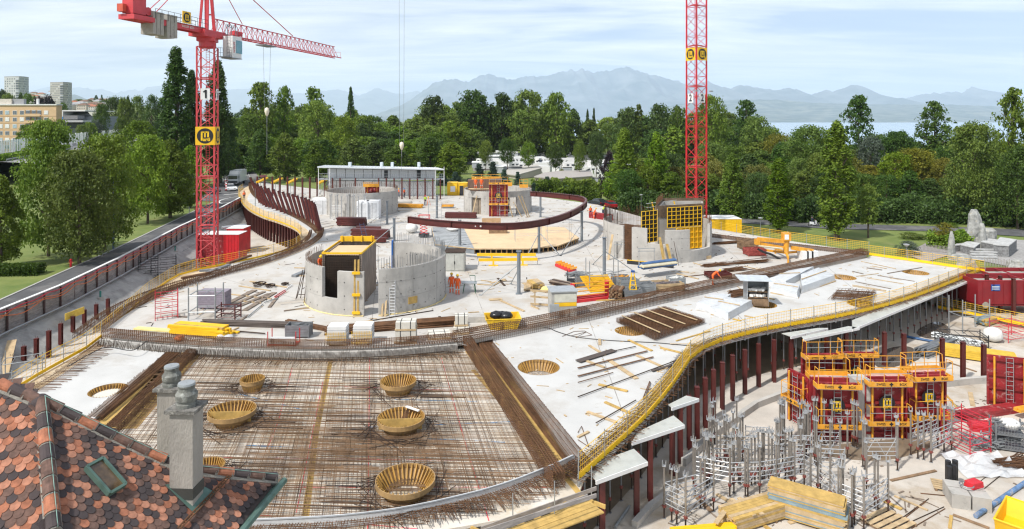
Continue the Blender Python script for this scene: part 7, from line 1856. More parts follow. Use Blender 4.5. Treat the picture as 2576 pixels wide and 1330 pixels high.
for i,q in enumerate((((100,1060),(385,955),(310,885),(30,985)),((300,845),(590,750),(530,700),(330,790)),((520,655),(670,605),(600,590),(500,640)),((1180,262),(1385,215),(1330,215),(1130,245)),((1250,275),(1560,212),(1500,205),(1240,262)),((1521,221),(2246,-80),(2229,-105),(1521,172)))):
 P_=[GZ(x,y,FZ-.06)for x,y in q];o=T('shuttering_panel',['largest white shuttering panel jutting out at the front of the right edge','second white shuttering panel jutting out past the railing','third, small white shuttering panel past the railing','white shuttering panel above the rear red formwork','long white shuttering panel above the red formwork','long strip of white shuttering panels towards the deck tip'][i],'shuttering panel',tuple(P_[0]),'white shuttering panels along the right edge')
 m=MB(o);m.prism([(p.x,p.y)for p in P_],FZ-.1,FZ-.06);m.pt('sheet',spn,o);m=MB(o);m.bar(P_[0]-V(0,0,.1),P_[1]-V(0,0,.1),.08,.18);m.pt('edge_beam',white,o)
 for t_ in(.15,.5,.85):m=MB(o);c=P_[0].lerp(P_[3],.5).lerp(P_[1].lerp(P_[2],.5),t_);m.bar(P_[0].lerp(P_[1],t_)-V(0,0,.14),P_[3].lerp(P_[2],t_)-V(0,0,.14),.06,.12);m.pt('joist',gd,o)
g_='red wall formwork in the pit'
def pp(px,d):return((px-1288)*d/FP,d)
pl2=(.0,.29)
red_panel(pp(2100,38.9),2.45,3.45,-.06,'front left red formwork panel with a marti badge',PITZ,g_,pl2)
red_panel(pp(2225,39.3),2.45,3.45,.0,'front middle red formwork panel with a marti badge, right of the bare concrete',PITZ,g_,pl2)
red_panel(pp(2329,40.1),2.35,3.45,.08,'front right red formwork panel with a marti badge',PITZ,g_,pl2)
red_panel(pp(2090,39.9),2.4,3.35,PI-.06,'red formwork panel behind the front left one, its platform facing away',PITZ,g_,(.0,),False,lad=False)
red_panel(pp(2230,40.2),2.6,3.3,PI,'red formwork panel behind the front middle one, its platform facing away',PITZ,g_,(.0,),False,lad=False)
red_panel(pp(2330,40.9),2.4,3.3,PI+.08,'red formwork panel behind the front right one, its platform facing away',PITZ,g_,(.0,),False,lad=False)
red_panel(pp(2060,43.6),2.4,3.5,.05,'rear left red formwork panel with the highest platform',PITZ,g_,(.0,))
red_panel(pp(2150,43.9),2.4,3.5,-.02,'rear red formwork panel right of the one with the highest platform',PITZ,g_,(.0,))
red_panel(pp(2012,41.0),1.6,3.2,-1.2,'short red formwork panel closing the left side of the group',PITZ,g_,(.45,),False)
red_panel(pp(2535,43.6),2.3,3.3,-.35,'red formwork wall with dark ribs at the right edge of the picture',PITZ,g_,(),False)
red_panel(pp(2612,43.0),2.4,3.4,.5,'second red formwork wall cut by the right edge of the picture',PITZ,g_,(.0,),False)
m=MB();m.box((*pp(2160,39.6),PITZ+1.75),(.95,.9,3.5));m.tg_('concrete_pier',conc,'bare pale concrete wall end between the red formwork panels','wall')
m=MB();m.wall([GZ(2040,545),GZ(2180,530),GZ(2320,520)],.3,PITZ,PITZ+.45);m.wall([GZ(600,985),GZ(760,830),GZ(1000,660),GZ(1180,590)],.3,PITZ,PITZ+.4);m.wall([GZ(330,1330),GZ(420,1230),GZ(560,1120)],.3,PITZ,PITZ+.3);m.struct('low_curb',conc)
wet=bpy.data.materials.new('puddle');wet.use_nodes=True;b=wet.node_tree.nodes['Principled BSDF'];b.inputs['Base Color'].default_value=(.12,.10,.085,1);b.inputs['Roughness'].default_value=.04;b.inputs['Specular IOR Level'].default_value=.9
def blob(pts,z,name,mt_):
 P_=cr([Vec((p[0],p[1],0))for p in pts],5,True);m=MB();m.add([(p.x,p.y,z)for p in P_],[tuple(range(len(P_)))]);m.struct(name,mt_)
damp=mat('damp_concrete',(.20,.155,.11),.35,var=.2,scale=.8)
blob([GZ(*q)for q in((1900,215),(1990,180),(2060,215),(2050,260),(1950,275),(1880,250))],PITZ+.008,'puddle',wet);blob([GZ(*q)for q in((1640,400),(1720,330),(1840,320),(1900,380),(1800,420),(1690,440))],PITZ+.006,'puddle',wet)
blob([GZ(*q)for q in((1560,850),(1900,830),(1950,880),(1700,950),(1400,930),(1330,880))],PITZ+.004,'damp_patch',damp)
u_=[p for p in right_out if p.y<52];blob([(p.x,p.y)for p in offset(u_,.4)[::3]]+[(p.x,p.y)for p in offset(u_,9)[::-3]],PITZ+.003,'damp_patch',damp)  # wet floor; its dark colour also paints the shade below the deck
def stack(p,nl,npl,size,rz,mts,lab,name='timber_stack',cat='stack',pt='board',jit=.06,gp=None,cross=False,bearers=True):
 """nl layers of npl boards, size = (length, width, height)"""
 o=T(name,lab,cat,tuple(p),gp,rz);r_=random.Random(nl*7+npl);z=0
 if bearers:
  for k in(-1,1):m=MB();m.box((k*size[0]*.3,0,.05),(.1,npl*size[1]*1.02,.1));m.pt('bearer',wk,o)
  z=.1
 cache=[]
 for mt_ in mts:m=MB();m.box((0,0,0),(size[0],size[1]*.95,size[2]*.92));cache.append(m.mesh(pt,mt_))
 for k in range(nl):
  for j in range(npl):
   inst(pt,cache[r_.randrange(len(cache))],o,(r_.uniform(-jit,jit),(j-(npl-1)/2)*size[1],z+size[2]*(k+.5)),(0,0,r_.uniform(-jit,jit)*.12))
 return o
def bundle(p,n,L,r,rz,mt_,lab,cat='bundle',name='pipe_bundle',pt='pipe',spread=1.0,hmax=4,gp=None):
 o=T(name,lab,cat,tuple(p),gp,rz);r_=random.Random(n);per=max(1,int(math.ceil(n/hmax)))
 m=MB();m.tb((-L/2,0,0),(L/2,0,0),r,6);me=m.mesh(pt,mt_)
 for i in range(n):inst(pt,me,o,(r_.uniform(-.1,.1)*L*.4,((i%per)-per/2+.5)*r*2.1*spread,r+(i//per)*r*1.85),(0,0,r_.uniform(-.02,.02)*spread*2))
 return o
blueedge=mat('blue_edged_board',(.20,.26,.28),.7,var=.2)
def mid(fr,x0,y0,x1,y1,z=0):a,b=Z(fr,x0,y0,z),Z(fr,x1,y1,z);return(a+b)/2,math.atan2(b.y-a.y,b.x-a.x),(b-a).length
c,rz,L=mid('G',800,1320,1070,1250,PITZ);stack(c+V(.25,0,0),6,6,(3.1,.2,.11),rz+.05,[wood,wood,ywood],'stack of long yellow timbers with loose offcuts on top, left of the plywood stack')
for k,(x0,y0,x1,y1)in enumerate(((775,1285,820,1225),(865,1265,870,1190),(880,1185,945,1230),(925,1180,990,1225))):c,rz,L=mid('G',x0,y0,x1,y1,PITZ+.72);m=MB();m.box((0,0,0),(1.5,.22,.05));m.off=V(0,0,0);o=m.tg_('timber_offcut',wood,f'{OR[k]} loose board on top of the long yellow timber stack','board','loose boards on the timber stack');o.location=c;o.rotation_euler=(0,0,rz)
c,rz,L=mid('G',1140,1240,1400,1320,PITZ);stack(c,14,1,(3.4,1.25,.055),rz+.02,[wood,blueedge,wood,ywood],'tall stack of yellow shuttering boards with dark edges beside the props','board_stack',pt='panel',jit=.09);c2_=c+V(0,0,.87);stack(c2_,9,1,(3.3,.95,.06),rz+.02,[wood,blueedge,ywood],'upper pile of pale shuttering boards lying on the tall yellow stack','board_stack',pt='panel',jit=.05,bearers=False)
c,rz,L=mid('G',560,1345,790,1325,PITZ);stack(c+V(0,-.9,0),3,5,(3.0,.2,.14),rz,[yel],'bright yellow beam stack at the lower edge of the picture','beam_stack',pt='beam')
c,rz,L=mid('G',2090,370,2330,405,PITZ);stack(c,4,7,(5.0,.2,.17),rz,[mat('yellow_beam',(.62,.40,.04),.6,var=.12)],'large stack of yellow beams in the pit behind the red columns','beam_stack',pt='beam')
c,rz,L=mid('G',1875,385,2080,310,PITZ);bundle(c,40,4.6,.07,rz,gd,'pile of grey steel pipes in a black rack',hmax=6);c,rz,L=mid('G',2100,300,2200,320,PITZ);bundle(c+V(0,1.0,0),18,3.6,.06,rz,galv,'second pile of grey pipes behind the black rack',hmax=4)
def crate(p,w,d,h,rz,mt_,lab,fill=None,open_=True,name='steel_crate',cat='crate',gp=None,mesh=False,ribs=True):
 o=T(name,lab,cat,tuple(p),gp,rz);m=MB();m.box((0,0,.12),(w,d,.06));m.pt('floor',mt_,o)
 for sx_,sy_,a,b in((0,-d/2,w,.03),(0,d/2,w,.03),(-w/2,0,.03,d),(w/2,0,.03,d)):
  if mesh:
   m=MB();n=int(max(a,b)/.14)
   for k in range(n+1):x=sx_+(a*(k/n-.5)if a>b else 0);y=sy_+(b*(k/n-.5)if b>a else 0);m.bar((x,y,.15),(x,y,h),.014)
   for k in range(int(h/.16)):z=.15+k*.16;m.bar((sx_-(a/2 if a>b else 0),sy_-(b/2 if b>a else 0),z),(sx_+(a/2 if a>b else 0),sy_+(b/2 if b>a else 0),z),.014)
   m.pt('mesh_side',mt_,o,kind='stuff')
  else:
   m=MB();m.box((sx_,sy_,(h+.15)/2),(a,b,h-.15));m.pt('side',mt_,o)
   if ribs:
    m=MB()
    for k in range(3):m.box((sx_*1.02,sy_*1.02,.3+k*(h-.35)/3),(a+.02,b+.02,.05))
    m.pt('side_rib',mt_,o)
 for a in(-1,1):
  for b in(-1,1):m=MB();m.box((a*w/2,b*d/2,h/2),(.07,.07,h+.04));m.pt('corner_post',mt_,o)
 if fill:
  r_=random.Random(int(w*100));m=MB()
  for k in range(26):x,y=r_.uniform(-.35,.35)*w,r_.uniform(-.35,.35)*d;a=r_.uniform(-.5,.5);m.bar((x-w*.3*math.cos(a),y-w*.2*math.sin(a),h*r_.uniform(.5,.9)),(x+w*.2,y+d*.2*math.sin(a),h*r_.uniform(.6,1.1)),.06)
  m.pt('contents',fill,o,kind='stuff')
 return o
bagm=mat('white_sack',(.66,.65,.62),.8,var=.1,bump=.8,bscale=5)
def bag(p,s_,lab,mt_=bagm,cat='bag',name='plastic_bag',gp=None,flat=.6):
 m=MB();n,k=12,7;r_=random.Random(int(p[0]*77));vs=[]
 for i in range(k+1):
  f=PI*i/k
  for j in range(n):a=2*PI*j/n;q=s_*(1+.22*mnoise.noise(V(math.cos(a)*2,math.sin(a)*2+p[0],f*2)));vs.append((p[0]+q*math.sin(f)*math.cos(a),p[1]+q*math.sin(f)*math.sin(a),p[2]+s_*flat*(1-math.cos(f))*(1+.15*mnoise.noise(V(a,f*3,1)))))
 m.add(vs,[(i*n+j,i*n+(j+1)%n,(i+1)*n+(j+1)%n,(i+1)*n+j)for i in range(k)for j in range(n)]);return m.tg_(name,mt_,lab,cat,gp,smooth=True)
crate(GZ(2385,880),1.5,1.1,.75,-.35,gd,'lower grey mesh crate full of steel parts at the red beams',gd,mesh=True);p=GZ(2385,880)+V(0,0,.8);crate(p,1.5,1.1,.75,-.35,gd,'upper grey mesh crate carrying a white plastic sack',gd,mesh=True);bag(p+V(.1,0,.3),.5,'white plastic sack in the upper mesh crate')
rack(tuple(GZ(2150,880)),1.7,1.7,2.1,.35,5,2,hosered,'open red scaffold frame in the pit beside the fork headed props','scaffold frame','open_scaffold',.03,'red scaffold frames');rack(tuple(GZ(2395,275)),2.6,1.6,1.7,.3,3,4,hosered,'red stacking frame at the right edge behind the yellow beam stack','scaffold frame','open_scaffold',.03,'red scaffold frames')
rack(tuple(Z('J',1395,1330,PITZ)+V(0,.6,0)),2.6,1.6,3.0,.1,1,1,galv,'grey tubular frame standing before the yellow railing in the pit','frame','tubular_frame',.05);rack(tuple(GZ(2125,310)),3.4,1.6,1.2,-.25,3,6,black,'black steel rack holding grey pipes in the pit','rack','pipe_rack',.04)
for k,(x0,y0,x1,y1,n,lb)in enumerate(((2125,720,2474,665,3,'long red steel beams lying behind the mesh crates'),(2175,770,2330,790,4,'short red steel beams before the mesh crates'))):c,rz,L=mid('G',x0,y0,x1,y1,PITZ);stack(c,2,n,(L,.26,.2),rz,[cred,fred],lb,'steel_beam_stack',pt='beam',bearers=False)
c,rz,L=mid('G',2420,715,2474,690,PITZ);stack(c+V(.8,0,.45),2,4,(2.6,.12,.1),rz-.2,[yelo],'orange yellow rails lying on the long red beams','rail_stack',pt='rail',bearers=False)
c=GZ(2155,1185);o=T('concrete_block','grooved concrete ballast block carrying a red tool case','block',tuple(c),None,-.3);
for a in(-1,1):
 for b in(-1,1):m=MB();m.box((a*.44,b*.37,.35),(.8,.66,.7));m.pt('block_quarter',conc,o)
m=MB();m.box((0,0,.36),(.4,.3,.7));m.pt('block_core',conc,o);m=MB();m.path([(.3*math.cos(t*.5),.3*math.sin(t*.5),.9)for t in range(13)],.03,5);m.pt('lifting_chain',gd,o)
o=T('tool_case','red tool case lying on the concrete ballast block','tool case',tuple(c+V(.5,.2,.71)),None,.35);m=MB();m.box((0,0,.13),(.75,.5,.26),0,(.94,.9));m.pt('case',mat('tool_case_red',(.55,.02,.03),.5),o);m=MB();m.path([(-.15,-.28,.13),(-.15,-.36,.13),(.15,-.36,.13),(.15,-.28,.13)],.02,5);m.pt('handle',cred,o)
def pallet(p,rz,lab,w=1.2,d=.9):
 o=T('pallet',lab,'pallet',tuple(p),None,rz)
 for k in range(5):m=MB();m.box((0,-d/2+d*(k+.5)/5,.13),(w,d/7,.022));m.pt('plank',wood,o)
 for k in(-1,0,1):m=MB();m.box((k*w*.45,0,.06),(.1,d,.1));m.pt('bearer',wk,o)
c=GZ(2083,1110);pallet(c,-.4,'pallet carrying the black bitumen rolls',1.9,1.1)
for k,(dx,dy)in enumerate(((-.28,-.1),(-.02,-.05),(-.12,.25),(.2,.18))):m=MB();m.tb(c+V(dx,dy,.16),c+V(dx,dy,1.25+.05*k),.135,14);m.tg_('bitumen_roll',black,['leftmost black bitumen roll standing on the pallet','front black bitumen roll on the pallet','rear black bitumen roll on the pallet','partly unrolled black bitumen roll on the pallet'][k],'roll','black rolls on the pallet')
a,b=GZ(2205,1272),GZ(2480,1085);m=MB();m.tb(a+V(0,0,.12),b+V(0,0,.12),.11,10);m.tg_('blue_pipe',mat('worn_blue_pipe',(.10,.18,.32),.6,var=.3,scale=3,wear=((.4,.36,.32),2,.55)),'long worn blue pipe lying by the yellow skip','pipe')
a,b=GZ(1810,268),GZ(2010,305);m=MB();m.tb(a+V(0,0,.12),b+V(0,0,.12),.1,8);m.tg_('blue_pipe',mat('dark_blue_pipe',(.03,.10,.24),.5),'dark blue pipe lying behind the red formwork','pipe')
a,b=GZ(205,1330),GZ(285,1215);m=MB();m.tb(a+V(0,0,.1),b+V(0,0,.1),.07,8);m.tg_('loose_prop',galv,'grey prop lying on the floor under the front of the deck','prop')
def skip(p,w,d,h,rz,mt_,lab,fill=None):
 o=T('skip',lab,'skip',tuple(p),None,rz);t_=.05
 B_=[(-w/2*.75,-d/2),(w/2*.75,-d/2),(w/2*.75,d/2),(-w/2*.75,d/2)];U_=[(-w/2,-d/2),(w/2,-d/2),(w/2,d/2),(-w/2,d/2)]
 m=MB();m.add([(*q,0)for q in B_]+[(*q,h)for q in U_]+[(q[0]*.95,q[1]*.95,h)for q in U_]+[(q[0]*.95,q[1]*.95,.08)for q in B_],[(3,2,1,0)]+[(i,(i+1)%4,4+(i+1)%4,4+i)for i in range(4)]+[(4+i,4+(i+1)%4,8+(i+1)%4,8+i)for i in range(4)]+[(8+i,8+(i+1)%4,12+(i+1)%4,12+i)for i in range(4)]+[(12,13,14,15)]);m.pt('tub',mt_,o)
 m=MB();m.path([(q[0],q[1],h)for q in U_],.05,5,True);m.pt('rim',mt_,o)
 for s_ in(-.3,.3):m=MB();m.bar((w*s_,-d/2-.03,.1),(w*s_,-d/2-.03,h-.05),.1,.06);m.pt('rib',mt_,o)
 return o
skip(GZ(2475,1352),2.6,1.8,.8,.75,yel,'yellow skip cut by the lower right corner')
sred=mat('skip_red',(.21,.010,.016),.5,var=.12,scale=1)
def bigskip(x0,x1,yt_,yb,d,dep,lab,lab2=False):
 a,b=WD(x0,yt_,d),WD(x1,yb,d);w=b.x-a.x;h=a.z-b.z;o=T('roll_off_skip',lab,'skip',((a.x+b.x)/2,d,b.z),'red skips on the gravel yard')
 for sx_,sy_,ww,dd in((0,0,w,.1),(0,dep,w,.1),(-w/2,dep/2,.1,dep),(w/2,dep/2,.1,dep)):m=MB();m.box((sx_,sy_,h/2+.15),(ww,dd,h-.3));m.pt('side',sred,o)
 m=MB();m.box((0,dep/2,.2),(w,dep,.1));m.pt('floor',sred,o);m=MB();m.box((0,dep/2,h*.85),(w*.97,dep*.95,.02));m.pt('water_cover',mat('grey_cover',(.36,.37,.33),.4),o)
 m=MB();m.path([(-w/2,0,h),(w/2,0,h),(w/2,dep,h),(-w/2,dep,h)],.08,5,True)
 for k in(-.17,.2):m.tb((w*k,0,h),(w*k,dep,h),.06,5)
 m.pt('top_frame',sred,o)
 for k in range(7):m=MB();m.box((-w/2+w*(k+.5)/7,-.06,h/2+.1),(.1,.06,h-.5));m.pt('side_rib',sred,o)
 for k in(-.4,.4):m=MB();m.tb((w*k,-.1,.25),(w*k,.12,.25),.3,14);m.pt('wheel',mat('rusty_wheel',(.3,.27,.22),.8),o)
 if lab2:m=MB();m.box((-w*.26,-.08,h*.75),(.85,.02,.6));m.pt('blue_sign',mat('blue_sign',(.02,.08,.3),.5),o);m=MB();m.box((-w*.26,-.095,h*.78),(.7,.01,.08));m.box((-w*.26,-.095,h*.7),(.7,.01,.06));m.pt('sign_stripe',white,o)
 return o
o=bigskip(2460,2640,706,773,62.5,2.6,'front red skip with a blue and white sign on the gravel yard',True);txt('sotrag'[:6],.5,lwht,o,(1.9,-.1,2.0),(PI/2,0,0),off=.01)
bigskip(2488,2660,688,740,66.5,2.4,'rear red skip behind the one with the blue sign');bigskip(2408,2458,716,762,66,2.4,'dark red skip behind the tip of the deck')
stn=mat('grey_granite',(.30,.30,.285),.9,var=.3,scale=2,bump=1.0,bscale=5,wear=((.42,.36,.25),1.2,.58));wallm=mat('dry_stone',(.19,.19,.19),.9,var=.35,scale=4,bump=1)
def rock(p,w,d,h,rz,lab,seed,top=.5,cat='rock',gp=None):
 m=MB();n,k=9,7;vs=[]
 for i in range(k+1):
  t_=i/k;s_=(1-(1-top)*t_**1.4)*(1 if i<k else .6)
  for j in range(n):a=2*PI*j/n+rz;q=1+.3*mnoise.noise(V(math.cos(a)*1.3+seed,math.sin(a)*1.3,t_*2.2));vs.append((p[0]+w/2*s_*q*math.cos(a),p[1]+d/2*s_*q*math.sin(a),p[2]+h*t_))
 m.add(vs,[(i*n+j,i*n+(j+1)%n,(i+1)*n+(j+1)%n,(i+1)*n+j)for i in range(k)for j in range(n)]+[tuple(range(k*n,k*n+n))]);return m.tg_('standing_stone',stn,lab,cat,gp)
gf=lambda x,y:onG(*pxy('J',x,y))
for i,(x,y,w,d,h,tp,lb)in enumerate(((1400,335,2.6,2.0,5.4,.55,'tallest standing stone of the fountain'),(1492,370,1.3,1.1,3.7,.6,'slim standing stone right of the tallest one'),(1440,365,.8,.8,1.7,.6,'small stone at the foot of the tallest one'),(1562,340,2.6,1.6,2.7,.9,'broad stone block behind the slim one'),(1140,470,1.2,1.0,3.6,.35,'pointed standing stone left of the fountain'),(1330,310,1.2,1,2.3,.5,'low stone left of the tallest one'),(1240,500,3.0,1.4,.9,.7,'flat slab lying before the pointed stone'),(1290,560,2.0,1.2,1.2,.6,'boulder before the deck tip'),(1900,610,2.2,1.4,1.3,.6,'dark boulder at the right edge'),(1830,570,1.6,1.2,.8,.6,'lower boulder at the right edge'))):rock(gf(x,y),w,d,h,i,lb,i*3.3,tp,gp='stones of the fountain garden')
o=T('stone_fountain','stepped dry stone fountain terrace with pale slab tops','fountain',tuple(gf(1500,450)))
slabp=mat('pale_slab_stone',(.42,.42,.41),.9,var=.2,scale=2)
for i,(q,h)in enumerate(((((1170,410),(1300,400),(1365,350),(1240,360)),.9),(((1240,415),(1400,455),(1470,400),(1330,375)),1.1),(((1625,460),(1800,475),(1890,400),(1700,370)),1.6),(((1480,390),(1625,420),(1700,370),(1560,350)),1.2))):
 P_=[gf(*a)for a in q];z0=min(p.z for p in P_)-.3;z1=z0+.3+h;m=MB(o);m.prism([(p.x,p.y)for p in P_],z0,z1);m.pt('stone_wall',wallm,o);m=MB(o);cx_,cy_3=sum(p.x for p in P_)/4,sum(p.y for p in P_)/4;m.prism([(cx_+(p.x-cx_)*1.03,cy_3+(p.y-cy_3)*1.03)for p in P_],z1,z1+.12);m.pt('slab_top',slabp,o)
for k in range(5):p=gf(1510,500-k*14);m=MB(o);m.box((p.x,p.y,p.z+.1+.18*k),(3.2,.5,.18),-.15);m.pt('step',slabp,o)
for(x0,y0,x1,y1,lb)in((1520,560,1840,590,'low paling fence before the stepped fountain'),(800,400,1130,425,'low paling fence left of the pointed stone')):
 a,b=gf(x0,y0),gf(x1,y1);o=T('paling_fence',lb,'fence',tuple(a));m=MB(o)
 for p,d in rsp([a,b],.16):m.tb(p,p+V(0,0,.9+pr_.uniform(0,.2)),.04,4)
 m.pt('paling',greyw,o,kind='stuff')
def lie(fr,rows,z,w,t_,mts,what,cat,name,place):
 for i,r_ in enumerate(rows):
  a,b=Z(fr,r_[0],r_[1],z),Z(fr,r_[2],r_[3],z);ww=r_[4]if len(r_)>4 else w;mt_=mts[i%len(mts)]
  m=MB();m.bar(a+V(0,0,t_/2+.015),b+V(0,0,t_/2+.015),ww,t_);L=(b-a).length;lbl=(f'{"long" if L > 3.5 else "short" if L < 1.3 else "medium"} {what}, {place[i] if isinstance(place, (list, tuple)) else ordw(i + 1) + " " + place}')
  m.tg_(name,mt_,lbl,cat,what+'s lying about '+(fr))
lie('G',[(2175,575,2190,650,.28),(1735,1065,1985,1010,.16),(1690,1175,1795,1225,.2),(1755,1150,1940,1230,.1),(2080,1255,2280,1330,.16),(2070,1260,2062,1330,.14),(770,1140,860,1195,.2),(650,1150,740,1235,.2),(2045,590,2100,660,.1),(1170,1300,1205,1290,.2),(2060,410,2210,460,.14),(1000,1290,1080,1350,.2)],PITZ,.15,.05,[wood,wk,ywood],'board on the pit floor','board','loose_board',['before the free standing columns','brown one across the floor behind the bitumen rolls','yellow one right of the fork headed props','thin one before the concrete block','bottom right, above the yellow skip','crossing the bottom right one','left of the long timber stack','farther left of the long timber stack','left of the red formwork wall','under the plywood stack','beside the yellow beam stack','before the timber stack'])
lie('G',[(1800,1270,1945,1165,.03),(1790,1290,1930,1180,.03),(1810,1310,2030,1210,.03),(1850,1330,2036,1220,.03),(2240,1120,2474,930,.03),(1900,1135,2060,1150,.04),(2190,1100,2474,880,.02)],PITZ,.03,.03,[rk,rust],'dark bar on the pit floor','bar','loose_bar',['leftmost by the pallet','second by the pallet','third, by the bent bar','rightmost by the bent bar','running to the right edge','before the concrete block','thin one running to the right edge'])
pallet(GZ(1720,1300),.5,'brown pallet at the bottom of the picture beside bent bars',2.0,1.6)
m=MB();c=GZ(2440,985)
for k in range(60):a=pr_.uniform(-.5,.5)+.2;m.bar(c+V(-1.2*math.cos(a),pr_.uniform(-.5,.5),.05+.005*k),c+V(1.2*math.cos(a),pr_.uniform(-.5,.5)+1.0*math.sin(a),.05+.005*k),.025)
m.tg_('bar_pile',rust,'messy pile of rusty bars at the right edge','rebar pile')
m=MB();c=GZ(2245,985);vs=[]
for i in range(9):
 for j in range(9):vs.append(c+V((i-4)*.42+mnoise.noise(V(i,j,3))*.4,(j-4)*.3+mnoise.noise(V(j,i,5))*.4,.04+abs(mnoise.noise(V(i*.7,j*.9,1)))*.5))
m.add(vs,[(i*9+j,i*9+j+1,i*9+j+10,i*9+j+9)for i in range(8)for j in range(8)]);m.tg_('plastic_sheet',foil,'crumpled white plastic sheet on the pit floor','plastic sheet')
m=MB();c=GZ(2245,870);
for k in range(70):m.box((c.x+pr_.uniform(-.9,.9),c.y+pr_.uniform(-.7,.7),c.z+pr_.uniform(.1,.55)),(.5,.06,.06),pr_.random()*3)
m.tg_('bracket_pile',galv,'pallet load of grey steel brackets wrapped in plastic','pile');bag(GZ(2300,290),.75,'white sack with coloured print by the yellow beam stack',flat=.8)
c,rz,L=mid('J',1440,1260,1665,1190,PITZ);stack(c,4,5,(2.6,.22,.12),rz,[ywood,blueedge],'short stack of yellow and blue edged beams behind the tubular frame','beam_stack',pt='beam')
# ================================================================== everything standing and lying on the decks
def bx1(name,p,w,d,h,rz,mt_,lab,cat,gp=None,top=None,extra=()):
 """one thing from boxes: extra = (part, material, centre, size) in its own axes"""
 o=T(name,lab,cat,tuple(p),gp,rz);m=MB();m.box((0,0,h/2),(w,d,h),0,top);m.pt('body',mt_,o)
 for n_,m2,c,s_ in extra:m=MB();m.box(c,s_);m.pt(n_,m2,o)
 return o
rack(tuple(Z('H',655,1105)),1.55,1.1,2.1,.5,5,2,hosered,'open red scaffold frame on the left of the main deck','scaffold frame','open_scaffold',.03,'red scaffold frames')
rack(tuple(Z('H',1035,1100)),2.0,1.6,2.5,.05,2,1,galv,'grey tubular frame standing round the purple grey panel stack','frame','tubular_frame',.05)
c,rz,L=mid('H',940,1030,1225,1030);stack(c+V(0,.6,0),9,2,(2.3,.55,.15),rz-.05,[mat('purple_grey_panel',(.24,.21,.25),.8,var=.12,scale=4)],'stack of purple grey insulation panels behind the tubular frame','panel_stack',pt='panel',jit=.02)
rack(tuple(Z('H',1245,1110)),1.6,.9,1.1,-.1,3,2,dred,'low brown steel rack right of the purple grey stack','rack','steel_rack',.05)
brn=mat('grey_brown_timber',(.20,.155,.12),.85,var=.3,scale=2)
lie('H',[(1250,970,1500,845,.5),(1290,985,1590,860,.4),(1350,1000,1640,880,.4),(1405,1040,1690,868,.45),(1230,880,1660,930,.12),(1350,805,1650,850,.14),(1455,760,1820,820,.14),(1380,950,1560,970,.1),(1640,1010,1720,905,.25),(1780,1045,2070,1005,.14),(1340,1150,1440,1085,.2),(725,1095,850,1105,.12),(1620,1200,1700,1190,.1),(1280,1235,1345,1205,.12),(1880,630,2050,635,.14),(1890,705,2040,712,.14),(2000,730,2050,680,.3)],0,.15,.07,[brn,brn,brn,brn,wood,wood,wood,wood],'left deck timber','board','loose_timber',['left pile of the flat bundles','second flat bundle','third flat bundle','rightmost flat bundle','cross bearer under the bundles','pale one above the bundles','pale one beside the wire coil','small bearer in the bundles','pale one on the red pipes','pale one at the foot of the nearest drum','short pale one before the bundles','beside the red scaffold frame','before the dark pipe bundle','beside the yellow beams','upper cross board at the leaning bars','lower cross board at the leaning bars','wide board at the drum'])
for k,(x,y,w)in enumerate(((1545,805,.6),(1650,815,.45),(1790,795,.35))):
 c=Z('H',x,y);m=MB()
 for i in range(16):q=[c+V(w*math.cos(t*.7+i)*pr_.uniform(.6,1.1),w*math.sin(t*.7+i)*.8,.06+.5*w*abs(math.sin(t*.35+i*2)))for t in range(9)];m.path(q,.014,4)
 m.tg_('wire_coil',rk,['big tangled coil of dark wire on the left of the main deck','flatter tangle of wire right of the big coil','small wire tangle next to the red pipes'][k],'wire coil')
for k,(a,b,mt_)in enumerate((((1690,915),(1790,850),hosered),((1785,850),(1860,800),white),((1700,925),(1800,862),hosered),((1430,1110),(1580,985),galv),((1455,1145),(1910,1180),galv),((1020,1180),(1240,1185),rk),((900,1210),(1600,1270),rk),((1590,970),(1720,930),galv))):
 m=MB();m.tb(Z('H',*a)+V(0,0,.1),Z('H',*b)+V(0,0,.1),.045,6);m.tg_('loose_pipe',mt_,['left red pipe beside the flat timber bundles','white end pipe beside the flat timber bundles','second red pipe beside the flat timber bundles','long grey pipe left of the nearest drum','thin grey pipe behind the dark pipe bundle','thin dark bar left of the dark pipe bundle','long thin dark bar behind the yellow beams','short grey pipe in the timber heap'][k],'pipe')
c,rz,L=mid('H',1230,1175,1750,1190);bundle(c,26,7.5,.05,rz,mat('dark_bars',(.09,.07,.06),.7,.2),'long dark bundle of bars lying behind the yellow beam stack',hmax=4,name='bar_bundle',pt='bar')
c,rz,L=mid('P',850,836,1140,815);bundle(c,30,9.5,.07,rz,rust,'long rusty bundle of tubes behind the white plate stacks',hmax=4,name='bar_bundle',pt='bar');c,rz,L=mid('P',720,812,860,838);bundle(c,14,5,.05,rz,rust,'rusty bundle of bars left of the white plate stacks',hmax=3,name='bar_bundle',pt='bar')
c,rz,L=mid('H',690,1290,1120,1325);stack(c+V(0,.8,0),5,5,(4.0,.2,.13),rz,[yel,yel,ywood],'yellow beam stack behind the curved front rebar beam','beam_stack',pt='beam',jit=.2);c,rz,L=mid('H',900,1250,1200,1310);stack(c,4,5,(3.4,.2,.13),rz+.1,[yel],'second yellow beam stack, right beside the first one','beam_stack',pt='beam',jit=.2)
lie('H',[(360,1212,730,1240,.5),(1000,1225,1350,1252,.3),(860,1285,1080,1290,.12)],.02,.3,.1,[mat('pale_yellow_board',(.72,.60,.25),.7),yel,wood],'yellow board near the yellow beam stacks','board','loose_board',['wide pale one pointing left','slatted one behind them','narrow one on top'])
for k,(x,y)in enumerate(((780,1325),(1250,1325),(1180,1322))):bag(Z('H',x,y),.35,['heap of orange cable before the yellow beams','white plastic bag by the yellow beams','crumpled plastic bag by the yellow beams'][k],orange if k==0 else foil)
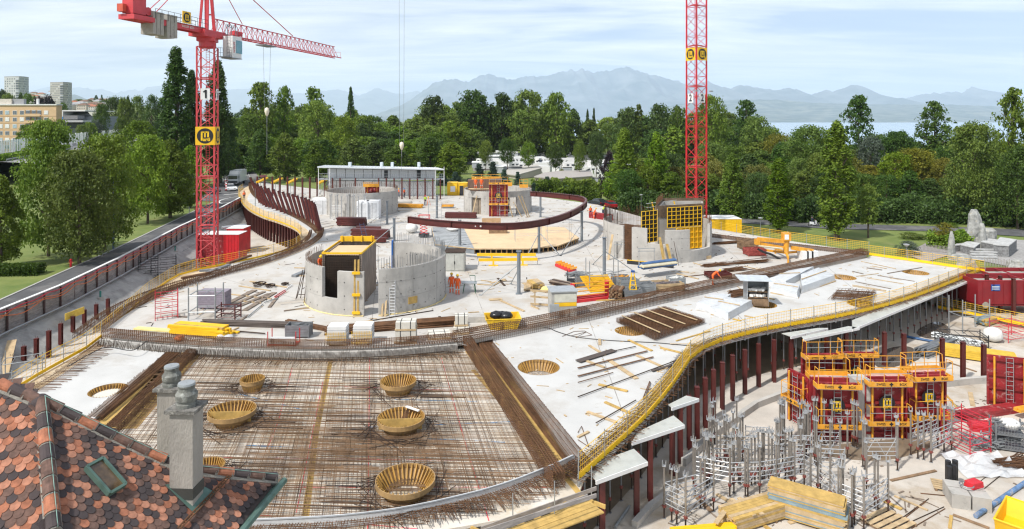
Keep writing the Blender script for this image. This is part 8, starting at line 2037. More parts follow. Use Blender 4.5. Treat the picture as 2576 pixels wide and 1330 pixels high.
for k,(x,y,w,h,lb)in enumerate(((846,870,1.25,1.2,'left stack of white plates at the front of the main deck'),(911,867,1.25,1.2,'right stack of white plates at the front of the main deck'))):
 p=W(x,y);stack(p+V(0,.5,0),16,1,(w,1.1,.075),.03,[white,mat('pale_grey_plate',(.5,.51,.52),.6)],lb,'plate_stack',pt='plate',jit=.02,gp='white plate stacks');o=T('mesh_guard','yellow wire mesh leaning on the '+lb.split(' at ')[0],'mesh panel',tuple(p));m=MB(o)
 for i in range(9):m.bar(p+V(-.7+i*.17,-.12,.1),p+V(-.7+i*.17,-.02,.95),.014);m.bar(p+V(-.7,-.1,.1+i*.1),p+V(.7,-.1,.1+i*.1),.014)
 m.pt('wire',yel,o,kind='stuff')
def parcel(p,w,d,h,rz,lb):bx1('strapped_package',p+V(0,0,.14),w,d,h,rz,mat('carton_white',(.60,.57,.50),.7,var=.06),lb,'package',extra=[('strap',black,(x*w,0,h/2),(.05,d+.02,h+.02))for x in(-.25,.25)]+[('strap',black,(0,0,h/2),(w+.02,.05,h+.02))]+[('pallet_board',wood,(0,0,-.07),(w+.1,d+.1,.1))])
parcel(W(1022,858),1.4,1.0,.7,.05,'lower strapped package on a pallet at the front of the main deck');parcel(W(1022,858)+V(0,0,.86),1.35,.95,.45,.05,'upper strapped package on the lower one');parcel(W(1161,836),1.1,.9,.35,.0,'wide strapped package under the small one');parcel(W(1160,835)+V(0,.1,.5),.9,.8,.6,.1,'small strapped package at the end of the curved rebar beam');parcel(W(1105,848),1.5,1.0,.25,.2,'flat package with a cable between the two package piles')
o=T('red_stillage','red stillage holding a white panel before the plate stacks','stillage',tuple(W(714,866)))
for a in(-.95,.95):
 for b in(-.4,.4):m=MB();m.tb((a,b,0),(a,b,1.0),.035,5);m.pt('post',cred,o)
m=MB();m.box((0,-.3,.35),(1.7,.1,.5));m.pt('white_panel',white,o);m=MB();m.box((0,0,.08),(1.9,.8,.08));m.pt('frame',cred,o)
crate(W(738,860)+V(0,1.2,0),1.6,.9,.9,.0,gd,'grey crate behind the red stillage',gd)
skip(W(1264,820),2.6,1.7,.75,.12,mat('chipped_yellow_paint',(.70,.44,.02),.6,var=.1,wear=((.45,.36,.22),3,.55)),'yellow skip with black rubbish bags on the main deck')
for k,(dx,dy,s_)in enumerate(((-.45,.1,.5),(.3,.0,.48),(.0,.35,.42))):bag(W(1264,820)+V(dx,dy,.5),s_,['left','right','rear'][k]+' black rubbish bag in the yellow skip',mat('black_film',(.015,.015,.018),.25,bump=.8,bscale=6),gp='black bags in the yellow skip')
bx1('concrete_cover',W(1200,806),1.45,1.1,.42,.1,conc,'square concrete lid left of the yellow skip','concrete lid',top=(.9,.9))
tin=mat('tin_sheet',(.42,.44,.45),.45,.4,var=.1,scale=3);p=Z('I',478,790);bx1('site_hut',p+V(0,.8,0),2.0,1.6,1.9,.12,mat('hut_grey',(.38,.37,.34),.75,var=.12),'small grey hut with a yellow band and a tin roof beside the rebar beam','hut',extra=[('yellow_band',yel,(.1,-.8,.95),(1.75,.03,.3)),('window_sheet',mat('milky_sheet',(.55,.54,.46),.4),(.1,-.81,1.45),(1.75,.03,.65)),('roof',tin,(0,0,1.95),(2.15,1.8,.08)),('leaning_flap',tin,(-.85,-1.15,.55),(.75,.08,1.1))])
p=Z('B',1565,1205,FZ);o=T('tin_cabin','open fronted corrugated tin cabin full of rags over a round pot','hut',tuple(p+V(0,.9,0)),None,-.12)
for c_,s_ in(((-.85,0,1.1),(.05,1.5,2.2)),((.85,0,1.1),(.05,1.5,2.2)),((0,.72,1.1),(1.7,.05,2.2))):m=MB();m.box(c_,s_);m.pt('side',tin,o)
m=MB();m.box((-.25,-.2,2.24),(2.6,2.1,.06));m.pt('roof',mat('tin_roof',(.48,.52,.55),.5),o);m=MB();m.box((0,-.74,.32),(1.7,.05,.6));m.pt('front_board',wk,o)
for z in(.7,1.2):m=MB();m.box((0,0,z),(1.6,1.3,.05));m.pt('shelf',wk,o)
m=MB()
for k in range(22):m.box((pr_.uniform(-.7,.7),pr_.uniform(-.7,.2),.75+.5*(k%2)+.12),(.3,.25,.2),pr_.random()*3)
m.pt('rags',bagm,o,kind='stuff')
def matpile(q,n,z,lb,sp=.15,lathes=4):
 P_=[Z('I',x,y,FZ)for x,y in q];o=T('rebar_mat_pile',lb,'rebar mats',tuple(P_[0]));m=MB(o)
 for l in range(n):
  zz=.1+l*.09
  for(a,b,c_,d_)in((P_[0],P_[1],P_[3],P_[2]),(P_[0],P_[3],P_[1],P_[2])):
   k=int((c_-a).length/sp)
   for i in range(k+1):u,v=a.lerp(c_,i/k),b.lerp(d_,i/k);e_=(v-u).normalized()*.12;m.bar(u-e_+V(0,0,zz),v+e_+V(0,0,zz),.02)
 m.pt('bar',rust,o,kind='stuff')
 for i in range(lathes):t_=(i+.6)/lathes;m=MB(o);m.bar(P_[0].lerp(P_[3],t_)+V(0,0,.12+n*.09),P_[1].lerp(P_[2],t_)+V(0,0,.12+n*.09),.1,.05);m.pt('lath',wood,o)
matpile([(1610,725),(2050,870),(1500,1060),(1080,860)],4,0,'big pile of rusty rebar mats with pale laths on the right white deck')
P0=[Z('B',2140,1090,FZ),Z('B',2430,1105,FZ),Z('B',2390,1185,FZ),Z('B',2090,1160,FZ)];o=T('rebar_mat_pile','small messy pile of rebar mats beside the yellow railing','rebar mats',tuple(P0[0]));m=MB(o)
for k in range(46):
 t_,u_=pr_.random(),pr_.random();a=P0[0].lerp(P0[3],t_);b=P0[1].lerp(P0[2],t_+pr_.uniform(-.1,.1));m.bar(a+V(0,0,.1+.006*k),b+V(0,0,.1+.006*k),.022);m.bar(P0[0].lerp(P0[1],u_)+V(0,0,.12+.006*k),P0[3].lerp(P0[2],u_+pr_.uniform(-.1,.1))+V(0,0,.12+.006*k),.022)
m.pt('bar',rust,o,kind='stuff')
def wrap(q,h,lb,n=1):
 P_=[Z('B',x,y,FZ)for x,y in q];o=T('wrapped_package',lb,'package',tuple(P_[0]),'film wrapped packages on the right deck');c_=sum(P_,V(0,0,0))/4;m=MB(o);m.prism([(p.x,p.y)for p in P_],FZ+.08,FZ+h);m.pt('contents',mat('pale_foam_block',(.60,.62,.63),.8),o)
 m=MB(o);S_=[]
 for i in range(4):S_+=[P_[i].lerp(P_[(i+1)%4],t/6)for t in range(6)]
 N_=len(S_);vs=[]
 for z,k in((.02,1.10),(h*.5,1.05),(h+.03,1.03),(h+.06,.6)):
  for i,p in enumerate(S_):j=1+.05*mnoise.noise(V(p.x*2,p.y*2,z*5));vs.append((c_.x+(p.x-c_.x)*k*j,c_.y+(p.y-c_.y)*k*j,FZ+z+.04*mnoise.noise(V(p.x*3,p.y*3,1))))
 m.add(vs,[(l*N_+i,l*N_+(i+1)%N_,(l+1)*N_+(i+1)%N_,(l+1)*N_+i)for l in range(3)for i in range(N_)]+[tuple(range(3*N_,4*N_))]);m.pt('film',foil,o)
 for a,b in((0,1),):m=MB(o);m.bar(P_[a].lerp(P_[3],.5)+V(0,0,h+.1),P_[b].lerp(P_[2],.5)+V(0,0,h+.1),.1,.05);m.pt('lath',wood,o)
 m=MB(o);m.bar(P_[3]+V(-.1,-.1,.05),P_[2]+V(.1,-.1,.05),.1,.09);m.pt('bearer',wood,o)
wrap([(1205,1150),(1345,1160),(1240,1255),(1100,1225)],.55,'left half of the nearer film wrapped package');wrap([(1300,1180),(1500,1205),(1330,1300),(1210,1260)],.55,'right half of the nearer film wrapped package');wrap([(1780,980),(1960,950),(1760,1060),(1640,1040)],.6,'front left block of the farther film wrapped packages');wrap([(1870,1010),(2000,960),(2115,1015),(1880,1100)],.6,'rear right block of the farther film wrapped packages');wrap([(1680,1060),(1860,1080),(1840,1140),(1650,1100)],.55,'front block of the farther film wrapped packages')
lie('G',[(62,315,150,370,.18),(170,395,325,500,.3),(280,285,410,345,.2),(458,328,648,375,.2),(325,370,495,445,.2),(45,400,148,438,.2),(115,532,275,570,.2),(150,630,290,692,.18),(52,684,212,742,.18),(120,280,122,312,.2),(545,290,732,235,.1),(1005,40,1090,60,.1),(925,150,968,160,.2),(0,825,60,795,.15),(860,168,903,178,.2)],FZ,.15,.06,[wood,wood,ywood,ywood],'pale board on the right white deck','board','loose_board',['under the dark bars','lying across the brown bars','left of the cable','right of the shovel','under the thin brown bars','under the nearest end of the dark bars','above the bent stirrup','crossing a bar near the railing','nearest the railing, crossing a bar','small one behind the dark bars','long thin one right of the mat pile','beside the small mat pile','before the film wrapped package','near the bent stirrups','right of the one before the film package'])
lie('G',[(0,402,200,340,.5),(200,345,320,320,.06),(0,440,385,345,.12),(0,485,418,378,.12),(0,520,195,465,.05),(0,600,615,372,.06),(410,455,565,410,.2),(100,745,322,618,.05),(360,612,398,514,.05),(372,612,402,518,.04)],FZ+.06,.05,.035,[mat('dark_bars',(.09,.07,.06),.7),rk,rust,rust,rust,rk],'bar on the right white deck','bar','loose_bar',['wide dark bundle','end of the dark bundle','upper brown bundle','lower brown bundle','thin one below the brown bundles','longest thin one crossing the deck','bundle of bent ones by the railing','one lying over a board near the railing','bent stirrup left side','bent stirrup right side'])
lie('J',[(100,515,500,600),(165,590,340,615,.2),(230,568,395,600),(0,630,125,660,.12),(45,688,300,655,.06),(290,678,715,745,.07),(165,705,590,775,.07),(35,750,445,832,.07),(0,788,388,852,.08),(400,655,800,585,.1),(0,800,380,862,.06)],FZ,.08,.05,[wood,brn],'lath at the deck tip','lath','loose_lath','near the far round pots')
for q,lb in(([(0,840),(60,880),(20,765),(0,800)],'bent stirrup near the front edge of the white deck'),([(110,830),(160,835),(215,800),(150,790),(110,830)],'pair of bent stirrups by the railing')):
 m=MB();m.path([Z('G',*a,FZ)+V(0,0,.05)for a in q],.02,4);m.tg_('bent_stirrup',rust,lb,'stirrup')
m=MB();m.path([Z('I',x,y,FZ)+V(0,0,.04)for x,y in((470,1015),(600,960),(720,955),(800,1000),(620,1030),(740,965),(560,1010))],.02,4);m.tg_('bent_stirrup',rust,'loose heap of bent bars beside the long rebar beam','stirrup')
m=MB();m.path(cr([Z('I',x,y,FZ)+V(0,0,.04)for x,y in((60,955),(290,920),(420,965),(620,1020),(1000,1060),(1500,1085),(1900,1120),(2180,1135))],6),.03,5);m.tg_('black_cable',black,'long black cable crossing the right white deck','cable');m=MB();m.path(cr([W(x,y,.15)for x,y in((170,922),(230,888),(270,873),(330,881),(360,865),(375,857),(440,862))],6),.03,5);m.tg_('black_cable',black,'black cable curling over the left white deck','cable')
a,b=Z('I',1670,1105,FZ),Z('I',1950,1105,FZ);o=T('shovel','shovel lying on the black cable','shovel',tuple(a));m=MB(o);m.tb(a+V(0,0,.08),b+V(-.3,0,.08),.025,5);m.pt('handle',wood,o);m=MB(o);m.bar(b+V(-.35,0,.08),b+V(.05,0,.08),.3,.02);m.pt('blade',galv,o)
for x,y,w,d,h,rz,mt_,lb,fl,ms in((650,400,2.1,1.2,.9,-.1,black,'black mesh crate with prop heads left of the column',galv,True),(720,445,1.6,1.0,.9,.05,gd,'grey crate behind the yellow ribbed panel',gd,False),(1115,440,1.5,1.1,.9,0,gd,'grey crate right of the yellow ribbed panel, filled with yellow parts',yelo,False),(1200,480,1.7,1.1,.95,.2,galv,'grey crate behind the yellow step ladder',gd,False),(1370,520,1.9,1.1,.85,.2,galv,'grey crate with rods in front of the timber crate',gd,False),(1560,490,3.9,1.5,.7,.18,wood,'long timber crate full of blue and brown pipes',mat('mixed_pipes',(.18,.15,.15),.6,var=.5,scale=5),False),(1735,455,1.4,1.1,.9,.1,galv,'grey crate with white rags at the right of the timber crate',bagm,False),(1245,575,1.5,.9,.75,.15,gd,'low crate right of the rusty pallet load',gd,False)):
 crate(Z('I',x,y),w,d,h,rz,mt_,lb,fl,mesh=ms)
o=T('ribbed_panel','bright yellow ribbed panel leaning among the steel crates','panel',tuple(Z('I',910,515)));c_=Vec(o.location);m=MB(o);a,b=Z('I',780,520),Z('I',1095,500);up=V(-.75,1.5,1.0);m.add([a,b,b+up,a+up,a+V(0,.1,-.0),b+V(0,.1,0),b+up+V(0,.1,0),a+up+V(0,.1,0)],((0,1,2,3),(7,6,5,4),(0,4,5,1),(1,5,6,2),(2,6,7,3),(3,7,4,0)));m.pt('sheet',yel,o)
for k in range(22):m=MB(o);q=a.lerp(b,(k+.5)/22)+V(0,-.05,.05);m.bar(q,q+up,.07,.09);m.pt('rib',mat('yellow_rib',(.62,.34,.01),.5),o)
for k in(.02,.98):m=MB(o);m.bar(a+up*k+V(0,-.06,.07),b+up*k+V(0,-.06,.07),.12,.12);m.pt('edge_rail',yel,o)
rack(tuple(Z('I',910,480)),2.6,1.6,2.7,.1,1,1,galv,'tall grey tubular frame over the yellow ribbed panel','frame','tubular_frame',.045)
o=T('red_formwork_beam','low red steel formwork with orange rails in front of the yellow ribbed panel','formwork',tuple(Z('I',780,640)));a,b=Z('I',590,640),Z('I',975,595)
for k in range(3):m=MB(o);m.bar(a+V(0,.5*k,.12),b+V(0,.5*k,.12),.2,.22);m.pt('beam',cred,o)
for q in(a,b):m=MB(o);m.bar(q+V(0,.5,0),q+V(0,.5,1.5),.35,.3);m.pt('end_post',cred,o)
for k in range(4):m=MB(o);z=.5+.33*k;m.tb(a+V(0,.3+.1*k,z),b+V(.1*k,.3,z),.05,5);m.pt('orange_rail',yelo,o)
o=T('red_machine','small red and orange formwork tool left of the steel crates','formwork',tuple(Z('I',510,255)));a,b=Z('I',425,225),Z('I',590,295);m=MB(o);m.bar(a+V(0,0,.15),b+V(0,0,.15),.8,.25);m.pt('frame',cred,o);m=MB(o)
for k in range(6):q=a.lerp(b,k/5);m.bar(q+V(-.3,0,.35),q+V(.4,0,.5),.1,.2)
m.pt('rail',yelo,o)
c,rz,L=mid('I',1010,580,1165,590);stack(c+V(0,.4,0),6,7,(1.5,.16,.12),1.2,[rust,wk],'pallet load of rusty beams beside the yellow step ladder','beam_stack',pt='beam',jit=.15)
c,rz,L=mid('I',1380,350,1690,305);bundle(c+V(0,.3,.75),10,4.2,.12,rz,mat('blue_pipe_paint',(.06,.13,.28),.5,var=.2),'blue pipes lying on the crates',hmax=3);bundle(c+V(0,-.3,1.05),4,4.2,.11,rz,mat('cream_pipe',(.58,.53,.38),.5),'cream pipes lying on top of the blue ones',hmax=1)
o=T('step_ladder','yellow step ladder with a blue top among the steel crates','ladder',tuple(Z('I',1256,575)));p=Z('I',1256,575)
for a in(-.38,.38):
 for b in(-.3,.3):m=MB(o);m.bar(p+V(a,b,0),p+V(a*.25,0,2.2),.07);m.pt('leg',yel,o)
for k in range(5):m=MB(o);z=.35+k*.38;f=1-z/2.9;m.bar(p+V(-.38*f,-.3*f,z),p+V(.38*f,-.3*f,z),.06);m.pt('rung',yel,o)
m=MB(o);m.box((p.x,p.y,2.25),(.3,.25,.14));m.pt('top',mat('blue_cap',(.02,.08,.28),.5),o)
for x0,y0,x1,y1,nl,n,sz,mts,lb in((90,440,255,480,6,5,(1.9,.22,.07),[wood,ywood],'stack of pale boards beside the timber trestle'),(280,520,450,510,3,6,(1.9,.16,.08),[mat('pale_yellow_board',(.72,.6,.25),.7)],'pale yellow slats in front of the brown angle irons'),(20,440,150,510,2,3,(2.4,.2,.08),[wood],'loose boards left of the stack of pale boards'),(390,440,560,450,3,7,(2.6,.13,.09),[rk,brn],'brown angle irons behind the grey hut')):
 c,rz,L=mid('I',x0,y0,x1,y1);stack(c,nl,n,sz,rz-.5,mts,lb,pt='board',jit=.12)
o=T('timber_trestle','timber guard trestle with three boards left of the grey hut','trestle',tuple(Z('I',230,700)));a,b=Z('I',115,665),Z('I',345,690)
for z in(.15,.75,1.25):m=MB(o);m.bar(a+V(0,0,z),b+V(0,.2,z),.05,.16);m.pt('rail',wood,o)
m=MB(o);q=Z('I',165,690);m.bar(q,q+V(0,0,1.45),.1);m.bar(q+V(.3,-.5,.05),q+V(-.3,.4,.05),.1);m.pt('post',wood,o)
for k,(x0,y0,x1,y1)in enumerate(((1200,655,1348,655),(1204,669,1352,667))):
 a,b=W(x0,y0),W(x1,y1);o=T('spreader_beam',['rear yellow spreader beam in the middle of the deck','front yellow spreader beam in the middle of the deck'][k],'beam',tuple(a),'yellow spreader beams');m=MB(o);m.bar(a+V(0,0,.65),b+V(0,0,.65),.14,.3);m.pt('girder',yel,o)
 for t_ in(.25,.75):m=MB(o);q=a.lerp(b,t_);m.bar(q,q+V(0,0,.5),.2);m.bar(q+V(-.5,0,.05),q+V(.5,0,.05),.14);m.pt('stand',yel,o)
 for t_ in(0,1):m=MB(o);q=a.lerp(b,t_);m.path([q+V(0,0,.5),q+V(.03,0,.3),q+V(0,0,.1)],.03,4);m.pt('chain',gd,o)
bx1('steel_container',W(1143,684)+V(0,1.2,0),2.0,2.0,1.9,0,mat('dirty_grey_paint',(.42,.42,.38),.6,var=.12),'grey steel tool container behind the nearest drum','container',extra=[('door',mat('container_door',(.45,.45,.41),.6),(-.48,-1.02,.95),(.9,.03,1.6)),('door',MT['container_door'],(.48,-1.02,.95),(.9,.03,1.6)),('roof',rk,(0,0,1.94),(2.1,2.1,.06)),('latch',black,(0,-1.05,.9),(.08,.03,.3))])
p=W(1181,735);o=T('table_saw','small green table saw beside the two workers','saw',tuple(p))
for a in(-.55,.55):
 for b in(-.35,.35):m=MB();m.bar((a,b,0),(a*.8,b*.8,.85),.06);m.pt('leg',mat('machine_green',(.04,.12,.07),.5),o)
m=MB();m.box((0,0,.88),(1.3,.85,.06));m.pt('table',galv,o);m=MB();m.bar((.5,0,.9),(.5,0,1.5),.05);m.bar((.5,0,1.5),(0,0,1.5),.05);m.pt('guard_arm',MT['machine_green'],o)
for k,(fr,x0,y0,x1,y1,n,l,lb)in enumerate((('A',790,600,1000,605,4,4,'dark red steel beam stack before the rear left drum'),('A',900,690,1170,700,4,4,'dark red steel beam stack behind the nearest drum'),('A',930,640,1110,645,3,2,'small dark red beam stack behind the bigger one'),('A',1590,545,1820,548,3,3,'dark red steel beams left of the rear centre drum'),('A',920,725,1150,727,3,2,'dark red beams nearest the shaft'))):
 c,rz,L=mid(fr,x0,y0,x1,y1);stack(c,l,n,(L,.28,.28),rz,[dred],lb,'steel_beam_stack',pt='beam',jit=.12,gp='dark red beam stacks')
p=Z('A',1432,688);o=T('scissor_lift','small red scissor lift behind the curved beam','lift',tuple(p));m=MB();m.box((0,0,.35),(1.3,.9,.4));m.pt('base',black,o)
for k in range(4):m=MB();z=.55+k*.35;m.bar((-.5,-.4,z),(.5,-.4,z+.35),.07);m.bar((.5,-.38,z),(-.5,-.38,z+.35),.07);m.pt('scissor',cred,o)
m=MB();m.box((0,0,1.98),(1.4,.9,.08));m.pt('deck',cred,o);m=MB()
for z in(2.4,2.9):m.path([(-.7,-.45,z),(.7,-.45,z),(.7,.45,z),(-.7,.45,z)],.035,5,True)
for a in(-.7,.7):
 for b in(-.45,.45):m.tb((a,b,2),(a,b,2.9),.035,5)
m.pt('basket',cred,o)
for x,y,w,h,lb in((1405,616,2.9,3.4,'white scaffold tower at the right corner of the timber platform'),(1328,617,3.2,2.6,'low white scaffold at the front of the timber platform'),(1287-12,545,2.3,2.3,'small scaffold in front of the rear centre drum'),(1094,548,2.0,2.4,'small scaffold round the column between the rear drums')):
 rack(tuple(W(x,y)),w,1.3,h,.1,3,1,alu,lb,'scaffold','scaffold_tower',.028,'white scaffold towers')
for k,(x0,y0,x1,y1)in enumerate(((1240,445,1340,445),(1240,465,1420,470),(1565,470,1650,470))):c,rz,L=mid('A',x0,y0,x1,y1);stack(c,3,4,(L,.3,.18),rz,[[conc],[yelo],[yelo,gd]][k],['grey round timbers behind the curved beam left end','yellow formwork rails behind the curved beam left end','yellow frame pieces left of the rear centre drum'][k],'rail_stack',pt='rail',jit=.2)
for k,(x,y,w,h)in enumerate(((680,520,3.4,2.7),(970,555,1.6,2.9),(1045,552,1.9,2.9))):bx1('white_container',Z('A',x,y)+V(0,1.1,0),w*1.05,2.2,h*.95,.02,wpan,['wide white container left of the rear left drum','narrow white container before the rear left drum','white container with double doors before the rear left drum'][k],'container','white containers at the rear left drum',extra=[('door',mat('white_door',(.6,.61,.62),.5),(0,-1.12,h*.45),(w*.8,.03,h*.8)),('door_seam',black,(0,-1.14,h*.45),(.04,.02,h*.8))])
g2='fork headed props on the main deck'
for k in range(14):
 p=Z('A',735+(k%7)*42+(k//7)*12,548-(k//7)*14+(k%3)*5);o=T('steel_prop',f'{ordw(k % 7 + 1)} pale prop of the {["front", "rear"][k // 7]} row before the rear left drum','prop',tuple(p),g2);m=MB();m.tb((0,0,0),(0,0,3.6),.07,6);m.pt('tube',alu,o);m=MB();m.box((0,0,3.62),(.3,.3,.04));m.bar((-.12,0,3.6),(-.12,0,3.95),.04);m.bar((.12,0,3.6),(.12,0,3.95),.04);m.pt('fork_head',alu,o)
frame(Z('A',745,548)-V(0,0,0),Z('A',820,548),4.7,1.0,4,'left pale lattice frame in the prop cluster before the rear left drum');frame(Z('A',920,556),Z('A',1000,552),4.7,1.0,4,'right pale lattice frame in the prop cluster before the rear left drum')
p=Z('B',1760,850);o=T('placing_boom','yellow concrete placing boom with folded arms on the right of the main deck','placing boom',tuple(p));yb=yelo
def BP(x,y,dz=0,dy=0):q=WD(*pxy('B',x,y),p.y+dy);return V(q.x,q.y,q.z)-p
for x,y,dy in((1600,880,2.0),(1865,868,1.2),(1775,905,-2.0),(1680,830,3)):m=MB();a=BP(x,y,0,dy);m.bar((0,0,.7),(a.x,a.y,.6),.2,.22);m.bar((a.x,a.y,.65),(a.x,a.y,0),.14);m.pt('leg',yb,o)
m=MB();m.tb((0,0,.6),(0,0,2.2),.28,10);m.pt('column',yb,o);m=MB();m.box((0,0,2.5),(.8,.8,.8));m.pt('turret',yb,o);m=MB();m.box((-.1,-.42,2.5),(.45,.04,.55));m.pt('white_panel',white,o)
for k,(a,b,w)in enumerate((((1550,702),(1780,720),.4),((1545,730),(1740,765),.3),((1740,770),(1560,745),.22),((1800,765),(1960,790),.4))):m=MB();m.bar(BP(*a),BP(*b),w,w);m.pt('arm',yb,o)
m=MB();m.bar(BP(1545,700),BP(1545,740),.5,.5);m.pt('joint',yb,o);m=MB();m.tb(BP(1550,748)-V(0,.3,0),BP(1725,768)-V(0,.3,0),.1,8);m.pt('cream_pipe',MT['cream_pipe'],o)
m=MB();m.path(cr([BP(1550,775),BP(1600,800),BP(1650,815),BP(1725,858)],5),.12,8);m.pt('black_hose',black,o)
for k in range(3):m=MB();q=BP(1885+35*k,822);m.box((q.x,q.y,q.z),(.7,1.3,1.1));m.pt('counterweight',white,o)
for x,y,w,d,h,mt_,lb in((1495,775,2.4,1.8,1.1,wk,'brown timber crate left of the placing boom'),(1525,820,2.0,1.4,.8,mat('red_brick_pack',(.30,.06,.05),.8,var=.3,scale=5),'low crate of red parts left of the placing boom'),(1255,985,2.2,1.3,.5,dred,'dark red table frame behind the bending worker')):crate(Z('B',x,y),w,d,h,.1,mt_,lb,mt_)
for k,(x,y,L,sp)in enumerate(((1240,900,3.2,.5),(1380,935,2.2,.6),(1490,880,4.5,.25),(1330,735,4,.2),(1405,1105,1.5,.3),(1400,1130,1.6,.3))):
 c_=Z('B',x,y,FZ if y>1000 else 0);m=MB()
 for i in range(46):a=pr_.uniform(-sp,sp)*.5+.25;l_=L*pr_.uniform(.35,.55);q=c_+V(pr_.uniform(-.3,.3),pr_.uniform(-.35,.35),.04+.3*(i/46)*pr_.random());m.bar(q-V(l_*math.cos(a),l_*math.sin(a),0),q+V(l_*math.cos(a),l_*math.sin(a),.1),.028)
 m.tg_('bar_pile',rust,['fan shaped pile of rusty bars right of the right drum','thick heap of rusty bars behind the bending worker','long heap of rusty bars before the placing boom','flat heap of dark bars near the lawn railing','rear small heap of bars beside the tin cabin','front small heap of bars beside the tin cabin'][k],'rebar pile','rusty bar piles')
lie('B',[(1000,985,1530,925,.1),(950,960,1110,1000,.2),(970,945,1040,950,.15),(1070,880,1160,905,.1),(1010,1035,1060,1050,.15),(1450,905,1640,950,.1),(690,1140,790,1110,.3),(350,1160,570,1155,.25),(1700,960,1330,1000,.06),(1600,985,1960,960,.06)],0,.12,.06,[rust,wood,wood,wood,wood,wood,brn,ywood,rk,rk],'piece right of the right drum','board','loose_board',['rusty one pointing to the placing boom','pale one by the column crates','small pale one above it','thin one at the drum foot','short one near the crates','before the placing boom','brown heap before the crates','yellow one before the red formwork','thin bar behind the bending worker','thin bar at the far right'])
lie('A',[(1990,1155,2175,1240,.2),(1760,1250,1840,1245,.08),(1915,1155,2010,1150,.5),(400,1235,620,1210,.15),(1040,1310,1500,1235,.06),(930,1325,1050,1310,.15),(1855,1010,1930,1020,.1),(1825,1040,1950,1045,.12),(1925,1030,2040,1010,.3),(1940,1050,2030,1000,.25),(1980,995,2030,1050,.2),(2170,1030,2255,1100,.25),(960,1055,1090,1045,.14),(1235,492,1380,495,.1),(1580,600,1690,590,.1),(1855,660,2010,650,.12),(1890,685,2000,680,.12)],0,.15,.06,[wood,wood,wood,wood,rk,wood],'mid deck board','board','loose_board',['pale one behind the grey hut','thin one behind the concrete lid','flat pieces left of the trestle','at the foot of the nearest drum left','thin bar at the foot of the nearest drum','before the nearest drum','right of the table saw','second one right of the table saw','in the heap right of the saw','second in the heap right of the saw','crossing the heap right of the saw','near the trestle boards','across the opening of the nearest drum','behind the curved beam','before the timber platform','lying on the timber platform','front one on the timber platform'])
bx1('crate_box',W(1253,597)+V(0,0,.62),2.4,1.2,.5,.05,wk,'brown crate lying on the timber platform','crate');bx1('crate_box',W(1236,580)+V(0,0,.64),2.6,.2,1.1,.05,mat('tan_board',(.42,.28,.16),.8),'tan board set upright on the timber platform','board')
bag(W(1140,592)+V(0,0,.62),.9,'white sack lying on the grey sheets of the platform',flat=.3);bag(Z('A',1340,655),.8,'white sheeted heap behind the nearest drum',flat=.8)
for k,(x,y0,x2,y2)in enumerate(((487,1140,560,835),(515,1140,540,850),(540,1220,550,900),(480,1150,515,870))):a=Z('A',x,min(y0,1180));m=MB();m.bar(a,V(a.x+(x2-x)*.0115,a.y+.6,3.3-.3*k),.045);m.tg_('leaning_bar',rk,OR[k]+' tall dark bar of the group leaning left of the nearest drum','bar','tall bars left of the nearest drum')
lie('C',[(2180,985,2310,930,.5),(1690,890,1860,830,.35),(1540,960,1700,900,.4),(1350,1000,1560,960,.4),(1480,945,1640,935,.3)],0,.3,.2,[gd,rust],'bundle near the left rebar beam','bundle','steel_bundle',['grey one beside the leaning bars','rusty one at the yellow toe board','second rusty one at the toe board','third rusty one at the toe board','fourth rusty one at the toe board'])
cabin(497,590,562,660,84.5,'left red container behind the base of the first crane',fred,dep=2.6,ribs=8);cabin(562.5,590,601,662,84.3,'right red container with a blue drum behind the base of the first crane',cred,dep=2.6,ribs=5);cabin(570,575,612,640,93,'rear red container carrying a load of white tubes',cred,dep=2.6,ribs=4)
q=WD(590,574,96);bundle(q+V(0,0,.1),12,3.4,.09,.8,alu,'white tubes lying on the rear red container',hmax=2)
for k in range(9):a=W(440+k*16,668-k*4,-2.8-.1*(k%3));m=MB();m.bar(a,a+V(1.2,3.4,0),.3,.08);m.tg_('trench_plank',[ywood,wood][k%2],f'{OR[k]} plank of the trench walkway left of the first crane','board','planks of the trench walkway')
lie('C',[(1000,1030,1420,800,.5),(1100,1010,1450,850,.3),(620,1240,1000,1060,.6),(700,1190,900,1120,.2),(1620,700,1720,620,.6),(1380,960,1480,900,.4)],PITZ+.4,.3,.08,[ywood,wood],'walkway board in the left trench','board','walkway_board',['beside the netting near the first crane','second near the first crane','behind the short columns','small one behind the short columns','at the far end of the trench','by the crane base'])
rack(tuple(Z('D',150,400,PITZ)),2.4,1.5,2.2,.5,2,2,galv,'grey scaffold frame in the trench above the tiled roof','scaffold','open_scaffold',.04);lean(Z('D',10,410,PITZ),Z('D',45,300,PITZ)+V(0,.5,1.8),.6,.06,wood,'pale board leaning in the trench at the left edge')
for nm,mt_,z,lst,n in(('timber_scraps',wood,0,main,700),('steel_scraps',rk,0,main,450),('timber_scraps',wood,FZ,deck_r,160),('timber_scraps',brn,PITZ,[GZ(600,900),GZ(2400,560),GZ(2500,1300),GZ(500,1330)],260)):
 m=MB();xs_,ys_=[p.x for p in lst],[p.y for p in lst]
 while len(m.f)<n*6:
  x,y=pr_.uniform(min(xs_),max(xs_)),pr_.uniform(min(ys_),max(ys_))
  if mnoise.noise(V(x*.12,y*.12,z))>-.1 and ins(x,y,lst):m.box((x,y,z+.02),(pr_.expovariate(3)+.08,pr_.uniform(.02,.1),.03),pr_.random()*3)
 m.struct(nm,mt_,kind='stuff')
jm=mat('joint_grey',(.27,.25,.23),.9,wear=((.46,.44,.41),1.2,.5))
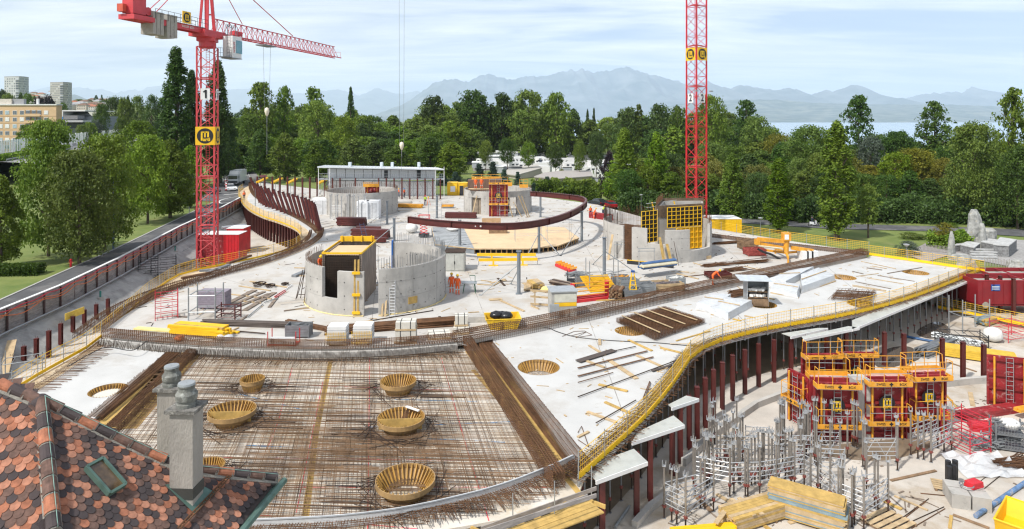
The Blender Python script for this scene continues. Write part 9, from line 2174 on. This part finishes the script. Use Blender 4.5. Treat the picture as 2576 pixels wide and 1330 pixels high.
lines('pour_joint',[((560,700),(1180,870)),((760,640),(1560,775)),((1060,520),(1900,690)),((1240,850),(1130,560)),((930,870),(960,540)),((1560,770),(1440,560)),((1900,690),(1800,600))],jm,.05,.004)
lines('tyre_mark',[((700,760),(1260,700)),((706,766),(1270,706)),((1250,705),(1700,740)),((1258,712),(1690,748))],jm,.18,.006)
lines('pour_joint',[((1480,800),(1590,1100)),((1800,730),(1900,838)),((2080,670),(2200,770))],jm,.05,FZ+.004)
# ================================================================== people
skin_m=mat('skin_tone',(.45,.25,.17),.6,var=.05);org_m=mat('hi_vis_orange',(.85,.13,.02),.7,var=.06);strip_m=mat('reflective_strip',(.65,.66,.62),.4);helm_y=mat('yellow_helmet',(.80,.50,.02),.35);helm_r=mat('red_helmet',(.55,.03,.02),.35);navy=mat('navy_trousers',(.025,.03,.06),.8);limem=mat('lime_trousers',(.45,.60,.05),.7);hairm=mat('dark_hair',(.03,.02,.015),.9)
def person(loc,rz,lab,pose='stand',top=org_m,leg=org_m,helm=helm_y,cat='person',sc_=1.0):
 o=T('person',lab,cat,tuple(loc),None,rz);o.scale=(sc_,)*3
 J_=dict(pel=(0,0,.95,.145),sp=(0,.0,1.18,.14),ch=(0,0,1.38,.16),nk=(0,0,1.50,.065),hd=(0,-.01,1.62,.095),ht=(0,-.0,1.72,.085))
 for s_,n_ in((-1,'l'),(1,'r')):
  J_.update({n_+'sh':(.19*s_,0,1.42,.07),n_+'el':(.26*s_,.02,1.14,.05),n_+'wr':(.25*s_,-.08,.90,.034),n_+'pm':(.25*s_,-.10,.82,.036),n_+'hp':(.10*s_,0,.90,.10),n_+'kn':(.12*s_,-.02,.49,.07),n_+'an':(.13*s_,.02,.09,.055),n_+'to':(.14*s_,-.16,.04,.045)})
 def mv(k,*d):a=J_[k];J_[k]=(a[0]+d[0],a[1]+d[1],a[2]+d[2],a[3])
 if pose in('bend','work'):
  f=1.0 if pose=='bend' else .45
  for k in('sp','ch','nk','hd','ht','lsh','rsh','lel','rel','lwr','rwr','lpm','rpm'):
   z=J_[k][2]-.95;y=J_[k][1]
   a=J_[k];J_[k]=(a[0],y*math.cos(f)-z*math.sin(f),.95+z*math.cos(f)+y*math.sin(f)*-1,a[3])
  for n_ in 'lr':
   b=J_[n_+'sh'];J_[n_+'el']=(b[0]*1.2,b[1]-.12,b[2]-.25,.05);J_[n_+'wr']=(b[0]*.9,b[1]-.28,b[2]-.42,.034);J_[n_+'pm']=(b[0]*.85,b[1]-.32,b[2]-.49,.036)
 if pose=='reach':
  J_['rel']=(.30,-.12,1.60,.05);J_['rwr']=(.26,-.26,1.84,.034);J_['rpm']=(.26,-.28,1.92,.036);J_['lel']=(-.3,-.15,1.28,.05);J_['lwr']=(-.25,-.36,1.35,.034);J_['lpm']=(-.24,-.42,1.39,.036)
 if pose=='climb':mv('rkn',0,-.28,.22);mv('ran',0,-.16,.32);mv('rto',0,-.16,.32);J_['lwr']=(-.22,-.34,1.35,.034);J_['lpm']=(-.22,-.40,1.40,.036);mv('lel',0,-.14,.05)
 if pose=='ride':
  for n_ in 'lr':s_=-1 if n_=='l' else 1;J_[n_+'kn']=(.15*s_,-.40,.80 if n_=='l' else .70,.07);J_[n_+'an']=(.13*s_,-.28,.38 if n_=='l' else .26,.055);J_[n_+'to']=(.13*s_,-.42,.33 if n_=='l' else .21,.045);J_[n_+'el']=(.25*s_,-.22,1.18,.05);J_[n_+'wr']=(.24*s_,-.45,1.10,.034);J_[n_+'pm']=(.24*s_,-.50,1.08,.036)
 E_=[('pel','sp'),('sp','ch'),('ch','nk'),('nk','hd'),('hd','ht')]
 for n_ in 'lr':E_+=[('ch',n_+'sh'),(n_+'sh',n_+'el'),(n_+'el',n_+'wr'),(n_+'wr',n_+'pm'),('pel',n_+'hp'),(n_+'hp',n_+'kn'),(n_+'kn',n_+'an'),(n_+'an',n_+'to')]
 K_=list(J_);vs=[J_[k][:3]for k in K_];rd=[J_[k][3]for k in K_];es=[(K_.index(a),K_.index(b))for a,b in E_]
 for n_ in 'lr':
  pm_=Vec(J_[n_+'pm'][:3]);wr=Vec(J_[n_+'wr'][:3]);d=(pm_-wr).normalized();sd_=V(0,1,0)if abs(d.y)<.7 else V(0,0,1)
  for q,(off_,L)in enumerate(((-.03,.07),(-.01,.085),(.01,.08),(.03,.065),(.045,.05))):
   a=pm_+sd_*off_+d*.02;b=a+d*L*.6+(sd_*.02 if q==4 else V(0,0,0));c_=b+d*L*.4+V(0,-.01,0);i=len(vs);vs+=[tuple(a),tuple(b),tuple(c_)];rd+=[.012,.010,.008];es+=[(K_.index(n_+'pm'),i),(i,i+1),(i+1,i+2)]
 me=bpy.data.meshes.new('body');me.from_pydata(vs,es,[]);t_=bpy.data.objects.new('body',me);sc.collection.objects.link(t_);t_.modifiers.new('s','SKIN');t_.modifiers.new('u','SUBSURF').levels=1
 for i,r_ in enumerate(rd):me.skin_vertices[0].data[i].radius=(r_,r_);me.skin_vertices[0].data[i].use_root=i==0
 bpy.context.view_layer.update();m2=bpy.data.meshes.new_from_object(t_.evaluated_get(bpy.context.evaluated_depsgraph_get()));bpy.data.objects.remove(t_)
 m2.materials.clear()
 for x in(skin_m,top,leg,strip_m,black):m2.materials.append(x)
 P_={k:Vec(J_[k][:3])for k in K_};ids=[]
 nn=[('hd',0),('ht',0),('nk',0),('ch',1),('sp',1),('lsh',1),('rsh',1),('lel',1),('rel',1),('lwr',0),('rwr',0),('lpm',0),('rpm',0),('pel',2),('lhp',2),('rhp',2),('lkn',2),('rkn',2),('lan',2),('ran',2),('lto',4),('rto',4)]
 for p in m2.polygons:
  c_=p.center;b_=min(nn,key=lambda q:(P_[q[0]]-c_).length_squared);k=b_[1]
  if k==1 and abs((c_-P_['sp']).length-.02)<.10 and top is org_m:k=3
  if b_[0][1:]=='kn' and abs((c_-P_[b_[0]]).length)<.09 and leg is org_m:k=3
  ids.append(k)
 m2.polygons.foreach_set('material_index',ids);m2.shade_smooth();m2.update();inst('body',m2,o)
 h=P_['ht'];m=MB();up=(P_['ht']-P_['nk']).normalized();ax=up
 for i_,(r0,r1,a,b)in enumerate(((.128,.125,-.03,.03),(.125,.09,.03,.09),(.09,.02,.09,.125))):m.tb(h+ax*a,h+ax*b,r0,12,r1)
 m.tb(h+ax*-.035+V(0,-.03,0),h+ax*-.02+V(0,-.03,0),.15,12);m.pt('helmet' if helm is not hairm else 'hair',helm,o,smooth=False)
 f=P_['hd'];m=MB();m.box((f.x,f.y-.10,f.z-.005),(.025,.03,.035));m.pt('nose',skin_m,o);m=MB()
 for s_ in(-.033,.033):m.box((f.x+s_,f.y-.092,f.z+.025),(.02,.012,.012))
 m.pt('eyes',black,o);m=MB();m.box((f.x,f.y-.088,f.z-.045),(.045,.012,.010));m.pt('mouth',mat('lip_tone',(.3,.1,.08),.6),o)
 for s_ in(-.095,.095):m=MB();m.box((f.x+s_,f.y,f.z),(.02,.035,.055));m.pt('ear',skin_m,o)
 return o
person(Z('A',1636,1103),PI+.3,'worker in orange, left of the two by the table saw');person(Z('A',1680,1116),PI-.2,'worker in orange, right of the two by the table saw')
person(Z('A',1038,1040),PI-.6,'worker all in orange reaching up at the lattice ladder','reach');p=Z('A',1014,870);person(p+V(-.0,0,.0),PI,'worker with lime trousers standing high behind the lattice ladder','climb',leg=limem);
p=WD(*pxy('A',663,860),56.6);p.z=2.0;person(p,.4,'worker in orange inside the nearest drum left of the shaft','work');o=T('inner_platform','timber working platform inside the nearest drum','platform',(p.x,p.y,0));m=MB();m.box((0,0,1.96),(.9,2.2,.07));m.pt('deck',wood,o)
for a in(-.4,.4):
 for b in(-1,1):m=MB();m.tb((a,b,0),(a,b,1.93),.04,6);m.pt('leg',galv,o)
person(Z('B',1215,1040),PI/2-.2,'bending worker in orange with a yellow helmet beside the long rebar beam','bend')
person(Z('B',308,540),.3,'worker in an orange vest and dark trousers by the red beams',leg=navy);person(Z('B',333,552),PI/2,'worker in orange leaning over the red beams','work');person(Z('B',400,530),2,'worker in a lime vest at the right end of the red beams','work',top=limem,leg=navy)
c,rz,L=mid('B',290,545,405,562);stack(c+V(.8,.2,0),3,3,(4.2,.3,.3),rz,[cred,fred],'red formwork beams where three workers stand behind the curved beam','steel_beam_stack',pt='beam',bearers=False)
person(Z('A',1285,393),1,'worker in a blue helmet and orange vest before the white site building',leg=navy,helm=mat('blue_helmet',(.02,.2,.5),.4));person(Z('A',1245,390),2,'worker with a yellow helmet at the left of the one with the blue helmet',leg=navy);person(Z('A',1441,450),0,'surveyor with a red helmet and lime vest beside a tripod',top=limem,leg=navy,helm=helm_r)
p=Z('A',1463,452);o=T('survey_tripod','orange survey tripod beside the worker with the red helmet','tripod',tuple(p))
for a in(0,2.1,4.2):m=MB();m.tb((0,0,1.4),(.45*math.cos(a),.45*math.sin(a),0),.03,5);m.pt('leg',orange,o)
m=MB();m.box((0,0,1.5),(.2,.2,.22));m.pt('instrument',yel,o)
person(Z('C',1812,412),.5,'worker at the street end of the curved tongue',leg=navy,helm=helm_r);person(WD(*pxy('K',418,722),107),0,'left worker in orange seen over the rim of the rear centre drum');person(WD(*pxy('K',476,722),107),0,'right worker in orange seen over the rim of the rear centre drum')
o=T('drum_platform','timber platform inside the rear centre drum','platform',(*XY(1205,107.6),0));z=WD(*pxy('K',418,722),107).z;m=MB();m.box((0,-.4,z-.04),(3.4,1.4,.07));m.pt('deck',wood,o);m=MB();m.box((0,0,z/2),(.2,.2,z-.1));m.pt('leg',galv,o)
def cycle(p,rz,lab,motor=False):
 o=T('scooter' if motor else 'bicycle',lab,'scooter' if motor else 'bicycle',tuple(p),None,rz);r=.27 if motor else .34;L=.62 if motor else .52
 for y in(-L,L):
  m=MB();m.path([(0,y+r*math.cos(t*PI/8),r+r*math.sin(t*PI/8))for t in range(16)],.06 if motor else .025,6,True);m.pt('tyre',tyre,o);m=MB();m.tb((-.05,y,r),(.05,y,r),r*.5 if motor else .04,10);m.pt('rim',rimm,o)
 mt_=wpaint if motor else dpaint;m=MB();m.tb((0,-L,r),(0,-L+.12,.95),.035,6);m.tb((0,-L+.12,.78),(0,.05,.35),.04,6);m.tb((0,.05,.35),(0,L,r),.035,6);m.tb((0,.05,.35),(0,.2,.85),.035,6);m.pt('frame',mt_,o)
 if motor:m=MB();m.box((0,.25,.55),(.34,.85,.4),0,(.8,.8));m.box((0,-.42,.65),(.4,.12,.6));m.box((0,-.1,.28),(.34,.5,.08));m.pt('fairing',mt_,o)
 m=MB();m.box((0,.22,.82),(.2,.4,.1));m.pt('saddle',black,o);m=MB();m.tb((-.3,-L+.14,1.02),(.3,-L+.14,1.02),.02,5);m.pt('handlebar',black,o)
 return o
p=onG(495,546,.09);cycle(p,PI+.2,'bicycle ridden along the footpath beside the first crane');person(p+V(0,-.2,0),PI+.2,'cyclist in shorts on the footpath beside the first crane','ride',top=skin_m,leg=navy,helm=hairm)
p=onG(2046,568,.1);cycle(p,-PI/2+PI,'white motor scooter on the lawn road',True);person(p+V(-.22,0,-.04),-PI/2+PI,'scooter rider in dark clothes with a helmet','ride',top=navy,leg=navy,helm=black)
print('objects',len(bpy.data.objects))
